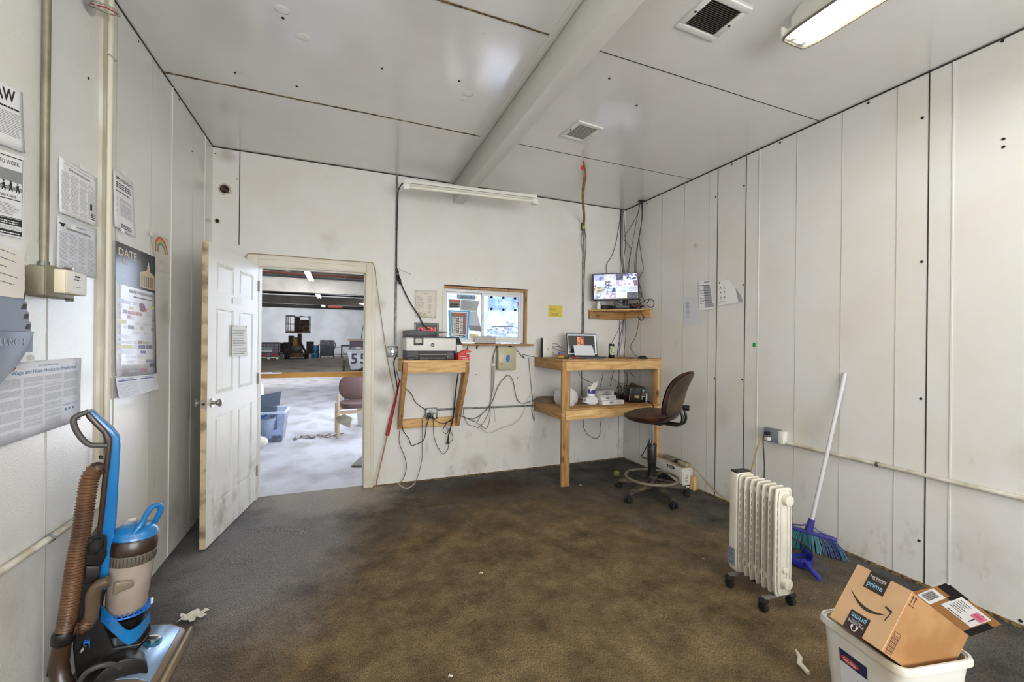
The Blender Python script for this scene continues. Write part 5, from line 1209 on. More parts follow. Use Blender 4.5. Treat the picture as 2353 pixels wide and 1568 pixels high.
mb = MB(); mb.sheet(lambda u, v: q2.p(u * W_, v * H_), 8, 8); cs = mb.build('month_sheet', M('month_paper', '#e3e4ee', 0.5), o, solid=.001)
mb = MB(); q2.text(mb, 'JANUARY', W_ * .25, H_ * .87, H_ * .10, .002, .005, 'c', fitw=W_ * .28); q2.text(mb, 'FEBRUARY', W_ * .76, H_ * .87, H_ * .10, .002, .005, 'c', fitw=W_ * .3)
for x0, x1 in ((.04, .45), (.55, .97)): q2.rect(mb, W_ * x0, H_ * .79, W_ * x1, H_ * .84, .002)
mb.build('month_headings', M('cal_blue', '#5a63a0', 0.6), cs)
mb = MB()
for x0, x1 in ((.04, .45), (.55, .97)):
    for k in range(8): x = x0 + (x1 - x0) * k / 7; q2.rect(mb, W_ * x - .0005, H_ * .08, W_ * x + .0005, H_ * .79, .002)
    for k in range(6): q2.rect(mb, W_ * x0, H_ * (.08 + .142 * k) - .0005, W_ * x1, H_ * (.08 + .142 * k) + .0005, .002)
mb.build('day_grid', M('grid_grey', '#9a9cab', 0.6), cs)
mb = MB(); d = 1
for blk, (x0, x1) in enumerate(((.04, .45), (.55, .97))):
    d = 1
    for r in range(5):
        for k in range(7):
            if (r == 0 and k < 4) or d > 30: continue
            q2.text(mb, str(d), W_ * (x0 + (x1 - x0) * (k + .35) / 7), H_ * (.08 + .142 * (4 - r) + .05), H_ * .055, .002); d += 1
mb.build('day_numbers', ink_d, cs)
# big notice at the photo edge
q = LQ([(-60, 842), (187, 822), (182, 965), (-60, 1048)], .006, curl=.004)
W_, H_ = q.W, q.H
o = paper('wage_and_hour_poster', 'large blue lettered wage and hour notice above the vacuum cleaner', 'poster', q, M('poster_paper', '#dcdde6', 0.6))
x0 = .16
mb = MB(); q.text(mb, 'N.C. Department of Labor', W_ * .62, H_ * .925, H_ * .042, .0016, .004, 'c'); q.text(mb, 'Wage and Hour Notice to Employees', W_ * .60, H_ * .845, H_ * .068, .0016, .008, 'c', fitw=W_ * .66); q.text(mb, 'www.labor.nc.gov', W_ * .97, H_ * .30, H_ * .035, .0016, .008, 'r', fitw=W_ * .2)
for k in range(3): q.rect(mb, W_ * (.80 + k * .045), H_ * .22, W_ * (.82 + k * .045), H_ * .255, .0016)
mb.build('blue_heading', ink_b, o)
mb = MB()
for i in range(4):
    a = .17 + i * .205; b = .06 if i < 3 else .36
    yb_ = .08 if i < 3 else .34
    y = .80
    while y > yb_ + .06:
        hgt = random.uniform(.07, .14); q.lines(mb, W_ * a, H_ * (y - hgt), W_ * (a + .19), H_ * y, int(hgt * 85), .38, .0016, .12); y -= hgt + .03
mb.build('text_columns', M('ink_light'), o)
mb = MB(); mb.quad(q.p(W_ * .20, H_ * .86, .0016), q.p(W_ * .22, H_ * .92, .0016), q.p(W_ * .30, H_ * .95, .0016), q.p(W_ * .31, H_ * .93, .0016)); mb.m = 1; mb.quad(q.p(W_ * .24, H_ * .88, .0017), q.p(W_ * .27, H_ * .91, .0017), q.p(W_ * .31, H_ * .93, .0017), q.p(W_ * .29, H_ * .90, .0017)); mb.m = 2; ring = [q.p(W_ * (.955 + .022 * math.cos(k * PI / 10)), H_ * (.92 + .04 * math.sin(k * PI / 10)), .0016) for k in range(20)]; mb.quad(*ring)
mb.build('state_emblem', [M('emb_green', '#3c6b5c', 0.6), M('emb_red', '#9c4660', 0.6), M('emb_grey', '#b5bccb', 0.6)], o)
# wall file of grey punch-card slots at the edge
t = thing('card_rack', 'slate grey wall rack of slots holding white cards at the edge', 'card rack', (XL, 1.88, 1.35))
def lq4(a): return [lw(px, py, .0) for px, py in a]
for i in range(5):
    z1 = 1.556 - i * .034; yR = 1.948 - i * .002; d1 = .016 + i * .006
    mb = MB(); mb.box(XL + .002, 1.70, z1 - .07, XL + d1 + .002, yR, z1)
    mb.build('slot', M('slot_slate', '#6b7180', 0.35), t)
    mb = MB(); mb.prism([(XL + d1 + .0022, yR - .028, z1 - .026), (XL + d1 + .0022, yR - .006, z1 - .026), (XL + d1 + .0022, yR - .003, z1 - .008), (XL + d1 + .0022, yR - .018, z1 - .008)], (.001, 0, 0)); mb.build('slot_notch', M('notch_dark', '#2a2824', 0.6), t)
mb = MB(); mb.prism([(XL + .002, 1.70, 1.42), (XL + .002, 1.938, 1.42), (XL + .002, 1.905, 1.36), (XL + .002, 1.865, 1.315), (XL + .002, 1.70, 1.19)], (.047, 0, 0)); mb.build('lower_bin', M('slot_slate'), t, bevel=.003)
q = Q((XL + .0493, 1.70, 1.43), (XL + .0493, 1.93, 1.43), (XL + .0493, 1.93, 1.34), (XL + .0493, 1.70, 1.34), (1, 0, 0))
mb = MB(); q.text(mb, 'LUNCH', .185, .035, .032, .001, .01, 'r'); mb.build('lettering', M('slot_print', '#aab0c0', 0.5), t)
for i in range(5):
    yR = 1.963 - i * .005; z1 = 1.685 - i * .026
    q = Q((XL + .008 + i * .003, 1.70, z1 + .03), (XL + .008 + i * .003, yR, z1), (XL + .008 + i * .003, yR - .008, z1 - .05), (XL + .008 + i * .003, 1.70, z1 - .05), (1, 0, 0))
    o = paper('time_card', ['top', 'second', 'third', 'fourth', 'front'][i] + ' of the white handwritten cards fanned over the slate rack', 'card', q, M('card_white', '#e2ddd6', 0.7), 'handwritten cards over the rack', .0006)
    mb = MB(); q.lines(mb, .03, q.H * .72, q.W * .9, q.H * .95, 1, .25, .001, .3); mb.build('handwriting', ink, o)

# ================================================================ papers on the back and far side walls
def BQ(pts, off=.003, curl=0.0): return Q(*[bw(px, py, off) for px, py in pts], nrm=(0, -1, 0), curl=curl)
q = BQ([(953, 667), (1004, 668), (1002, 733), (953, 729)], curl=.003)
o = paper('price_list', 'aged printed list taped above the printer', 'list', q, paper_c)
mb = MB(); q.rect(mb, q.W * .4, q.H * .87, q.W * .65, q.H * .885, .001); q.lines(mb, q.W * .12, q.H * .3, q.W * .42, q.H * .8, 14, .3, .0011, .7); q.lines(mb, q.W * .6, q.H * .3, q.W * .78, q.H * .8, 14, .3, .0011, .2); mb.build('text_lines', ink, o)
mb = MB(); q.rect(mb, q.W * .15, q.H * .05, q.W * .33, q.H * .2, .0011); q.rect(mb, q.W * .38, q.H * .05, q.W * .52, q.H * .18, .0011); q.rect(mb, q.W * .6, q.H * .18, q.W * .74, q.H * .25, .0011); mb.build('stamp_marks', M('stamp_tan', '#c4b29d', 0.8), o)
q = BQ([(951, 741), (1009, 742), (1009, 792), (951, 792)])
o = paper('open_sign', 'black plastic sign with red lettering half hidden by the printer', 'sign', q, M('sign_border', '#e0ddd4', 0.4), thick=.002)
mb = MB(); i = .004; q.rect(mb, i, i, q.W - i, q.H - i, .0026); mb.build('panel', M('sign_black', '#1c1713', 0.4), o)
mb = MB(); f = .014; [q.rect(mb, a, b, c, d, .003) for a, b, c, d in ((f, f, q.W - f, f + .003), (f, q.H - f - .003, q.W - f, q.H - f), (f, f, f + .003, q.H - f), (q.W - f - .003, f, q.W - f, q.H - f))]; mb.m = 1; q.text(mb, 'OPEN', q.W * .14, q.H * .52, q.H * .38, .0034, .03, fitw=q.W * .72); mb.build('lettering', [paper_w, M('sign_red', '#ee5a50', 0.5, emit=.4)], o)
q = BQ([(1260, 702), (1293, 703), (1291.5, 729), (1260, 728)])
o = paper('yellow_note', 'yellow handwritten note alone on the wall left of the monitor', 'note', q, M('note_mustard', '#d3c052', 0.8))
mb = MB(); q.text(mb, 'Lane', q.W * .12, q.H * .58, q.H * .34, .001); q.text(mb, 'Yaraa', q.W * .12, q.H * .15, q.H * .34, .001); q.rect(mb, q.W * .1, q.H * .1, q.W * .75, q.H * .12, .001); mb.build('handwriting', M('pen_grey', '#6e6d3a', 0.8), o)
def RQ(pts, off=.003, curl=0.0): return Q(*[rw(px, py, off) for px, py in pts], nrm=(-1, 0, 0), curl=curl)
q = RQ([(1570, 686), (1606, 680), (1613, 745), (1574, 750)])
o = paper('phone_list', 'faded sheet with one column of text on the panelled wall', 'list', q, paper_g)
mb = MB(); q.lines(mb, q.W * .13, q.H * .25, q.W * .38, q.H * .85, 22, .45, .001, .3); mb.build('text_lines', ink, o)
q = RQ([(1605, 645), (1631, 644), (1641, 711), (1607, 714)], .009)
o = paper('schedule_sheet', 'grey and white table sheet with a folded edge on the panelled wall', 'sheet', q, paper_w)
mb = MB(); q.rect(mb, q.W * .42, q.H * .2, q.W * .95, q.H * .85, .001); q.rect(mb, q.W * .42, q.H * .08, q.W, q.H * .2, .001); mb.m = 1
for k in range(8): q.lines(mb, q.W * .08, q.H * (.22 + k * .085), q.W * .9, q.H * (.245 + k * .085), 1, .6, .0016, .1)
q.rect(mb, q.W * .5, q.H * .93, q.W * .95, q.H * .95, .0016); mb.build('table_print', [M('shade_grey', '#a2a2a8', 0.7), ink_d], o)
q = RQ([(1649, 647), (1699, 640), (1710, 697), (1649.5, 703)], .008)
mb = MB(); P = [q.p(0, 0), q.p(0, q.H), q.p(q.W * .58, q.H), q.p(q.W * .78, q.H * .72, .004), q.p(q.W * .93, q.H * .35, .006), q.p(q.W, 0.02, .002)]
o = tag(mb.quad(*P).build('chore_chart', paper_w, solid=.0006), 'white picture chart with its top corner curled down', 'chart')
mb = MB()
for r in range(3):
    for k in range(4):
        if r == 2 and k > 2: continue
        q.rect(mb, q.W * (.06 + k * .17), q.H * (.25 + r * .21), q.W * (.19 + k * .17), q.H * (.26 + r * .21), .0012); q.rect(mb, q.W * (.10 + k * .17), q.H * (.29 + r * .21), q.W * (.15 + k * .17), q.H * (.35 + r * .21), .0012)
ring = [q.p(q.W * (.09 + .035 * math.cos(k * PI / 8)), q.H * (.93 + .045 * math.sin(k * PI / 8)), .0014) for k in range(16)]; mb.quad(*ring); q.rect(mb, q.W * .38, q.H * .94, q.W * .52, q.H * .96, .0012); q.lines(mb, q.W * .05, q.H * .08, q.W * .7, q.H * .2, 3, .3, .0012); mb.build('chart_print', M('chart_ink', '#6f7176', 0.8), o)
mb = MB(); mb.prism([q.p(q.W * .60, q.H * .99, .001), q.p(q.W * .93, q.H * .33, .009), q.p(q.W * .99, q.H * .05, .004), q.p(q.W * .80, q.H * .10, .003), q.p(q.W * .78, q.H * .6, .003)], q.n * .0005); mb.build('curled_corner', M('shade_curl', '#a7a7ab', 0.7), o)
# key box
p = bw(1160.5, 823.5)
t = thing('key_cabinet', 'beige metal key cabinet on the wall with a blue patch on its door', 'key cabinet', (p.x, YB, 1.095))
mb = MB(); mb.box(p.x - .105, YB - .055, 1.096, p.x + .103, YB, 1.344); mb.build('body', M('beige_metal', '#a3a182', 0.45), t, bevel=.008)
mb = MB(); mb.box(p.x - .098, YB - .066, 1.10, p.x + .102, YB - .056, 1.340); mb.build('door', M('beige_door', '#b5b291', 0.42, coat=.2), t, bevel=.005)
c = bw(1167, 824, .067); mb = MB(); mb.prism([c + Vector(v) for v in ((-.022, 0, -.012), (-.012, 0, -.035), (.018, 0, -.04), (.024, 0, .02), (.012, 0, .042), (-.018, 0, .028))], (0, -.001, 0)); mb.build('blue_patch', M('patch_blue', '#2c6cae', 0.5), t)
c = bw(1149.5, 828, .067); mb = MB(); mb.cyl(c, c + Vector((0, -.008, 0)), .013, n=16); mb.box(c.x - .005, c.y - .014, c.z - .035, c.x + .006, c.y - .011, c.z - .002); mb.m = 1; mb.box(c.x + .006, c.y - .016, c.z - .052, c.x + .020, c.y - .013, c.z - .018); mb.build('lock', [steel, M('tag_orange', '#d58a55', 0.6)], t)
# ================================================================ wall stand for the printer
def lumber(name, a, b, w, h, ax, parent, up=(0, 0, 1), pale=True):
    mb = MB(); mb.beam(a, b, w, h, up); return mb.build(name, MATS[('pine_' if pale else 'stained_') + ax], parent, bevel=.002)
SX0, SX1, SY, SZ = 0.50, 1.10, 3.80, 1.222
t = thing('printer_stand', 'wall mounted pine stand with slanting legs carrying the printer', 'stand', ((SX0 + SX1) / 2, YB, .54))
mb = MB(); mb.box(SX0, SY, SZ - .022, SX1 + .01, YB, SZ); mb.build('top_board', MATS['pine_x'], t, bevel=.002)
lumber('front_apron', (SX0 + .038, SY + .019, SZ - .068), (SX1 - .03, SY + .019, SZ - .068), .036, .092, 'x', t)
lumber('side_apron', (SX0 + .018, SY + .04, SZ - .068), (SX0 + .018, YB, SZ - .068), .036, .092, 'y', t)
lumber('side_apron', (SX1 - .014, SY + .04, SZ - .068), (SX1 - .014, YB, SZ - .068), .036, .092, 'y', t)
for x in (SX0 + .018, SX1 - .012):
    mb = MB(); w = .018; a = [(x - w, SY - .003, SZ - .024), (x - w, SY + .085, SZ - .024), (x - w, YB - .004, .66), (x - w, YB - .004, .54), (x - w, YB - .06, .54), (x - w, SY - .003, SZ - .115)]
    mb.prism(a, (2 * w, 0, 0)); mb.build('slanting_leg', MATS['stained_z'], t, bevel=.002)
lumber('lower_rail', (SX0 + .03, YB - .02, .585), (SX1 - .03, YB - .02, .585), .036, .088, 'x', t)
# ---------------------------------------------------------------- printer
px0, px1, py0, py1 = .525, .985, 3.835, 4.13
z0 = SZ
t = thing('printer', 'white and charcoal office printer with a small screen on the pine stand', 'printer', ((px0 + px1) / 2, (py0 + py1) / 2, z0))
char = M('charcoal_plastic', '#3d3f42', 0.45)
mb = MB(); mb.box(px0 + .01, py0 + .02, z0 + .003, px1 - .01, py1, z0 + .088); mb.build('base', char, t, bevel=.008)
mb = MB(); mb.box(px0, py0, z0 + .082, px1 + .003, py1, z0 + .205); mb.build('body', M('printer_white', '#dcdad4', 0.4), t, bevel=.012, seg=3)
mb = MB(); mb.box(px0 + .004, py0 + .01, z0 + .205, px1 - .005, py1, z0 + .216); mb.build('scanner_lid', char, t, bevel=.004)
mb = MB(); mb.prism([(px0 + .008, py0 + .02, z0 + .216), (px0 + .22, py0 + .02, z0 + .216), (px0 + .30, py0 + .02, z0 + .246), (px0 + .39, py0 + .02, z0 + .258), (px0 + .39, py0 + .02, z0 + .264), (px0 + .05, py0 + .02, z0 + .272), (px0, py0 + .02, z0 + .268)], (0, .24, 0)); mb.build('document_feeder', char, t, bevel=.004)
mb = MB(); mb.box(px0 + .068, py0 - .004, z0 + .135, px0 + .155, py0 + .004, z0 + .21); f = mb.build('screen_bezel', M('bezel_olive', '#3a372d', 0.35), t, bevel=.004)
mb = MB(); mb.box(px0 + .083, py0 - .006, z0 + .156, px0 + .14, py0 - .003, z0 + .197); mb.build('screen', M('lcd_grey', '#7f8076', 0.2), f)
q = Q((px0, py0 - .0008, z0 + .205), (px1, py0 - .0008, z0 + .205), (px1, py0 - .0008, z0 + .082), (px0, py0 - .0008, z0 + .082), (0, -1, 0))
mb = MB(); c = (.24, .058); ring = [q.p(c[0] + .018 * math.cos(k * PI / 14), c[1] + .018 * math.sin(k * PI / 14), .0004) for k in range(28)]; mb.quad(*ring); mb.m = 1; q.text(mb, 'hp', c[0], c[1] - .006, .022, .0010, .01, 'c')
mb.build('logo', [M('logo_grey', '#4b4c4e', 0.5), white_pl], t)
mb = MB(); mb.box(px0 + .115, py0 + .004, z0 + .004, px0 + .365, py0 + .03, z0 + .078); mb.build('output_bay', M('bay_dark', '#191817', 0.5), t)
mb = MB(); mb.box(px0 + .11, py0 - .06, z0 + .048, px0 + .365, py0 + .02, z0 + .056); mb.build('output_tray', M('tray_taupe', '#8d8a84', 0.4), t, bevel=.003)
mb = MB(); mb.box(px0 + .12, py0 - .02, z0 + .004, px0 + .355, py0 + .01, z0 + .03); mb.m = 1; mb.box(px0 + .195, py0 - .024, z0 + .006, px0 + .275, py0 - .018, z0 + .022); mb.build('paper_drawer', [M('drawer_grey', '#4a463f', 0.5), black], t, bevel=.003)
mb = MB(); mb.box(px0 + .372, py0 + .012, z0 + .006, px1 - .018, py0 + .022, z0 + .078); cp = mb.build('corner_panel', M('panel_charcoal', '#46484b', 0.5), t, bevel=.003)
q = Q((px0 + .372, py0 + .0115, z0 + .078), (px1 - .018, py0 + .0115, z0 + .078), (px1 - .018, py0 + .0115, z0 + .006), (px0 + .372, py0 + .0115, z0 + .006), (0, -1, 0)); mb = MB(); q.text(mb, 'OfficeJet', .016, .045, .011); [q.rect(mb, *r) for r in ((.008, .018, .018, .020), (.008, .028, .018, .030), (.008, .018, .010, .03), (.016, .018, .018, .03))]; mb.build('small_print', M('print_pale', '#b9bbbf', 0.5), cp)
mb = MB(); mb.box(.535, 3.815, z0, .60, 3.85, z0 + .022); mb.box(.57, 3.83, z0 + .022, .605, 3.86, z0 + .03); tag(mb.build('black_adapter', black, bevel=.003), 'small black adapter in front of the printer corner', 'adapter')
# till-roll machine and red cardboard box
t = thing('card_terminal', 'dark card terminal with a curling white receipt beside the printer', 'card terminal', (1.045, 3.98, SZ))
mb = MB(); mb.prism([(1.0, 3.93, SZ), (1.0, 3.93, SZ + .14), (1.0, 4.06, SZ + .215), (1.0, 4.10, SZ + .20), (1.0, 4.10, SZ)], (.075, 0, 0)); mb.build('body', M('terminal_grey', '#55565a', 0.4), t, bevel=.006)
mb = MB()
for i in range(3):
    for j in range(3): mb.cbox((1.015 + .022 * i, 3.955 + .028 * j, SZ + .158 + .016 * j), (.014, .016, .006), Matrix.Rotation(.52, 3, 'X'))
mb.build('keys', black, t)
mb = MB(); mb.sheet(lambda u, v: Vector((1.015 + .055 * u, 3.925 - .012 * math.sin(v * 3), SZ + .005 + .135 * v)), 1, 8); mb.build('receipt', paper_w, t, solid=.0005)
mb = MB(); mb.box(1.075, 4.0, SZ + .0, 1.105, 4.03, SZ + .075); tag(mb.build('paper_roll_box', M('box_offwhite', '#d6d2c8', 0.6), bevel=.003), 'small pale box between the card terminal and the red carton', 'box')
red = M('red_card', '#c8352c', 0.5)
rm = Matrix.Translation((1.0, 3.81, SZ)) @ Matrix.Rotation(.08, 4, 'Z')
t = thing('red_carton', 'open red cardboard carton on the end of the pine stand', 'carton', mw=rm)
mb = MB(); w, d, h = .112, .085, .055
for b in ((0, 0, 0, w, .002, h), (0, d - .002, 0, w, d, h), (0, 0, 0, .002, d, h), (w - .002, 0, 0, w, d, h), (0, 0, 0, w, d, .002)): mb.box(*b)
mb.build('tray', red, t, local=True)
mb = MB(); mb.prism([(-.002, -.004, h), (w + .03, -.004, h + .018), (w - .01, -.004, h + .042), (.06, -.004, h + .03)], (0, d + .01, 0)); mb.build('lid', M('red_card_top', '#d8463a', 0.5), t, local=True, bevel=.0015)
q = Q((0, -.001, h), (w, -.001, h), (w, -.001, 0), (0, -.001, 0), (0, -1, 0)); mb = MB(); q.text(mb, 'Milwaukee', .014, .028, .016, .0008, .01); q.lines(mb, .045, .008, .1, .02, 2, .5, .0008, .1); mb.build('white_print', paper_w, t, local=True)
mb = MB(); mb.beam((1.075, 3.87, SZ + .03), (1.125, 3.90, SZ + .15), .008, .005); tag(mb.build('marker_pen', M('pen_brown', '#6b4238', 0.5)), 'thin brown pen sticking up out of the red carton', 'pen')

# red wrapped stick leaning by the door casing
a, b = Vector((.292, 4.11, .0)), Vector((.517, 4.168, 1.02)); m_ = a.lerp(b, .50)
t = thing('wooden_stick', 'thin wooden stick wrapped in red leaning beside the door casing', 'stick', a)
mb = MB(); mb.cyl(a, m_, .007, .006, 10); mb.build('shaft', MATS['stained_z'], t, smooth=True)
mb = MB(); mb.loft([m_ - Vector((0.003, 0, .02)), m_, m_.lerp(b, .4), b], [.020, .018, .014, .007], 12); mb.build('red_wrap', M('red_cloth', '#9f2a24', 0.6, bump=.3, bscale=40), t, smooth=True)

# ================================================================ corner desk
KX, KY, KZ = 1.965, 3.55, 1.232
LZ = .752
t = thing('corner_desk', 'two level standing desk of pine lumber built into the room corner', 'desk', (2.6, 3.87, 0))
for z, nm in ((KZ, 'desk_top'), (LZ, 'lower_shelf')):
    mb = MB(); mb.box(KX, KY, z - .020, XR - .002, YB - .002, z); mb.build(nm, MATS['stained_x'], t, bevel=.0015)
for z in (KZ - .020, LZ - .020):
    lumber('front_apron', (KX + .042, KY + .019, z - .044), (XR - .004, KY + .019, z - .044), .036, .088, 'x', t)
    lumber('side_apron', (KX + .019, KY, z - .044), (KX + .019, YB - .004, z - .044), .036, .088, 'y', t, pale=False)
for za, zb in ((0, LZ - .108), (LZ, KZ - .108)):
    lumber('leg', (KX + .046, KY + .019, za), (KX + .046, KY + .019, zb), .088, .036, 'z', t, (0, 1, 0), pale=False)
    lumber('leg', (XR - .022, KY + .05, za), (XR - .022, KY + .05, zb), .036, .085, 'z', t, (0, 1, 0))
# laptop
lm = Matrix.Translation((2.385, 3.80, KZ)) @ Matrix.Rotation(math.radians(-12), 4, 'Z')
t = thing('laptop', 'black laptop open on the desk showing an orange picture', 'laptop', mw=lm)
mb = MB(); mb.box(-.17, -.13, .002, .17, .11, .018); kb = mb.build('keyboard_base', black, t, local=True, bevel=.004)
mb = MB()
for r in range(5):
    for k in range(12): mb.box(-.15 + k * .0253, -.03 + r * .024, .018, -.15 + k * .0253 + .021, -.03 + r * .024 + .019, .0195)
mb.build('keys', M('key_black', '#232324', 0.5), kb, local=True)
sR = Matrix.Rotation(math.radians(-12), 3, 'X')
def scr(x, z, o=0.0): return Vector((0, .112, .02)) + sR @ Vector((x, -.004 - o, z))
mb = MB(); mb.prism([scr(-.17, 0), scr(.17, 0), scr(.17, .245), scr(-.17, .245)], sR @ Vector((0, .008, 0))); lid = mb.build('screen_lid', black, t, local=True, bevel=.002)
q = Q(scr(-.162, .238), scr(.162, .238), scr(.162, .018), scr(-.162, .018), sR @ Vector((0, -1, 0)))
W_, H_ = q.W, q.H
mb = MB(); q.rect(mb, 0, 0, W_, H_, .0008); mb.m = 1; q.rect(mb, W_ * .02, H_ * .05, W_ * .95, H_ * .93, .0012); mb.m = 2; q.rect(mb, W_ * .33, H_ * .42, W_ * .58, H_ * .88, .0016)
mb.m = 3; q.rect(mb, W_ * .34, H_ * .44, W_ * .55, H_ * .87, .002); mb.m = 2; q.rect(mb, W_ * .43, H_ * .44, W_ * .45, H_ * .87, .003); q.rect(mb, W_ * .36, H_ * .52, W_ * .41, H_ * .62, .003); q.rect(mb, W_ * .47, H_ * .47, W_ * .52, H_ * .53, .003); ring = [q.p(W_ * (.505 + .035 * math.cos(k * PI / 8)), H_ * (.80 + .055 * math.sin(k * PI / 8)), .0022) for k in range(16)]; mb.quad(*ring)
mb.m = 4; [q.rect(mb, W_ * .04, H_ * (.08 + .07 * k), W_ * .09, H_ * (.11 + .07 * k), .0018) for k in range(5)]; [q.rect(mb, W_ * .86, H_ * (.16 + .09 * k), W_ * .91, H_ * (.18 + .09 * k), .0018) for k in range(3)]
mb.build('display', [M('lcd_bar', '#b9bdc4', 0.3, emit=.75), M('lcd_dark', '#2b2b2a', 0.3, emit=.35), M('lcd_brown', '#6b3528', 0.3, emit=.7), M('lcd_orange', '#c9805f', 0.3, emit=.6), M('lcd_text', '#8f9296', 0.3, emit=.6)], lid, local=True)
mb = MB(); mb.T = lm; mb.prism([(-.13, -.01, .03), (.09, -.02, .03), (.083, .055, .135), (-.12, .06, .135)], (0, .003, 0)); tag(mb.build('white_card', M('card_bright', '#dfe1e6', 0.6)), 'blank white card propped on the laptop keyboard', 'card')
mb = MB(); mb.T = lm; mb.box(-.05, -.17, .003, .17, -.135, .006); mb.m = 1; mb.box(-.16, -.19, .0, .12, -.14, .004); tag(mb.build('papers_pile', [M('paper_blueish', '#7fa3c6', 0.6), black]), 'thin blue and black papers along the desk edge before the laptop', 'papers')
mb = MB(); mb.T = lm
for k in range(14): mb.cbox((-.21 + random.uniform(-.03, .05), -.16 + random.uniform(-.02, .04), .008), (random.uniform(.012, .03), random.uniform(.008, .02), .014), Matrix.Rotation(random.uniform(0, 3), 3, 'Z'))
mb.m = 1
for k in range(6): mb.cbox((-.20 + random.uniform(-.03, .06), -.17 + random.uniform(-.02, .04), .016), (.014, .012, .012), Matrix.Rotation(random.uniform(0, 3), 3, 'Z'))
tag(mb.build('key_bunch', [M('key_metal', '#8a8780', 0.4, .6, col2='#3a3530', scale=60), M('key_red', '#b33b2c', 0.5)]), 'bunch of keys and small trinkets left of the laptop front', 'keys')
mb = MB(); mb.T = lm; mb.box(-.36, -.14, .0, -.23, -.115, .012); tag(mb.build('folding_knife', black, bevel=.004), 'slim black object lying on the desk before the router', 'tool')
# toy car
tcx = Matrix.Translation((2.135, 3.90, KZ)); t = thing('toy_figure', 'tiny yellow, blue and red toy on the desk by the router', 'toy', mw=tcx)
mb = MB(); mb.box(-.035, -.02, .004, .035, .02, .02); [mb.cyl((x, -.022, .008), (x, .022, .008), .008, n=10) for x in (-.02, .02)]; mb.build('yellow_base', M('toy_yellow', '#d9b83a', 0.4), t, local=True, bevel=.003)
mb = MB(); mb.box(-.018, -.012, .02, .014, .012, .042); mb.build('red_body', M('toy_red', '#b33a34', 0.4), t, local=True, bevel=.003)
mb = MB(); mb.box(-.02, -.012, .042, .012, .012, .062); mb.build('blue_top', M('toy_blue', '#3f6fb0', 0.4), t, local=True, bevel=.003)
# energy drink can
t = thing('drink_can', 'tall black drink can with green artwork beside the laptop', 'can', (2.725, 3.83, KZ))
mb = MB(); mb.lathe([(.024, 0), (.031, .008), (.032, .012), (.032, .140), (.027, .152), (.026, .156)], n=28); mb.build('can_body', M('can_black', '#121412', 0.3, .3), t, local=True, smooth=True)
mb = MB(); mb.lathe([(.020, .153), (.0255, .1555), (.0255, .158)], n=24); mb.build('lid', steel, t, local=True, smooth=True)
mb = MB(); mb.sheet(lambda u, v: Vector((.0326 * math.sin(-1.2 + 1.8 * u), -.0326 * math.cos(-1.2 + 1.8 * u), .035 + .095 * v)), 10, 4); mb.build('artwork', M('can_art', '#6d8a3a', 0.35, col2='#d9dcc8', scale=45, lo=.4, hi=.6), t, local=True, smooth=True)
# mouse
t = thing('computer_mouse', 'black computer mouse with a red mark near the desk corner', 'mouse', (2.925, 3.56, KZ), math.radians(20))
mb = MB(); mb.sphere((0, 0, .002), .06, 14, (.55, .95, .55)); 
for i, v in enumerate(mb.v):
    if v.z < 0: mb.v[i] = Vector((v.x, v.y, 0))
mb.build('mouse_shell', black, t, local=True, smooth=True)
mb = MB(); mb.box(-.006, -.02, .032, .016, .012, .036); mb.build('red_mark', M('mouse_red', '#b3383e', 0.4), t, local=True, bevel=.002)
cab3([Vector((2.925, 3.62, KZ + .008)), Vector((2.9, 3.68, KZ + .004)), Vector((2.84, 3.66, KZ + .004)), Vector((2.82, 3.62, KZ + .004)), Vector((2.76, 3.64, KZ + .008))], .003, cable_blk, 'short black mouse lead curled on the desk top')
# router standing on edge
rm = Matrix.Translation((2.055, 4.06, KZ)) @ Matrix.Rotation(math.radians(18), 4, 'Z')
t = thing('router', 'white internet box standing on edge at the wall end of the desk', 'router', mw=rm)
mb = MB(); mb.prism([(-.06, 0, 0), (.075, 0, 0), (.085, 0, .155), (.075, 0, .175), (-.055, 0, .215), (-.065, 0, .205)], (0, .028, 0)); mb.build('case', white_pl, t, local=True, bevel=.006)
mb = MB(); mb.prism([(-.068, .002, 0), (-.060, .002, 0), (-.060, .002, .21), (-.068, .002, .205)], (0, .03, 0)); mb.build('back_shell', M('shell_dark', '#2b2a33', 0.4), t, local=True)
q = Q((-.05, -.001, .2), (.07, -.001, .2), (.07, -.001, 0), (-.05, -.001, 0), (0, -1, 0)); mb = MB(); [q.rect(mb, .052 + .007 * k, .075, .056 + .007 * k, .105, .001) for k in range(3)]; mb.build('logo', M('logo_pale', '#8f8c86', 0.5), t, local=True)
for i, (a, b) in enumerate((((.085, .02, .15), (.24, .02, .11)), ((.085, .02, .13), (.28, .0, .06)), ((.085, .02, .10), (.26, .01, .10)), ((.085, .02, .07), (.20, .0, .02)))):
    A, B = rm @ Vector(a), rm @ Vector(b); mm_ = (A + B) / 2 + Vector((0, .0, .02 * (-1) ** i)); cab3([A, mm_, B], .003, cable_gry, ['uppermost', 'second', 'third', 'lowest'][i] + ' of the grey leads plugged into the white internet box')
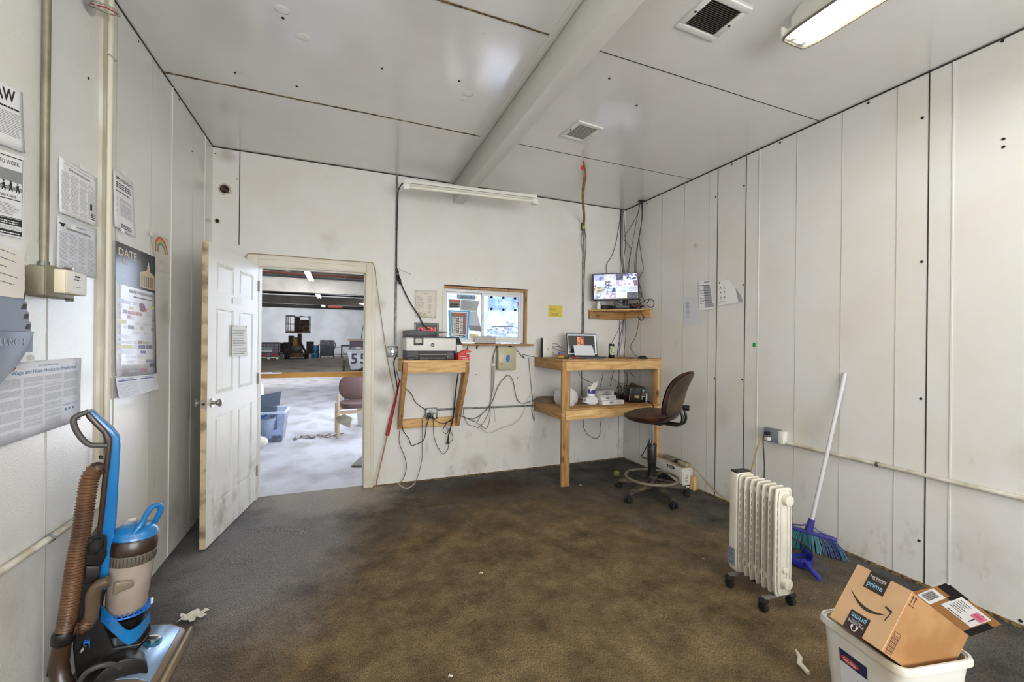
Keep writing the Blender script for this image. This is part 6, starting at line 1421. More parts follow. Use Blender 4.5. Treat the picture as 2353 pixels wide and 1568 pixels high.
# things on the lower shelf
bagm = M('bag_white', '#d3d4d8', 0.35, bump=.6, bscale=22, spec=.4)
mb = MB()
random.seed(5)
mb.sphere((0, 0, 0), 1, 18)
for i, v in enumerate(mb.v):
    n = 1 + .16 * math.sin(3 * v.x + 2 * v.z) * math.cos(3 * v.y + 2 * v.z) + .05 * math.sin(7 * v.z + 5 * v.x)
    x, y, z = v.x * .125 * n, v.y * .12 * n, max(-.0, (v.z + .62) * .105 * n)
    mb.v[i] = Vector((2.15 + x, 3.80 + y, LZ + .001 + z))
mb.m = 1
def bagf(u, v):
    a = 2 * PI * u; r = .5 + .5 * v
    return Vector((2.30 + .10 * v + .02 * math.cos(a * 2), 3.72 - .04 * v + (.05 * r) * math.cos(a) * 1.1, LZ + .052 + .046 * r * math.sin(a) + .008 * math.sin(3 * a)))
mb.sheet(bagf, 20, 5)
mb.sheet(lambda u, v: Vector((2.16 + .2 * u, 3.76 + .06 * v, LZ + .15 - .09 * u + .008 * math.sin(9 * u))), 10, 3)
tag(mb.build('plastic_bag', [bagm, bagm], smooth=True), 'crumpled white plastic bag behind the desk post on the lower shelf', 'bag')
mb = MB()
for k in range(9):
    r = .085 - .004 * (k % 3); z = LZ + .012 + .009 * (k % 5); mb.loft([(2.045 + (r + .03) * math.cos(a) + .004 * (k % 2), 4.03 + r * math.sin(a), z) for a in [i * PI / 10 for i in range(20)]], .0045, 6, False, True)
tag(mb.build('coiled_cable', M('coil_taupe', '#7d6d5c', 0.6), smooth=True), 'coil of taupe cable lying on the wall end of the lower shelf', 'cable')
t = thing('wipes_canister', 'blue and white wipes canister with a wipe pulled out', 'canister', (2.41, 3.74, LZ))
mb = MB(); mb.lathe([(.040, 0), (.044, .004), (.044, .165), (.042, .17)], n=28); mb.m = 1; mb.build('canister', M('canister_white', '#dfe2e6', 0.35), t, local=True, smooth=True)
mb = MB(); mb.sheet(lambda u, v: Vector((.0448 * math.sin(-1.4 + 2.6 * u), -.0448 * math.cos(-1.4 + 2.6 * u), .045 + .035 * v)), 10, 1); mb.build('blue_band', M('wipes_blue', '#3f8fc4', 0.4), t, local=True, smooth=True)
mb = MB(); mb.sheet(lambda u, v: Vector((.0448 * math.sin(-1.4 + 2.6 * u), -.0448 * math.cos(-1.4 + 2.6 * u), .125 + .04 * v - .01 * math.sin(PI * u))), 10, 1); mb.m = 1; mb.sheet(lambda u, v: Vector((.0452 * math.sin(-.6 + .9 * u), -.0452 * math.cos(-.6 + .9 * u), .02 + .035 * v)), 6, 1); mb.build('violet_band', [M('wipes_violet', '#423f86', 0.4), M('wipes_teal', '#7cc3d4', 0.4)], t, local=True, smooth=True)
mb = MB(); mb.lathe([(.043, .168), (.044, .175), (.044, .190), (.036, .196)], n=24); mb.build('cap', white_pl, t, local=True, smooth=True)
mb = MB(); mb.sheet(lambda u, v: Vector((-.044 + .09 * u + .018 * v, -.046 + .02 * v * (1 - v), .13 + .06 * u + .075 * v + .008 * math.sin(7 * u))), 10, 8); mb.build('wipe_sheet', M('wipe_cloth', '#d8d3c6', 0.8, bump=.4, bscale=90), t, local=True, smooth=True, solid=.002)
def carton(mw, w, d, h, label, m, tl=None, open_=False):
    t = thing('white_carton', label, 'carton', mw=mw, group='white cartons stacked on the lower shelf')
    mb = MB()
    if not open_: mb.box(0, 0, 0, w, d, h)
    else:
        for b in ((0, d - .002, 0, w, d, h), (0, 0, 0, .002, d, h), (w - .002, 0, 0, w, d, h), (0, 0, 0, w, d, .002), (0, 0, h - .002, w, d, h)): mb.box(*b)
        mb.quad((0, 0, 0), (w, 0, 0), (w + .01, -.035, -.012), (-.012, -.035, -.012)); mb.quad((0, 0, h), (w * .7, 0, h), (w * .6, -.04, h + .02), (.01, -.03, h + .015))
    mb.build('carton', m, t, local=True, bevel=.0015)
    q = Q((0, -.0005, h), (w, -.0005, h), (w, -.0005, 0), (0, -.0005, 0), (0, -1, 0))
    if not open_:
        mb = MB(); 
        for k in range(4): q.rect(mb, w * .34 + .011 * k, h * .3, w * .34 + .011 * k + .008, h * .72, .001)
        mb.build('block_print', ink_d, t, local=True)
        mb = MB(); q.lines(mb, w * .62, h * .35, w * .93, h * .75, 3, .35, .001, .2); mb.build('fine_print', ink, t, local=True)
    return t
cw = M('carton_white', '#d9d8d6', 0.6)
cm_ = Matrix.Translation((2.50, 3.66, LZ)) @ Matrix.Rotation(.0, 4, 'Z')
carton(cm_ @ Matrix.Rotation(math.radians(-3), 4, 'Z'), .26, .20, .042, 'white carton at the bottom of the stack on the lower shelf', cw)
carton(cm_ @ Matrix.Translation((.0, .03, .043)) @ Matrix.Rotation(math.radians(3), 4, 'Z'), .20, .17, .042, 'white carton in the middle of the stack on the lower shelf', cw)
carton(cm_ @ Matrix.Translation((.015, .035, .086)) @ Matrix.Rotation(math.radians(6), 4, 'Z'), .165, .15, .052, 'open ended white carton on top of the stack', cw, open_=True)
# adapters and cable mess
mb = MB(); random.seed(3)
for k in range(9): mb.cbox((2.83 + random.uniform(-.06, .07), 3.88 + random.uniform(-.08, .08), LZ + .02 + (.03 if k > 5 else 0)), (random.uniform(.03, .07), random.uniform(.03, .05), random.uniform(.03, .045)), Matrix.Rotation(random.uniform(0, 3), 3, 'Z'))
for k in range(7):
    c = Vector((2.83 + random.uniform(-.05, .06), 3.86 + random.uniform(-.08, .08), LZ + .05)); mb.tube([c + Vector((random.uniform(-.08, .08), random.uniform(-.08, .08), random.uniform(-.04, .05))) for _ in range(5)], .004, 6)
o = mb.build('adapter_tangle', M('adapter_black', '#1b1a19', 0.5), smooth=False); tag(o, 'tangle of black power adapters and leads beside the white cartons', 'adapters'); o['kind'] = 'stuff'
for i, (pts, lab) in enumerate((([(1328, 853), (1334, 864), (1345, 873), (1362, 881), (1370, 888)], 'thin brown wire crossing behind the wipes canister under the desk top'), ([(1386, 853), (1384, 870), (1380, 885), (1382, 893)], 'black lead hanging behind the white cartons'),
              ([(1410, 853), (1406, 870), (1402, 888)], 'thin lead hanging right of the black lead behind the cartons'), ([(1433, 853), (1441, 866), (1441, 880), (1436, 895), (1442, 905)], 'black lead falling towards the backup battery plug'),
              ([(1402, 868), (1420, 879), (1434, 882), (1441, 870), (1440, 855)], 'thin brown wire slung level between two leads under the desk top'), ([(1446, 853), (1456, 866), (1466, 874)], 'short black lead above the backup battery'))):
    cable(pts, .003, cable_blk if 'black' in lab else M('wire_brown', '#5a4637', 0.6), lab, .10 + .02 * i)
P = [bw(px, py, .30) for px, py in ((1416, 893), (1424, 886), (1428, 893), (1426, 903))]; cab3(P, .004, cable_blk, 'small black cable arch behind the top carton')
cable([(1340, 965), (1342, 985), (1352, 1000), (1368, 1008), (1378, 1000), (1379, 980), (1382, 964)], .004, M('cable_brown'), 'brown cable loop sagging below the lower shelf', .12)
um = Matrix.Translation((2.965, 3.66, LZ)) @ Matrix.Rotation(math.radians(-20), 4, 'Z')
t = thing('backup_battery', 'black backup battery unit with labels on the lower shelf', 'battery unit', mw=um)
mb = MB(); mb.box(-.11, 0, .004, .075, .22, .168); mb.build('case', M('ups_black', '#151413', 0.35), t, local=True, bevel=.014, seg=3)
mb = MB(); mb.box(-.105, .01, .160, .07, .215, .170); mb.build('dusty_top', M('ups_dust', '#6d5332', 0.8), t, local=True, bevel=.006)
mb = MB(); mb.box(.02, -.003, .012, .07, .0, .158); mb.build('front_strip', M('ups_gloss', '#0f0f10', 0.2), t, local=True, bevel=.003)
mb = MB(); mb.cyl((.045, -.003, .136), (.045, -.006, .136), .009, n=16); mb.build('power_button', M('btn_blue', '#c3cfe8', 0.3), t, local=True)
mb = MB(); mb.box(.03, -.0045, .085, .06, -.003, .118); mb.build('display', M('lcd_amber', '#4d3a25', 0.3), t, local=True)
mb = MB(); mb.box(.027, -.0045, .069, .062, -.003, .075); mb.m = 1; mb.box(.027, -.0045, .035, .042, -.003, .06); mb.build('labels', [paper_w, M('label_green', '#7fa86a', 0.5)], t, local=True)
mb = MB(); mb.prism([(-.05, -.001, .055), (.0, -.001, .048), (.004, -.001, .07), (-.01, -.001, .082), (-.05, -.001, .08)], (0, -.001, 0)); mb.m = 1; mb.box(-.109, -.002, .02, -.102, 0, .09); mb.build('sticker', [M('sticker_sand', '#a8a078', 0.6), M('sticker_pink', '#c45064', 0.6)], t, local=True)
mb = MB(); mb.tube([(-.07, -.001, .118), (-.04, -.001, .128), (-.005, -.001, .118), (-.04, -.001, .112)], .0015, 5, 4, True); mb.build('emblem', M('emblem_grey', '#5b5a58', 0.4), t, local=True)
mb = MB(); mb.box(-.15, .06, .07, -.11, .09, .10); mb.build('side_plug', black, t, local=True, bevel=.004)
mb = MB(); mb.T = um; mb.box(.085, .03, .0, .10, .045, .10); tag(mb.build('white_tag', paper_w), 'small white tag card leaning against the backup battery', 'tag')
mb = MB(); mb.T = um; mb.prism([(-.04, .15, .170), (.03, .15, .170), (.0, .15, .198), (-.03, .15, .2)], (0, .05, 0)); tag(mb.build('power_brick', black, bevel=.004), 'black power brick sitting on top of the backup battery', 'adapter')
cab3([um @ Vector(v) for v in ((.07, .01, .02), (.11, -.02, .01), (.12, -.10, -.02), (.10, -.14, -.12), (.10, -.12, -.3), (.05, -.05, -.5), (.03, .0, -.58), (.1, .0, -.60))], .005, cable_blk, 'black cord running from the backup battery down to the power strip')

# ================================================================ monitor shelf
MZ = 1.776; MX0, MY0 = 2.653, 3.69
t = thing('monitor_shelf', 'triangular pine corner shelf holding the camera monitor', 'shelf', (3.0, 4.05, MZ - .1))
mb = MB(); mb.prism([(MX0 - .01, YB - .002, MZ - .012), (MX0 - .01, YB - .05, MZ - .012), (XR - .05, MY0 - .01, MZ - .012), (XR - .002, MY0 - .01, MZ - .012), (XR - .002, YB - .002, MZ - .012)], (0, 0, .014)); mb.build('shelf_board', MATS['pine_x'], t, bevel=.0015)
lumber('wall_cleat', (MX0, YB - .021, MZ - .058), (XR - .004, YB - .021, MZ - .058), .036, .09, 'x', t, pale=False)
lumber('wall_cleat', (XR - .021, MY0, MZ - .050), (XR - .021, YB - .045, MZ - .050), .036, .074, 'y', t)
# monitor
tl, tr, br, bl = [None] * 4
mc = Vector((2.88, 3.985, 0)); my = math.radians(-24)
ml = Matrix.Translation((2.88, 3.97, MZ + .002)) @ Matrix.Rotation(my, 4, 'Z') @ Matrix.Rotation(math.radians(-2.0), 4, 'Y')
t = thing('security_monitor', 'black monitor showing a grid of sixteen camera views', 'monitor', mw=ml)
mw_, mh = .515, .305; mz0 = .105
mb = MB(); mb.box(-mw_ / 2, -.012, mz0, mw_ / 2, .018, mz0 + mh); mb.build('housing', black, t, local=True, bevel=.004)
q = Q((-mw_ / 2 + .010, -.0125, mz0 + mh - .010), (mw_ / 2 - .010, -.0125, mz0 + mh - .010), (mw_ / 2 - .010, -.0125, mz0 + .018), (-mw_ / 2 + .010, -.0125, mz0 + .018), (0, -1, 0))
scols = ['#9aa0cc', '#a9aecb', '#2a2a4a', '#cdd4ea', '#dfe6f5', '#d8d6dd', '#9f97c4', '#e9eef8', '#b3a58f', '#c7cfdd', '#b8c6d8', '#b3bccb', '#b7bbd3', '#c3bcd0', '#b9c3b3', '#2b2b38']
det = ['#5b6296', '#e8ecf6', '#5a4f8c', '#2a2f6a', '#8fb9e0', '#3b4068', '#e6dcea', '#6f4f78', '#3f4f66', '#1f4f9c', '#8fa3b8', '#c96a6a', '#6b7292', '#8a7a9c', '#e8efe0', '#3a3a4a']
det[11] = '#9aa6bb'; det[8] = '#5f6b78'
mb = MB(); ms = []
for i in range(16):
    ms.append(M('feed_%s' % 'abcdefghijklmnop'[i], scols[i], 0.3, col2=det[i], scale=34, lo=.47, hi=.60, detail=3, emit=1.0)); mb.m = i; r, k = divmod(i, 4); r = 3 - r
    q.rect(mb, q.W * k / 4 + .0008, q.H * r / 4 + .0008, q.W * (k + 1) / 4 - .0008, q.H * (r + 1) / 4 - .0008, .0006)
ms.append(M('feed_line', '#e4e8f2', 0.3, emit=1.0)); mb.m = 16; q.rect(mb, 0, 0, q.W, q.H, .0002)
ms.append(M('feed_navy', '#1b2a6b', 0.3, emit=1.0)); ms.append(M('feed_white', '#ffffff', 0.3, emit=1.15)); ms.append(M('feed_plum', '#6b4a70', 0.3, emit=1.0))
def tri(k, r, pts, m):
    mb.m = m; mb.quad(*[q.p(q.W * (k + a) / 4, q.H * (3 - r + b) / 4, .0010) for a, b in pts])
tri(3, 0, [(.2, .05), (.85, .05), (.85, .5)], 17); tri(1, 2, [(.6, .05), (.98, .05), (.98, .7), (.78, .72)], 17); tri(2, 0, [(.68, .05), (.98, .05), (.98, .6), (.7, .7)], 18)
tri(0, 1, [(.1, .4), (.9, .55), (.95, .85), (.3, .9)], 18); tri(3, 1, [(.05, .3), (.35, .5), (.35, .9), (.05, .9)], 18); tri(3, 1, [(.65, .1), (.98, .1), (.98, .95), (.65, .95)], 19); tri(1, 1, [(.1, .1), (.2, .35), (.5, .2), (.55, .05)], 17)
tri(0, 1, [(.02, .05), (.3, .05), (.12, .4)], 19); tri(3, 0, [(.9, .05), (.98, .05), (.98, .9), (.9, .9)], 19); tri(2, 3, [(.2, .5), (.6, .6), (.7, .95), (.3, .95)], 18); tri(0, 3, [(.35, .4), (.6, .5), (.55, .8), (.4, .7)], 18)
mb.build('camera_grid', ms, t, local=True)
mb = MB(); mb.box(-.02, .004, .0, .03, .02, mz0 + .02); mb.box(-.10, -.05, 0, .11, .07, .008); mb.tube([(.03, .01, .09), (.07, .01, .07), (.09, .01, .10)], .008, 6); mb.build('stand', black, t, local=True, bevel=.002)
sh = MZ + .0025
t = thing('pill_bottle', 'white plastic bottle at the open end of the monitor shelf', 'bottle', (2.70, 4.05, sh))
mb = MB(); mb.lathe([(.021, 0), (.023, .004), (.023, .055), (.012, .068), (.012, .072)], n=20); mb.build('bottle_body', white_pl, t, local=True, smooth=True)
mb = MB(); mb.lathe([(.014, .072), (.014, .088), (.012, .09)], n=18); mb.build('cap', white_pl, t, local=True, smooth=True)
t = thing('brown_bottle', 'small brown bottle with a white cap on the monitor shelf', 'bottle', (2.765, 4.13, sh))
mb = MB(); mb.lathe([(.024, 0), (.024, .05), (.010, .072), (.010, .08)], n=20); mb.build('bottle_body', M('brown_glass', '#4a231a', 0.2), t, local=True, smooth=True)
mb = MB(); mb.lathe([(.012, .08), (.012, .095)], n=16); mb.m = 0; mb.lathe([(.0245, .008), (.0245, .034)], n=20); mb.build('cap', white_pl, t, local=True, smooth=True)
mb = MB(); mb.box(2.735, 3.99, sh, 2.85, 4.085, sh + .045); tag(mb.build('black_box', M('box_gloss', '#1c1b1a', 0.35), bevel=.004), 'low black box beside the white bottle under the monitor', 'box')
t = thing('video_recorder', 'low black recorder with ribbed front under the monitor', 'recorder', (2.93, 3.96, sh), my)
mb = MB(); mb.box(-.075, -.085, 0.009, .085, .045, .045); mb.build('case', black, t, local=True, bevel=.003)
mb = MB(); [mb.box(-.065 + .018 * k, -.088, .014, -.053 + .018 * k, -.085, .038) for k in range(8)]; mb.build('ribs', M('rib_grey', '#39393a', 0.4), t, local=True)
mb = MB(); random.seed(9)
for k in range(9): 
    c = Vector((3.05 + random.uniform(-.03, .07), 3.86 + random.uniform(-.09, .06), sh + .015)); mb.cbox(c, (random.uniform(.02, .05), .02, .02), Matrix.Rotation(random.uniform(0, 3), 3, 'Z'))
for k in range(6): c = Vector((3.06, 3.85, sh + .025)); mb.tube([c + Vector((random.uniform(-.09, .06), random.uniform(-.1, .1), random.uniform(-.02, .03))) for _ in range(5)], .0035, 5)
mb.m = 1
for k in range(4): mb.cbox((3.04 + random.uniform(-.03, .05), 3.84 + random.uniform(-.08, .05), sh + .034), (.018, .012, .012), Matrix.Rotation(random.uniform(0, 3), 3, 'Z'))
o = mb.build('plug_tangle', [M('adapter_black'), M('plug_red', '#a83a2c', 0.5)]); tag(o, 'heap of black and red plugs on the end of the monitor shelf', 'plugs'); o['kind'] = 'stuff'
# ================================================================ drafting stool
fdir = Vector((-.45, .893, 0)).normalized()
cmx = Matrix.Translation((2.64, 3.07, 0)) @ Matrix.Rotation(math.atan2(fdir.y, fdir.x), 4, 'Z')
t = thing('drafting_stool', 'worn dark brown drafting stool with a foot ring at the corner desk', 'stool', mw=cmx)
vin = M('vinyl_dark', '#2c1712', 0.38, col2='#4a2c1f', scale=9, bump=.3, bscale=60, coat=.2)
base_m = M('base_dusty', '#2b2621', 0.6, col2='#6e5e49', scale=9, lo=.42, hi=.7)
rot = -math.atan2(fdir.y, fdir.x)
for k in range(5):
    a = rot + math.radians(120 + 72 * k); d = Vector((math.cos(a), math.sin(a), 0)); s = Vector((-d.y, d.x, 0))
    mb = MB(); ws = [.040, .036, .030, .026]; hs = [(.085, .13), (.085, .125), (.075, .105), (.062, .088)]; rs_ = [.02, .12, .26, .315]
    secs = []
    for w, (lo_, hi_), r in zip(ws, hs, rs_):
        c = d * r; secs.append([c + s * w + Vector((0, 0, lo_)), c - s * w + Vector((0, 0, lo_)), c - s * w * .7 + Vector((0, 0, hi_)), c + s * w * .7 + Vector((0, 0, hi_))])
    vs = [v for sc in secs for v in sc]; fs = []
    for i in range(3):
        for j in range(4): fs.append((i * 4 + j, i * 4 + (j + 1) % 4, i * 4 + 4 + (j + 1) % 4, i * 4 + 4 + j))
    fs += [(0, 1, 2, 3), (12, 13, 14, 15)]; mb._add(vs, fs); mb.build('base_arm', base_m, t, local=True, bevel=.008)
    c = d * .318; mb = MB()
    for q_ in (-1, 1): mb.cyl(c + s * q_ * .008 + Vector((0, 0, .027)), c + s * q_ * .027 + Vector((0, 0, .027)), .027, n=18)
    mb.cyl(c + Vector((0, 0, .03)), c + Vector((0, 0, .07)), .010, n=10); mb.cbox(c + Vector((0, 0, .045)), (.03, .03, .022)); mb.build('caster', black_matt, t, local=True, bevel=.002)
mb = MB(); mb.lathe([(.05, .08), (.052, .12), (.042, .145), (.042, .16)], n=24); mb.build('hub', base_m, t, local=True, smooth=True)
mb = MB(); mb.lathe([(.036, .15), (.036, .30), (.040, .31), (.042, .47), (.036, .478)], n=24); mb.build('column_cover', M('cover_black', '#161412', 0.45, col2='#57503f', scale=18, lo=.56, hi=.75), t, local=True, smooth=True)
mb = MB(); mb.lathe([(.014, .47), (.014, .68)], n=18); mb.build('gas_piston', chrome, t, local=True, smooth=True)
mb = MB(); ring = [(.232 * math.cos(a), .232 * math.sin(a), .172) for a in [k * PI / 28 for k in range(56)]]; mb.loft(ring, .0125, 10, False, True)
rg = mb.build('foot_ring', M('ring_tan', '#776d5f', 0.5), t, local=True, smooth=True)
mb = MB()
for k in range(4): a = rot + math.radians(25 + 90 * k); mb.beam((.03 * math.cos(a), .03 * math.sin(a), .165), (.23 * math.cos(a), .23 * math.sin(a), .172), .024, .012)
mb.lathe([(.048, .15), (.048, .185)], n=20); mb.build('spokes', base_m, rg, local=True, bevel=.002)
mb = MB(); mb.box(-.12, -.10, .672, .12, .10, .69); mb.build('seat_plate', black, t, local=True)
mb = MB(); NU, NV = 24, 40
def seat(u, v):
    a = 2 * PI * v; e = 3.0; c, s = math.cos(a), math.sin(a)
    R_ = u; x = .225 * math.copysign(abs(c) ** (2 / e), c) * R_; y = .235 * math.copysign(abs(s) ** (2 / e), s) * R_
    z = .795 + .012 * (1 - R_ ** 2) * -1 + .028 * (x / .22) ** 2 * (1 if x < 0 else -.9)
    return Vector((x + .01, y, z - .055 * R_ ** 8))
mb.sheet(seat, NU, NV); mb.sheet(lambda u, v: (lambda p: Vector((p.x, p.y, .686 + .056 * (u ** 8) + (.018 if p.x < 0 else 0) * (abs(p.x) / .22))))(seat(u, v)), NU, NV)
mb.build('seat', vin, t, local=True, smooth=True)
# back: curved pad, leaning shell behind it
def back(u, v, off, sc=1.0):
    # u across -1..1, v up 0..1
    e = 3.3; a = 2 * PI * v; c, s = math.cos(a), math.sin(a)
    y = .190 * sc * math.copysign(abs(c) ** (2 / e), c) * u; z = .215 * sc * math.copysign(abs(s) ** (2 / e), s) * u
    lean = .05 * ((z + .02) / .2) + (.045 * max(0, z / .2) ** 2) - .01
    return Vector((-.255 - lean + .06 * (y / .2) ** 2 + off, y, .945 + z))
mb = MB(); mb.sheet(lambda u, v: back(u, v, .048 * (1 - .6 * u ** 8)), 14, 44); mb.sheet(lambda u, v: back(u, v, -.012 + .02 * u ** 8), 14, 44)
mb.build('back_cushion', vin, t, local=True, smooth=True)
mb = MB(); mb.sheet(lambda u, v: back(u, v, -.030 + .018 * u ** 6, .93), 14, 44); mb.sheet(lambda u, v: back(u, v, -.008, .93), 14, 44)
mb.build('back_shell', M('shell_brown', '#3a2f24', 0.42, col2='#5c4c3a', scale=5), t, local=True, smooth=True)
mb = MB(); mb.cyl((-.275, 0, .84), (-.325, 0, .84), .022, .024, 16); mb.build('tension_knob', black, t, local=True, bevel=.003)
for s in (-.045, .045): mb = MB(); mb.tube([(-.10, s, .688), (-.20, s, .682), (-.265, s, .695), (-.285, s, .75), (-.268, s, .82)], .011, 10); mb.build('back_arm', black, t, local=True, smooth=True)
mb = MB(); mb.tube([(.0, -.05, .68), (.0, -.16, .675), (.0, -.20, .665)], .006, 8); mb.build('lever', black, t, local=True, smooth=True)

# carton behind the stool, with a dirty power strip on it
bxm = Matrix.Translation((3.015, 3.085, 0))
t = thing('shipping_carton', 'white and black printed carton by the wall behind the stool', 'carton', mw=bxm)
w, d, h = .135, .40, .205
mb = MB(); mb.box(0, 0, 0, w, d, h); mb.build('carton', M('carton_dirty_white', '#cfccc4', 0.6), t, local=True, bevel=.002)
mb = MB(); mb.box(.002, .002, h, w - .002, d - .002, h + .0015); mb.build('dusty_lid', M('lid_brown', '#a08763', 0.8, col2='#c9bfae', scale=8), t, local=True)
q1 = Q((0, d, h), (0, 0, h), (0, 0, 0), (0, d, 0), (-1, 0, 0)); q2_ = Q((0, 0, h), (w, 0, h), (w, 0, 0), (0, 0, 0), (0, -1, 0))
mb = MB(); mb.prism([q1.p(0, 0, .0008), q1.p(.40, 0, .0008), q1.p(.40, .055, .0008), q1.p(.34, .055, .0008), q1.p(.1, .12, .0008), q1.p(0, .12, .0008)], q1.n * .0004); q1.rect(mb, .20, .165, .30, .195, .0012)
q2_.rect(mb, 0, 0, w, .04, .0012); mb.prism([q2_.p(w * .7, .04, .0012), q2_.p(w, .04, .0012), q2_.p(w, .075, .0012)], q2_.n * .0003); mb.build('black_print', ink_d, t, local=True)
mb = MB()
for k in range(4): q1.rect(mb, .22 + .024 * k, .02, .235 + .024 * k, .042, .0016); q2_.rect(mb, .055 + .02 * k, .01, .068 + .02 * k, .03, .0018)
q1.text(mb, 'SOLA', .212, .170, .026, .002, .01); mb.build('white_print', paper_w, t, local=True)
mb = MB(); q2_.rect(mb, .03, .06, .095, .17, .0012); mb.build('sticker', M('sticker_white', '#dedbd2', 0.6), t, local=True)
mb = MB(); q2_.lines(mb, .04, .13, .09, .155, 2, .3, .002); [q2_.rect(mb, .04 + .005 * k, .10, .0425 + .005 * k, .118, .002) for k in range(8)]; [q2_.rect(mb, .04 + .005 * k, .07, .0425 + .005 * k, .085, .002) for k in range(8)]; mb.build('barcode', ink_d, t, local=True)
mb = MB(); mb.box(3.11, 3.03, 0, 3.145, 3.085, .13); tag(mb.build('wood_offcut', MATS['pine_z']), 'short pine offcut standing against the wall behind the carton', 'offcut')
a, b = Vector((3.115, 3.43, .226)), Vector((3.095, 3.09, .226))
t = thing('power_strip', 'grimy beige power strip lying on top of the carton', 'power strip', (a + b) / 2)
mb = MB(); mb.beam(a, b, .055, .036); mb.build('strip_body', M('strip_grimy', '#a39a80', 0.6, col2='#5d5340', scale=14), t, bevel=.006)
for k in range(5):
    c = a.lerp(b, .15 + .17 * k) + Vector((0, 0, .019)); mb = MB(); mb.box(c.x - .010, c.y - .004, c.z - .001, c.x - .006, c.y + .004, c.z + .0008); mb.box(c.x + .005, c.y - .004, c.z - .001, c.x + .009, c.y + .004, c.z + .0008); mb.build('socket', hole, t)
c = a.lerp(b, .62); mb = MB(); mb.cbox(c + Vector((-.03, 0, .01)), (.04, .028, .03)); mb.m = 1; mb.cbox(c + Vector((-.006, 0, .012)), (.006, .028, .028)); mb.build('plug', [black, M('plug_red')], t, bevel=.003)
cab3([Vector((3.095, 3.09, .226)), Vector((3.11, 3.0, .20)), Vector((3.12, 2.90, .13)), Vector((3.115, 2.75, .06)), Vector((3.10, 2.6, .03)), Vector((3.05, 2.45, .02)), Vector((2.85, 2.2, .01)), Vector((2.5, 2.02, .008))], .005, cable_tan, 'tan cord running from the power strip along the wall foot to the heater')
# tennis ball
mb = MB(); p = fl(1417, 1096); mb.sphere((p.x, p.y, .033), .033, 14); tb = tag(mb.build('tennis_ball', M('ball_felt', '#8f8a4a', 0.95, bump=.6, bscale=120), smooth=True), 'dusty yellow green tennis ball on the carpet left of the stool', 'ball')

# ================================================================ oil filled heater
hm = Matrix.Translation((2.165, 1.645, 0)) @ Matrix.Rotation(math.radians(-5.0), 4, 'Z')
t = thing('oil_heater', 'white seven fin oil heater on black casters', 'heater', mw=hm)
hw = M('heater_white', '#dcd8cc', 0.38, col2='#cdc5b2', scale=5)
hgap = M('heater_inner', '#a09682', 0.5)
y0_, y1_ = -.155, .155; zb, zt = .085, .650
def fin(y, th, W_=.112, name='fin'):
    mb = MB(); pts = [(x, y - th / 2, (zb + zt) / 2 + z) for x, z in rounded(W_, zt - zb, 40, 9)]; mb.prism(pts, (0, th, 0)); return mb.build(name, hw, t, local=True, bevel=.004)
n = 6
# near end plate with round bosses, then fins, then control box
mb = MB(); pts = [(x, y0_, (zb + zt) / 2 + z) for x, z in rounded(.116, zt - zb, 40, 8)]; mb.prism(pts, (0, .016, 0)); ep = mb.build('end_plate', hw, t, local=True, bevel=.006, seg=3)
mb = MB(); pts = [(x * .80, y0_ - .004, (zb + zt) / 2 + z * .96) for x, z in rounded(.11, zt - zb, 40, 8)]; mb.loft(pts, .003, 6, False, True)
pts = [(x * .42, y0_ - .002, (zb + zt) / 2 + z * .86) for x, z in rounded(.11, zt - zb, 40, 5)]; mb.loft(pts, .004, 6, False, True)
mb.build('embossed_rim', hw, ep, local=True, smooth=True)
for z in (.59, .155, .22):
    mb = MB(); r = .030 if z != .22 else .018; mb.cyl((0.006, y0_ - .0, z), (.006, y0_ - (.028 if z != .22 else .01), z), r, r * .92, 28); mb.build('round_cap', hw, ep, local=True, bevel=.004)
mb = MB()
for s in (-1, 1):
    for k in range(9): zz = .17 + k * .048; mb.box(s * .046 - .0012, y0_ - .0008, zz, s * .046 + .0012, y0_ + .001, zz + .030)
mb.build('slots', M('slot_shadow', '#8b8371', 0.8), ep, local=True)
for k in range(1, 7):
    y = y0_ + .008 + k * .0385; fin(y, .006)
    mb = MB(); mb.box(-.030, y - .034, zb + .02, .030, y - .004, zt - .015); mb.build('fin_core', hgap, t, local=True, bevel=.01)
    mb = MB()
    for s in (-1, 1):
        for j in range(10): zz = .15 + j * .044; mb.box(s * .050 - .0015, y - .0045, zz, s * .050 + .0015, y - .0030, zz + .026)
    mb.build('fin_slots', M('slot_shadow'), t, local=True)
for z in (.59, .155):
    mb = MB(); mb.cyl((0, y0_ + .01, z), (0, .10, z), .032, n=20); mb.build('oil_tube', hw, t, local=True, smooth=True)
mb = MB(); pts = [(x, .095, (zb + zt) / 2 + z) for x, z in rounded(.118, zt - zb + .012, 40, 9)]; mb.prism(pts, (0, .055, 0)); cb = mb.build('control_box', hw, t, local=True, bevel=.008, seg=3)
mb = MB(); mb.prism([(-.05, .10, zt + .002), (.05, .10, zt + .002), (.05, .152, zt + .002), (-.05, .152, zt + .002)], (0, 0, .012)); mb.build('top_panel', black, cb, local=True, bevel=.004)
q = Q((-.0598, .150, .215), (-.0598, .104, .215), (-.0598, .104, .115), (-.0598, .150, .115), (-1, 0, 0))
mb = MB(); q.rect(mb, 0, 0, q.W, q.H, .0006); mb.m = 1; random.seed(2)
for k in range(4): q.lines(mb, .004, .008 + k * .024, .042, .026 + k * .024, 3, .5, .0012, .3)
mb.build('rating_label', [M('label_blueprint', '#8b93ab', 0.5), M('label_ink', '#39405e', 0.6)], cb, local=True)
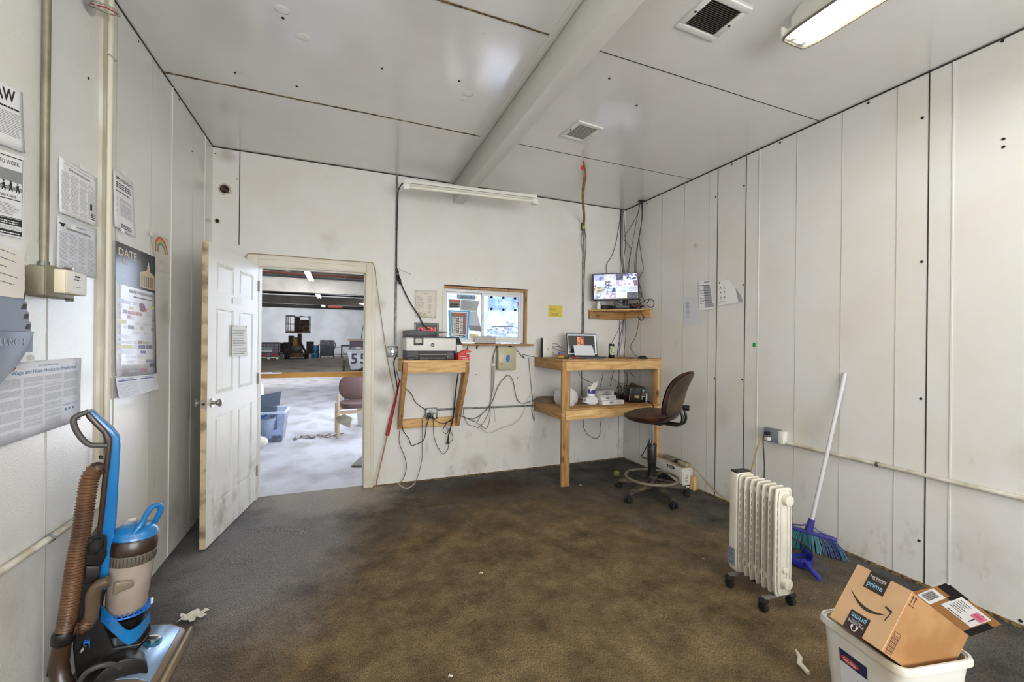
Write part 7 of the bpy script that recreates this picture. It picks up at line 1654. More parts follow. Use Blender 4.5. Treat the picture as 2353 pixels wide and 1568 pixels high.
for y in (y0_ + .035, .105):
    mb = MB(); mb.box(-.098, y - .012, .062, .098, y + .012, .078); mb.build('wheel_bar', M('bar_grey', '#6d675e', 0.5), t, local=True, bevel=.004)
    for s in (-1, 1):
        mb = MB(); mb.cyl((s * .095 - .012, y, .024), (s * .095 + .012, y, .024), .024, n=20); mb.cyl((s * .095, y, .03), (s * .095, y, .068), .009, n=10); mb.sphere((s * .095, y, .058), .026, 8, (1, 1, .5)); mb.build('caster', black_matt, t, local=True, bevel=.002)
# heater cord and extension
cab3([Vector((XR - .088, PO.y + .015, PO.z + .02)), Vector((XR - .12, PO.y + .01, PO.z - .02)), Vector((3.02, PO.y - .02, .45)), Vector((2.88, PO.y - .12, .25)), Vector((2.80, 2.05, .13)), Vector((2.83, 1.95, .10)), Vector((2.90, 1.86, .05)), Vector((2.86, 1.80, .02)), Vector((2.7, 1.82, .01)), Vector((2.4, 1.80, .01)), Vector((2.28, 1.78, .09))], .0045, cable_blk, 'black heater cord hanging from the outlet and crossing the broom')
cab3([Vector((XR - .085, PO.y + .01, PO.z - .022)), Vector((XR - .13, PO.y + .03, PO.z - .04)), Vector((3.02, 2.36, .40)), Vector((2.92, 2.32, .2)), Vector((2.85, 2.25, .02)), Vector((2.80, 2.2, .010))], .005, cable_tan, 'tan cord dropping from the outlet to the floor behind the heater')

# ================================================================ broom and dustpan
hb = Vector((2.955, 1.862, .19)); ht = Vector((XR - .012, 1.775, 1.212))
t = thing('broom', 'broom with a white pole and blue green bristles leaning on the wall', 'broom', (hb.x, hb.y, 0))
mb = MB(); mb.cyl(hb, ht, .0125, .0125, 16); mb.m = 0; mb.build('pole', M('pole_white', '#c9c8ca', 0.35), t, smooth=True)
e0, e1 = Vector((2.865, 2.005, .128)), Vector((3.03, 1.745, .105)); dn = Vector((-.05, -.03, -1)).normalized(); nb = (e1 - e0).normalized(); sb = nb.cross(dn).normalized()
mb = MB(); mb.prism([e0 + sb * .018, e0 - sb * .018, e1 - sb * .018, e1 + sb * .018], (0, 0, .022)); 
mb.build('head_block', M('broom_violet', '#34347e', 0.4), t, bevel=.004)
mb = MB(); md = e0.lerp(e1, .5); mb.loft([md + Vector((0, 0, .01)), hb + (hb - ht).normalized() * -.03], [.026, .018], 14); mb.tube([e0 + Vector((0, 0, .02)), md + Vector((-.03, .03, .05)), hb], .005, 6); mb.tube([e1 + Vector((0, 0, .02)), md.lerp(e1, .4) + Vector((0, 0, .035)), hb], .005, 6); mb.build('pole_socket', M('broom_violet'), t, smooth=True)
cols_ = [M('bristle_teal', '#2f6f80', 0.6), M('bristle_green', '#3c7a78', 0.6), M('bristle_navy', '#2b3566', 0.6), M('bristle_grey', '#54707e', 0.6)]
mb = MB(); random.seed(11)
for k in range(620):
    u = random.random(); s = random.uniform(-1, 1); a = e0.lerp(e1, .03 + .94 * u) + sb * s * .015
    b = e0.lerp(e1, .03 + .94 * u) + nb * ((u - .5) * .13 + random.uniform(-.01, .01)) + sb * (s * .045 + random.uniform(-.006, .006)); b.z = .004 + random.uniform(0, .012)
    mb.m = (2 if u > .72 and random.random() < .8 else random.choice((0, 0, 1, 3))) 
    m_ = a.lerp(b, .5) + nb * (u - .5) * .02; mb.loft([a, m_, b], [.0016, .0017, .0015], 3)
br = mb.build('bristles', cols_, t); br['kind'] = 'stuff'
t = thing('dustpan', 'blue plastic dustpan on the carpet behind the heater', 'dustpan', (2.70, 1.74, 0))
dp = M('dustpan_blue', '#2b2f9c', 0.35)
mb = MB(); A = [(2.66, 1.90), (2.86, 1.86), (2.80, 1.745), (2.70, 1.70), (2.655, 1.73)]
mb.prism([(x, y, .004 + .012 * i / 4) for i, (x, y) in enumerate(A)], (0, 0, .004)); 
for i in range(1, 5): a, b = A[i], A[(i + 1) % 5]; mb.prism([(a[0], a[1], .01), (b[0], b[1], .01), (b[0], b[1], .055 if i < 4 else .01), (a[0], a[1], .055)], (.004, .004, 0))
mb.build('pan', dp, t, bevel=.0015)
mb = MB(); mb.loft([(2.685, 1.735, .045), (2.665, 1.70, .05), (2.635, 1.655, .042), (2.61, 1.60, .030), (2.60, 1.585, .024)], [.016, .014, .013, .014, .008], 12); mb.build('handle', dp, t, smooth=True)

# ================================================================ waste bin with delivery box
RZ = .38
P4 = [Vector((1.985, .992)), Vector((1.700, 1.045)), Vector((1.645, .755)), Vector((1.945, .695))]
cen = sum(P4, Vector((0, 0))) / 4
def binring(sc, z, inset=0.0):
    out = []
    for i in range(4):
        p = cen + (P4[i] - cen) * sc; a = cen + (P4[i - 1] - cen) * sc; b = cen + (P4[(i + 1) % 4] - cen) * sc
        da = (a - p).normalized(); db = (b - p).normalized(); r = .045
        p = p + (da + db) * inset
        for k in range(6):
            s = k / 5; q_ = (p + da * r) * (1 - s) ** 2 + p * 2 * s * (1 - s) + (p + db * r) * s ** 2; out.append((q_.x, q_.y, z))
    return out
t = thing('waste_bin', 'dirty white plastic waste bin holding an open delivery box', 'waste bin', (cen.x, cen.y, 0))
binm = M('bin_white', '#d9d7d0', 0.42, col2='#c4b9a2', scale=4)
mb = MB(); rings = [binring(.80, .0), binring(.96, RZ - .03), binring(.965, RZ - .005)]; inn = [binring(.965, RZ - .005, .004), binring(.955, RZ - .03, .004), binring(.80, .006, .003)]
allr = rings + inn; n = len(rings[0]); vs = [v for r in allr for v in r]; fs = []
for i in range(len(allr) - 1):
    for k in range(n): fs.append((i * n + k, i * n + (k + 1) % n, (i + 1) * n + (k + 1) % n, (i + 1) * n + k))
fs.append(tuple(range(n))); fs.append(tuple((len(allr) - 1) * n + k for k in range(n))); mb._add(vs, fs); body = mb.build('bin_body', binm, t, smooth=True)
mb = MB(); pr = [binring(.965, RZ - .022), binring(1.03, RZ - .024), binring(1.03, RZ - .010), binring(1.01, RZ), binring(.975, RZ), binring(.965, RZ - .006)]; vs = [v for r in pr for v in r]; fs = []
for i in range(len(pr)):
    j = (i + 1) % len(pr)
    for k in range(n): fs.append((i * n + k, i * n + (k + 1) % n, j * n + (k + 1) % n, j * n + k))
mb._add(vs, fs); mb.build('rim', binm, t, smooth=True)
# label on the side facing the room
A3 = lambda p2, sc, z: Vector(((cen + (p2 - cen) * sc).x, (cen + (p2 - cen) * sc).y, z))
sl, sr = P4[1], P4[2]
def side_pt(u, z): f = .80 + .16 * z / (RZ - .03); p = sl.lerp(sr, u); return A3(p, f, z)
q = Q(side_pt(.26, .30), side_pt(.62, .30), side_pt(.62, .10), side_pt(.26, .10), (-1, -.2, 0))
q.tl, q.tr, q.br, q.bl = [v + q.n * .0012 for v in (q.tl, q.tr, q.br, q.bl)]
o = MB(); q.rect(o, 0, 0, q.W, q.H, .0); lab = o.build('product_label', M('label_white', '#d6d8e0', 0.4), t)
mb = MB(); q.rect(mb, 0, q.H * .78, q.W, q.H * 1.0, .0006); q.rect(mb, 0, q.H * .12, q.W, q.H * .26, .0006); mb.m = 1; ring = [q.p(q.W * (.38 + .34 * math.cos(k * PI / 12)), q.H * (.86 + .06 * math.sin(k * PI / 12)), .0012) for k in range(24)]; mb.quad(*ring)
mb.m = 2; q.text(mb, 'Sterilite', q.W * .14, q.H * .83, q.H * .07, .0018, .005, fitw=q.W * .48); mb.m = 3; q.rect(mb, q.W * .62, q.H * .55, q.W * .95, q.H * .62, .0008); q.rect(mb, q.W * .7, q.H * .42, q.W * .85, q.H * .56, .0008); mb.m = 0; q.text(mb, '7.6 GAL / 29 L', q.W * .08, q.H * .32, q.H * .045, .001, .004, fitw=q.W * .6)
mb.build('label_print', [M('navy', '#20264f', 0.5), M('label_red', '#b04238', 0.5), paper_w, M('label_skin', '#b98a6c', 0.5)], lab)
# rotated box
X_ = Vector((-.1901, -.9815, .0223)); Y_ = Vector((.7957, -.1673, -.5821)); Z_ = Vector((.5751, -.0929, .8128))
Bx = Vector((1.599, .788, .431)); bwid, bdep, bhei = .1757, .2899, .2161
bm4 = Matrix(((X_.x, Y_.x, Z_.x, Bx.x), (X_.y, Y_.y, Z_.y, Bx.y), (X_.z, Y_.z, Z_.z, Bx.z), (0, 0, 0, 1)))
t = thing('delivery_box', 'open brown cardboard delivery box with a smile arrow, tipped into the bin', 'cardboard box', mw=bm4)
card = M('cardboard', '#a67d50', 0.75, col2='#94683a', scale=7); card_l = M('cardboard_front', '#c8a47e', 0.75, col2='#bd976e', scale=4)
th = .004
mb = MB(); mb.box(-bwid, 0, 0, 0, th, bhei); mb.build('front_wall', card_l, t, local=True)
mb = MB(); mb.box(-th, th, 0, 0, bdep, bhei); mb.box(-bwid, th, 0, -bwid + th, bdep, bhei); mb.box(-bwid + th, bdep - th, 0, -th, bdep, bhei); mb.box(-bwid + th, th, 0, -th, bdep - th, th); mb.build('walls', card, t, local=True)
fv = Vector((.051, 0, .0755)); fn_ = fv.cross(Vector((0, 1, 0))).normalized()
mb = MB(); a, b = Vector((-.001, .004, bhei)), Vector((-.001, bdep, bhei)); mb.prism([a, b, b + fv * 1.06, a + Vector((0, .06, 0)) + fv * 1.02, a + Vector((0, .02, 0)) + fv * .8], fn_ * -.003); fl_ = mb.build('open_flap', M('cardboard_flap', '#8c6033', 0.75), t, local=True)
# which face of the flap is seen
camL = bm4.inverted() @ CAM
fo = a if (camL - a).dot(fn_) > 0 else a - fn_ * .003
sgn = 1 if (camL - a).dot(fn_) > 0 else -1
if sgn < 0: fo = a + fn_ * -.0032
q = Q(fo, fo + Vector((0, bdep, 0)), fo + Vector((0, bdep, 0)) + fv, fo + fv, fn_ * sgn)
W_, H_ = q.W, q.H
mb = MB(); q.rect(mb, W_ * .05, H_ * .42, W_ * .27, H_ * .98, .0008); q.rect(mb, W_ * .33, H_ * .03, W_ * .86, H_ * .72, .0008); mb.build('white_labels', M('label_paper', '#d0cfca', 0.5), fl_, local=True)
mb = MB(); 
for k in range(13): q.rect(mb, W_ * (.075 + .011 * k), H_ * .52, W_ * (.079 + .011 * k + .002 * (k % 3)), H_ * .90, .0014)
q.rect(mb, W_ * .74, H_ * .10, W_ * .76, H_ * .6, .0014); q.lines(mb, W_ * .38, H_ * .14, W_ * .60, H_ * .58, 6, .3, .0014); q.lines(mb, W_ * .42, H_ * .65, W_ * .7, H_ * .70, 1, .6, .0014)
mb.build('label_ink', ink_d, fl_, local=True)
mb = MB(); q.rect(mb, W_ * .10, -H_ * .05, W_ * .42, H_ * .03, .0010); q.rect(mb, W_ * .27, H_ * .03, W_ * .34, H_ * .40, .0010); q.rect(mb, W_ * .05, H_ * .0, W_ * .3, H_ * .28, .0006); tk = M('tape_black', '#1c1a1a', 0.3); mb.build('black_tape', tk, fl_, local=True); mb = MB(); q.rect(mb, W_ * .88, H_ * .2, W_ * 1.0, H_ * 1.0, .0010); mb.build('black_tape', tk, fl_, local=True)
mb = MB(); q.rect(mb, W_ * .66, H_ * .12, W_ * .84, H_ * .38, .0018); mb.m = 1; q.text(mb, 'DSO', W_ * .68, H_ * .2, H_ * .12, .0024, 0, fitw=W_ * .12); mb.build('pink_sticker', [M('sticker_rose', '#c96a80', 0.5), M('sticker_ink', '#8a2f40', 0.6)], fl_, local=True)
# front face marks
q = Q((-bwid, -.0003, bhei), (0, -.0003, bhei), (0, -.0003, 0), (-bwid, -.0003, 0), (0, -1, 0))
W_, H_ = q.W, q.H
mb = MB(); tpk = M('tape_dark', '#332621', 0.35); q.rect(mb, W_ * .27, H_ * .71, W_ * .64, H_ * 1.0, .0008); tp = mb.build('dark_tape', tpk, t, local=True); mb = MB(); q.rect(mb, W_ * .28, 0, W_ * .65, H_ * .30, .0008); mb.build('dark_tape', tpk, t, local=True)
mb = MB(); q.text(mb, 'prime', W_ * .31, H_ * .765, H_ * .125, .0014, .012, fitw=W_ * .28); q.text(mb, 'prime', W_ * .32, H_ * .175, H_ * .125, .0014, .012, fitw=W_ * .28, rot=1); mb.build('blue_lettering', M('prime_blue', '#7fc0dc', 0.5), tp, local=True)
mb = MB(); q.text(mb, 'free listening', W_ * .30, H_ * .91, H_ * .06, .0014, .002, fitw=W_ * .30); q.text(mb, 'millions of songs', W_ * .35, H_ * .885, H_ * .03, .0014, 0, fitw=W_ * .2); q.text(mb, 'free listening', W_ * .31, H_ * .10, H_ * .06, .0014, .002, fitw=W_ * .30, rot=1); q.text(mb, 'millions of songs', W_ * .36, H_ * .148, H_ * .03, .0014, 0, fitw=W_ * .2, rot=1)
def hp(cx_, cy_, r, s): 
    pts = [q.p(cx_ + r * math.cos(a), cy_ + s * r * math.sin(a), .0016) for a in [PI * k / 8 for k in range(9)]]; mb.loft(pts, .0009, 5); [mb.quad(*[q.p(cx_ + e * r + dx, cy_ - s * dy, .0018) for dx, dy in ((-.003, 0), (.003, 0), (.003, .010), (-.003, .010))]) for e in (-1, 1)]
hp(W_ * .465, H_ * .055, .0085, -1)
mb.build('white_lettering', paper_w, tp, local=True)
mb = MB(); top, bot = [], []
for k in range(21):
    s = k / 20; x = .119 + .70 * s; yc = .565 - .075 * s - .105 * math.sin(PI * s); th_ = .004 + .05 * math.sin(PI * (s * .9 + .05)) ** 1.2
    top.append((x, yc + th_ * .35)); bot.append((x, yc - th_ * .65))
for k in range(20): mb.quad(*[q.p(W_ * a_, H_ * b_, .0008) for a_, b_ in (bot[k], bot[k + 1], top[k + 1], top[k])])
mb.quad(*[q.p(W_ * a_, H_ * b_, .0008) for a_, b_ in ((.745, .585), (.755, .61), (.885, .585), (.862, .55))]); mb.quad(*[q.p(W_ * a_, H_ * b_, .0008) for a_, b_ in ((.862, .55), (.885, .585), (.845, .40), (.825, .42))])
mb.build('smile_arrow', M('print_brown', '#3c2c22', 0.7), t, local=True)
q = Q((.0003, 0, bhei), (.0003, bdep, bhei), (.0003, bdep, 0), (.0003, 0, 0), (1, 0, 0)); W_, H_ = q.W, q.H
mb = MB()
for k in (0, 1):
    x = W_ * (.05 + .045 * k); q.rect(mb, x - .0015, H_ * .84, x + .0015, H_ * .93, .0008); mb.quad(*[q.p(x + a_, H_ * b_, .0008) for a_, b_ in ((-.006, .925), (.006, .925), (0, .965))])
q.rect(mb, W_ * .02, H_ * .80, W_ * .13, H_ * .815, .0008)
def fr(x0, y0, x1, y1, w):
    q.rect(mb, x0, y0, x1, y0 + w); q.rect(mb, x0, y1 - w, x1, y1); q.rect(mb, x0, y0, x0 + w, y1); q.rect(mb, x1 - w, y0, x1, y1)
fr(W_ * .04, H_ * .03, W_ * .14, H_ * .36, .0015)
for k in range(12): q.rect(mb, W_ * .05, H_ * (.06 + .022 * k), W_ * .13, H_ * (.06 + .022 * k) + .0014 + .0012 * (k % 3 == 0), .0008)
mb.build('box_print', M('print_maroon', '#4a2824', 0.7), t, local=True)

# scraps on the carpet
def scrap(cx_, cy_, r, lab, seed, col='#cfc9bd'):
    random.seed(seed); mb = MB()
    def f(u, v): a = 2 * PI * u; rr = r * v * (.6 + .5 * math.sin(3 * a + seed) ** 2); return Vector((cx_ + rr * math.cos(a) * 1.3, cy_ + rr * math.sin(a), .008 + .014 * math.sin(5 * a + 4 * v) ** 2 * v + .006))
    mb.sheet(f, 24, 4); tag(mb.build('paper_scrap', M('scrap_' + col[1:], col, 0.8), solid=.001), lab, 'scrap')
p = fl(445, 1423); scrap(p.x, p.y, .05, 'crumpled pale scrap on the carpet in front of the vacuum cleaner', 3)
mb = MB(); A, B, C_ = fl(1834, 1508), fl(1836, 1530), fl(1858, 1552); mb.loft([A + Vector((0, .01, .02)), A.lerp(B, .6) + Vector((.01, 0, .012)), B + Vector((0, 0, .012)), C_ + Vector((0, 0, .008))], [.003, .011, .010, .009], 8); tag(mb.build('tissue_twist', M('tissue', '#d6cfc0', 0.8), smooth=True), 'twisted white tissue on the carpet beside the waste bin', 'tissue')
for i, (px, py, r, c_, lab) in enumerate(((1106, 1323, .012, '#d9d0c4', 'tiny torn white bit near the middle of the carpet'), (1334, 1119, .014, '#e0dfda', 'small white fleck on the carpet by the desk leg'), (1060, 1093, .022, '#3fae3c', 'bright green scrap at the foot of the back wall'),
                    (1017, 1097, .018, '#c7a596', 'pinkish paper bit at the foot of the back wall'), (1035, 1563, .010, '#d8d4cc', 'little pale fleck on the carpet at the front edge'), (1617, 1290, .008, '#d5d1c9', 'little white fleck on the carpet left of the heater'), (1620, 1132, .02, '#b5b0a8', 'twisted grey bit on the carpet by the wall behind the stool'), (970, 1148, .006, '#c79a90', 'small pink speck on the dark carpet under the printer stand'))):
    p = fl(px, py); mb = MB(); mb.sheet(lambda u, v: Vector((p.x + r * (u - .5) * 2 * (1 - .3 * v), p.y + r * (v - .5) + .3 * r * u, .016 + .004 * math.sin(6 * u))), 4, 3); tag(mb.build('floor_scrap', M('bit_' + c_[1:], c_, 0.8), solid=.001), lab, 'scrap')

# ================================================================ upright vacuum cleaner
va = math.radians(21.7); VR = Vector((math.cos(va), math.sin(va), 0)); VN = Vector((math.sin(va), -math.cos(va), 0))   # across, towards the room
VP = Vector((-.775, 2.15, 0)) 
def vp(px, py, n=0.0):
    P0 = VP + VN * n; d = ray(px, py); k = (P0 - CAM).dot(VN) / d.dot(VN); return CAM + d * k
vm = Matrix(((VR.x, -VN.x, 0, VP.x), (VR.y, -VN.y, 0, VP.y), (0, 0, 1, 0), (0, 0, 0, 1)))
t = thing('vacuum_cleaner', 'blue and brown upright vacuum cleaner with a ribbed hose', 'vacuum cleaner', mw=vm)
vblue = M('vac_blue', '#1577b8', 0.22, col2='#1b6cae', scale=3, coat=.5); vdark = M('vac_brown', '#2a1b15', 0.3, col2='#3f2a1c', scale=5, coat=.3); vblk = M('vac_black', '#171413', 0.4); vgrey = M('vac_grey', '#4b4847', 0.4)
def vslab(pp, n0, n1, mat, name, parent=t, bevel=.004):
    """outline given on the vertical mid plane of the machine, with its own thickness n0..n1 towards the room"""
    mb = MB(); P = [vp(a, b) + VN * n0 for a, b in pp]; mb.prism(P, VN * (n1 - n0)); return mb.build(name, mat, parent, bevel=bevel, seg=3)
# main spine: blue shell over a dark inner face
vslab([(203, 943), (214, 941), (262, 985), (276, 1003), (277, 1022), (268, 1185), (262, 1230), (243, 1350), (224, 1345), (228, 1225), (243, 1100), (252, 1015), (244, 995), (202, 955)], -.035, .035, vblue, 'spine_shell', bevel=.008)
vslab([(197, 945), (206, 942), (246, 985), (258, 1003), (256, 1030), (240, 1180), (232, 1240), (222, 1225), (236, 1085), (244, 1018), (234, 992), (200, 958)], -.028, .048, vdark, 'spine_inner', bevel=.006)
mb = MB(); mb.tube([vp(204, 946, .04), vp(180, 955, .04), vp(169, 965, .04), vp(173, 985, .04), (vp(188, 1008, .04)), vp(205, 1022, .04), vp(225, 1024, .04), vp(246, 1024, .04)], .0095, 12); mb.build('handle_loop', vgrey, t, smooth=True)
mb = MB(); mb.tube([vp(236, 1050, .05), vp(229, 1048, .05), vp(230, 1053, .05), vp(238, 1054, .05)], .003, 6); mb.build('cord_hook', vblk, t, smooth=True)
# lower dark body
vslab([(222, 1225), (246, 1228), (247, 1340), (232, 1400), (262, 1480), (322, 1470), (348, 1436), (340, 1462), (316, 1486), (307, 1500), (291, 1531), (281, 1555), (272, 1600), (180, 1600), (168, 1480), (186, 1330), (196, 1260)], -.09, .03, vblk, 'lower_body', bevel=.012)
vslab([(203, 1238), (242, 1228), (246, 1262), (236, 1285), (222, 1290), (198, 1285)], .03, .058, vblk, 'nozzle_holder')
mb = MB(); c = vp(220, 1256, .062); pts = [c + VR * x + Vector((0, 0, z)) for x, z in rounded(.052, .070, 24, 4)]; mb.loft(pts, .005, 6, False, True); mb.sphere(c, .022, 8, (1, 1, 1.3))
for k in range(20): pass
mb.build('brush_tool', black_matt, t, smooth=True)
vslab([(198, 1288), (232, 1288), (230, 1322), (196, 1330)], .03, .06, vblk, 'tool_body')
# canister with tinted clear wall
def vax(px, py): return vp(px, py, .0)
ct, cbm = vp(308, 1240), vp(290, 1400)
ax = (ct - cbm).normalized()
def ring_pts(): pass
rr = (vp(362, 1240) - vp(254, 1240)).length / 2
def cpt(s): return cbm + ax * s
L_ = (ct - cbm).length
mb = MB(); mb.loft([cpt(.0), cpt(.02), cpt(L_ * .70)], [rr * .78, rr * .86, rr * .96], 40); mb.build('dust_tank', M('tank_smoke', '#aa9b90', 0.18, col2='#7b695a', scale=3, spec=.7), t, smooth=True)
mb = MB(); mb.loft([cpt(L_ * .70), cpt(L_ * .71), cpt(L_ * .84), cpt(L_ * .85)], [rr * .97, rr * 1.0, rr * 1.01, rr * .98], 40); f = mb.build('filter_band', M('band_smoke', '#6b645b', 0.3), t, smooth=True)
mb = MB(); u0 = ax.orthogonal().normalized(); w0 = ax.cross(u0)
for k in range(40):
    a = 2 * PI * k / 40; d = u0 * math.cos(a) + w0 * math.sin(a); mb.cbox(cpt(L_ * .775) + d * rr * 1.004, (.0022, .0022, L_ * .11), Matrix((d, d.cross(ax), ax)).transposed())
mb.build('ribs', M('rib_dark', '#3d352e', 0.5), f)
mb = MB(); mb.loft([cpt(L_ * .85), cpt(L_ * .86), cpt(L_ * 1.04), cpt(L_ * 1.06)], [rr * 1.0, rr * 1.03, rr * 1.03, rr * .98], 40); mb.build('upper_ring', vdark, t, smooth=True)
mb = MB(); mb.loft([cpt(L_ * 1.06), cpt(L_ * 1.07), cpt(L_ * 1.15), cpt(L_ * 1.21), cpt(L_ * 1.24)], [rr * 1.01, rr * 1.03, rr * .96, rr * .72, rr * .3], 40); cap = mb.build('tank_cap', vblue, t, smooth=True)
mb = MB(); mb.tube([vp(308, 1228, .06), vp(325, 1205, .055), vp(338, 1180, .02), vp(352, 1164, .0), vp(366, 1162, -.01), vp(369, 1172, -.015), vp(360, 1192, -.02), vp(348, 1214, -.03)], .0105, 10); mb.build('carry_handle', vblue, cap, smooth=True)
mb = MB(); c = vp(305, 1196, .0); mb.cbox(c + Vector((0, 0, .004)), (.03, .016, .012)); mb.build('release_button', M('btn_pale', '#b9b9a4', 0.4), cap, bevel=.004)
vslab([(262, 1322), (305, 1314), (306, 1330), (258, 1350)], rr * .9, rr * 1.06, M('latch_smoke', '#7d705e', 0.3), 'tank_latch', bevel=.006)
# blue skirt and base ring under the tank
mb = MB(); R2 = rr * 1.04; c0 = cpt(.006)
for k in range(26):
    a = 2 * PI * k / 26; d = u0 * math.cos(a) + w0 * math.sin(a); mb.cbox(c0 + d * rr * .93, (.012, .005, .012), Matrix((d, d.cross(ax), ax)).transposed())
mb.loft([c0 + (u0 * math.cos(a) + w0 * math.sin(a)) * rr * .97 - ax * .008 for a in [k * PI / 20 for k in range(40)]], .004, 8, False, True)
mb.build('vent_ring', M('vac_blue_bright', '#2368c4', 0.3), t, smooth=True)
mb = MB(); mb.loft([cpt(-.02), cpt(-.05), cpt(-.085)], [rr * .86, rr * .78, rr * .6], 30); mb.build('tank_foot', vblk, t, smooth=True)
pts = [vp(232, 1410, .03), vp(262, 1440, rr * .9), vp(294, 1466, rr * 1.15), vp(322, 1450, rr * .85), vp(345, 1418, rr * .1)]
pts = catmull(pts, 6); mb = MB()
for i in range(len(pts) - 1):
    s0 = .032 - .010 * i / len(pts); a_, b_ = pts[i], pts[i + 1]; dz = Vector((0, 0, s0)); o_ = VN * -.008
    mb._add([a_ + dz, b_ + dz, b_ - dz, a_ - dz, a_ + dz + o_, b_ + dz + o_, b_ - dz + o_, a_ - dz + o_], [(0, 1, 2, 3), (4, 5, 6, 7), (0, 1, 5, 4), (3, 2, 6, 7)])
mb.build('blue_band', vblue, t, smooth=True)
vslab([(346, 1375), (353, 1372), (352, 1384), (344, 1390)], -.01, .01, M('clip_white', '#cdd2dc', 0.35), 'tank_clip')
# air duct elbow in front of the tank
mb = MB(); mb.loft(catmull([vp(250, 1335, .09), vp(228, 1345, .085), vp(214, 1365, .08), vp(212, 1400, .075), vp(208, 1425, .07)], 6), .021, 14); mb.build('duct_elbow', M('duct_smoke', '#5b4c3c', 0.25), t, smooth=True)
hose_m = M('hose_brown', '#4f3423', 0.3, col2='#6b4a30', scale=7, coat=.3)
def ribbed(path, r, pitch, name):
    P = catmull(path, 10); L0 = [0]
    for a_, b_ in zip(P, P[1:]): L0.append(L0[-1] + (b_ - a_).length)
    tot = L0[-1]; n = int(tot / pitch) * 4; pts, rs = [], []; j = 0
    for i in range(n + 1):
        s = tot * i / n
        while j < len(L0) - 2 and L0[j + 1] < s: j += 1
        f = (s - L0[j]) / max(1e-9, L0[j + 1] - L0[j]); pts.append(P[j].lerp(P[j + 1], f)); rs.append(r * (1.0 if i % 4 == 0 else .80 if i % 4 == 2 else .88))
    mb = MB(); mb.loft(pts, rs, 18); return mb.build(name, hose_m, t, smooth=True)
ribbed([vp(223, 1078, .055), vp(214, 1085, .06), vp(205, 1105, .06), vp(196, 1160, .055), vp(186, 1230, .05), (vp(173, 1300, .045)), vp(163, 1370, .04), vp(154, 1430, .035), vp(149, 1452, .03)], .0285, .0105, 'ribbed_hose')
ribbed([vp(208, 1418, .07), vp(202, 1430, .07), vp(190, 1442, .065), vp(176, 1444, .06)], .0235, .008, 'short_hose')
mb = MB(); mb.sphere(vp(222, 1078, .055), .026, 10); mb.build('hose_end', vdark, t, smooth=True)
mb = MB(); mb.loft([vp(148, 1450, .03), vp(147, 1455, .03), vp(145, 1475, .03), vp(144, 1480, .03)], [.030, .033, .033, .028], 22); mb.build('hose_collar', vblk, t, smooth=True)
mb = MB(); mb.loft([vp(144, 1476, .03), vp(139, 1500, .03), vp(134, 1530, .03), vp(140, 1560, .045), vp(158, 1600, .075)], [.026, .027, .029, .028, .028], 20); mb.build('hose_wand', vdark, t, smooth=True)
vslab([(122, 1500), (130, 1498), (126, 1545), (108, 1540)], .02, .045, vblk, 'wand_clip')
vslab([(193, 1462), (208, 1460), (207, 1480), (204, 1466), (196, 1466), (192, 1480)], .03, .045, M('vac_blue_bright'), 'belt_latch', bevel=.001)
mb = MB(); mb.beam(vp(198, 1482, .045), vp(178, 1506, .045), .008, .012); mb.build('cord_clip', vblk, t, bevel=.002)
q = Q(vp(177, 1496, .052), vp(186, 1484, .052), vp(196, 1492, .052), vp(188, 1506, .052), VN); mb = MB(); q.text(mb, 'OAD', q.W * .1, q.H * .2, q.H * .5, .001, fitw=q.W * .8); mb.build('raised_lettering', paper_w, t)
# rear wheel arch
mb = MB(); pts = catmull([vp(182, 1568, .10), vp(200, 1545, .12), vp(235, 1530, .13), vp(265, 1530, .11), vp(290, 1548, .08)], 6); mb.loft(pts, .009, 8); mb.build('wheel_arch', vgrey, t, smooth=True)
mb = MB(); wc = Vector((-.80, 2.09, .085)); mb.cyl(wc - VN * .02, wc + VN * .06, .083, n=30); mb.build('rear_wheel', vblk, t, bevel=.006)
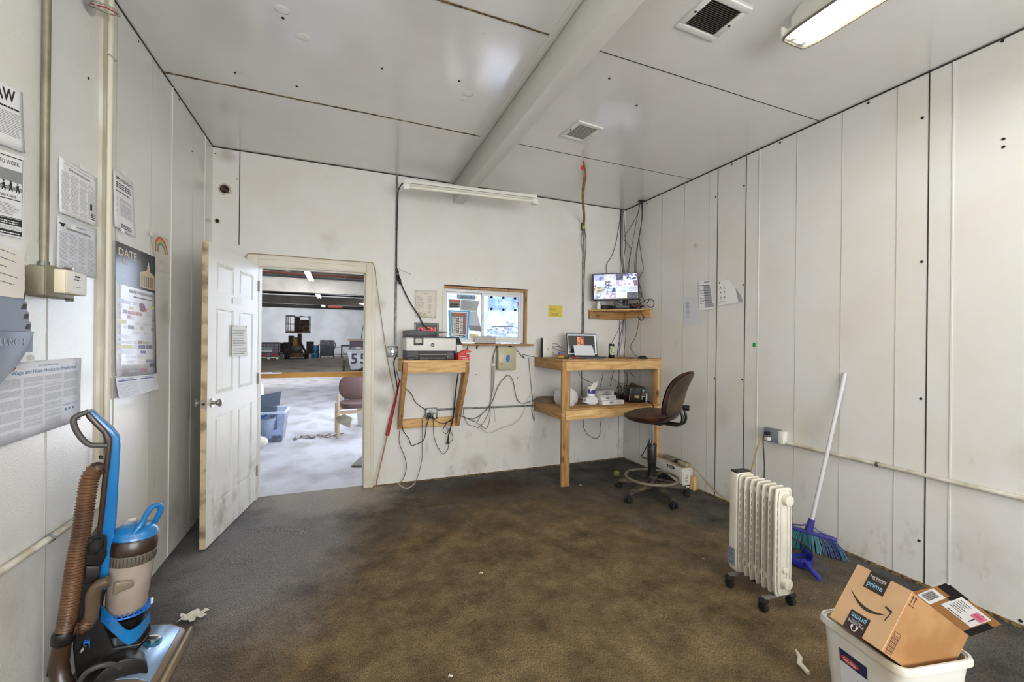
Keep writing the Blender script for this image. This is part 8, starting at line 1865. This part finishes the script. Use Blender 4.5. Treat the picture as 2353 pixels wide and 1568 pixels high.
# floor foot: silver cover plate, clear nozzle
F = lambda x, y, z: Vector((x, y, z))
y_a, y_b = 1.99, 2.375
mb = MB(); mb.prism([F(-.87, y_a, .012), F(-.66, y_a, .012), F(-.655, y_a, .03), F(-.675, y_a, .055), F(-.72, y_a, .085), F(-.80, y_a, .10), F(-.87, y_a, .10)], (0, y_b - y_a, 0)); ft = mb.build('floor_foot', M('foot_smoke', '#6d5c4b', 0.3), t, bevel=.012, seg=3)
mb = MB(); mb.prism([F(-.80, y_a + .04, .102), F(-.725, y_a + .04, .087), F(-.682, y_a + .04, .060), F(-.682, y_a + .04, .064), F(-.725, y_a + .04, .092), F(-.80, y_a + .04, .107)], (0, y_b - y_a - .06, 0)); mb.build('cover_plate', M('plate_silver', '#8fa8c4', 0.25, .6), ft, bevel=.002)
mb = MB(); c = F(-.745, 2.24, .100); mb.T = Matrix.Translation(c) @ Matrix.Rotation(math.radians(14), 4, 'Y'); mb.lathe([(.032, -.004), (.033, .001), (.026, .002)], n=28); mb.m = 1; mb.lathe([(.023, .001), (.024, .012), (.02, .014)], n=24); mb.box(-.022, -.005, .012, .022, .005, .021); mb.build('height_dial', [M('dial_teal', '#1d6f8a', 0.3), chrome], ft)
q = Q(F(-.80, 2.16, .110), F(-.80, 2.33, .110), F(-.69, 2.33, .072), F(-.69, 2.16, .072), (0, 0, 1))
mb = MB(); [q.rect(mb, q.W * a_, q.H * b_, q.W * a_ + .008, q.H * b_ + .012, .001) for a_, b_ in ((.1, .8), (.75, .85), (.95, .6), (.85, .2), (.3, .1))]; mb.build('dial_marks', paper_w, ft)
mb = MB(); mb.prism([F(-.662, y_a, .004), F(-.642, y_a, .004), F(-.642, y_a, .045), F(-.650, y_a, .05), F(-.662, y_a, .04)], (0, y_b - y_a + .01, 0)); mb.build('front_bumper', M('bumper_tan', '#8d7a62', 0.4), ft, bevel=.003)
cab3([Vector((XL + .03, 2.47, .72)), Vector((XL + .03, 2.455, .80)), Vector((XL + .03, 2.45, .87)), Vector((XL + .028, 2.452, .95))], .004, M('cord_brown', '#5b4a38', 0.6), 'short brown cord behind the vacuum cleaner handle on the wall strip')

# things that repeat share a group phrase
from collections import defaultdict
fam = defaultdict(list)
for o in scene.objects:
    if o.parent is None and 'category' in o.keys() and o.get('kind') != 'structure': fam[o.name.split('.')[0]].append(o)
PHR = {'cable': 'loose cables hung round the office', 'wall_conduit': 'steel conduits on the office walls', 'wall_pipe': 'low white pipes on the side walls', 'outlet_box': 'steel outlet boxes on the walls', 'overhead_pipe': 'pipes under the warehouse roof',
       'floor_scrap': 'small scraps on the carpet', 'torn_hole': 'torn holes in the back wall', 'taped_letter': 'sheets taped in the window', 'roof_strut': 'struts under the warehouse roof'}
for nm, obs in fam.items():
    if nm in PHR and len(obs) > 1:
        for o in obs: o['group'] = PHR[nm]
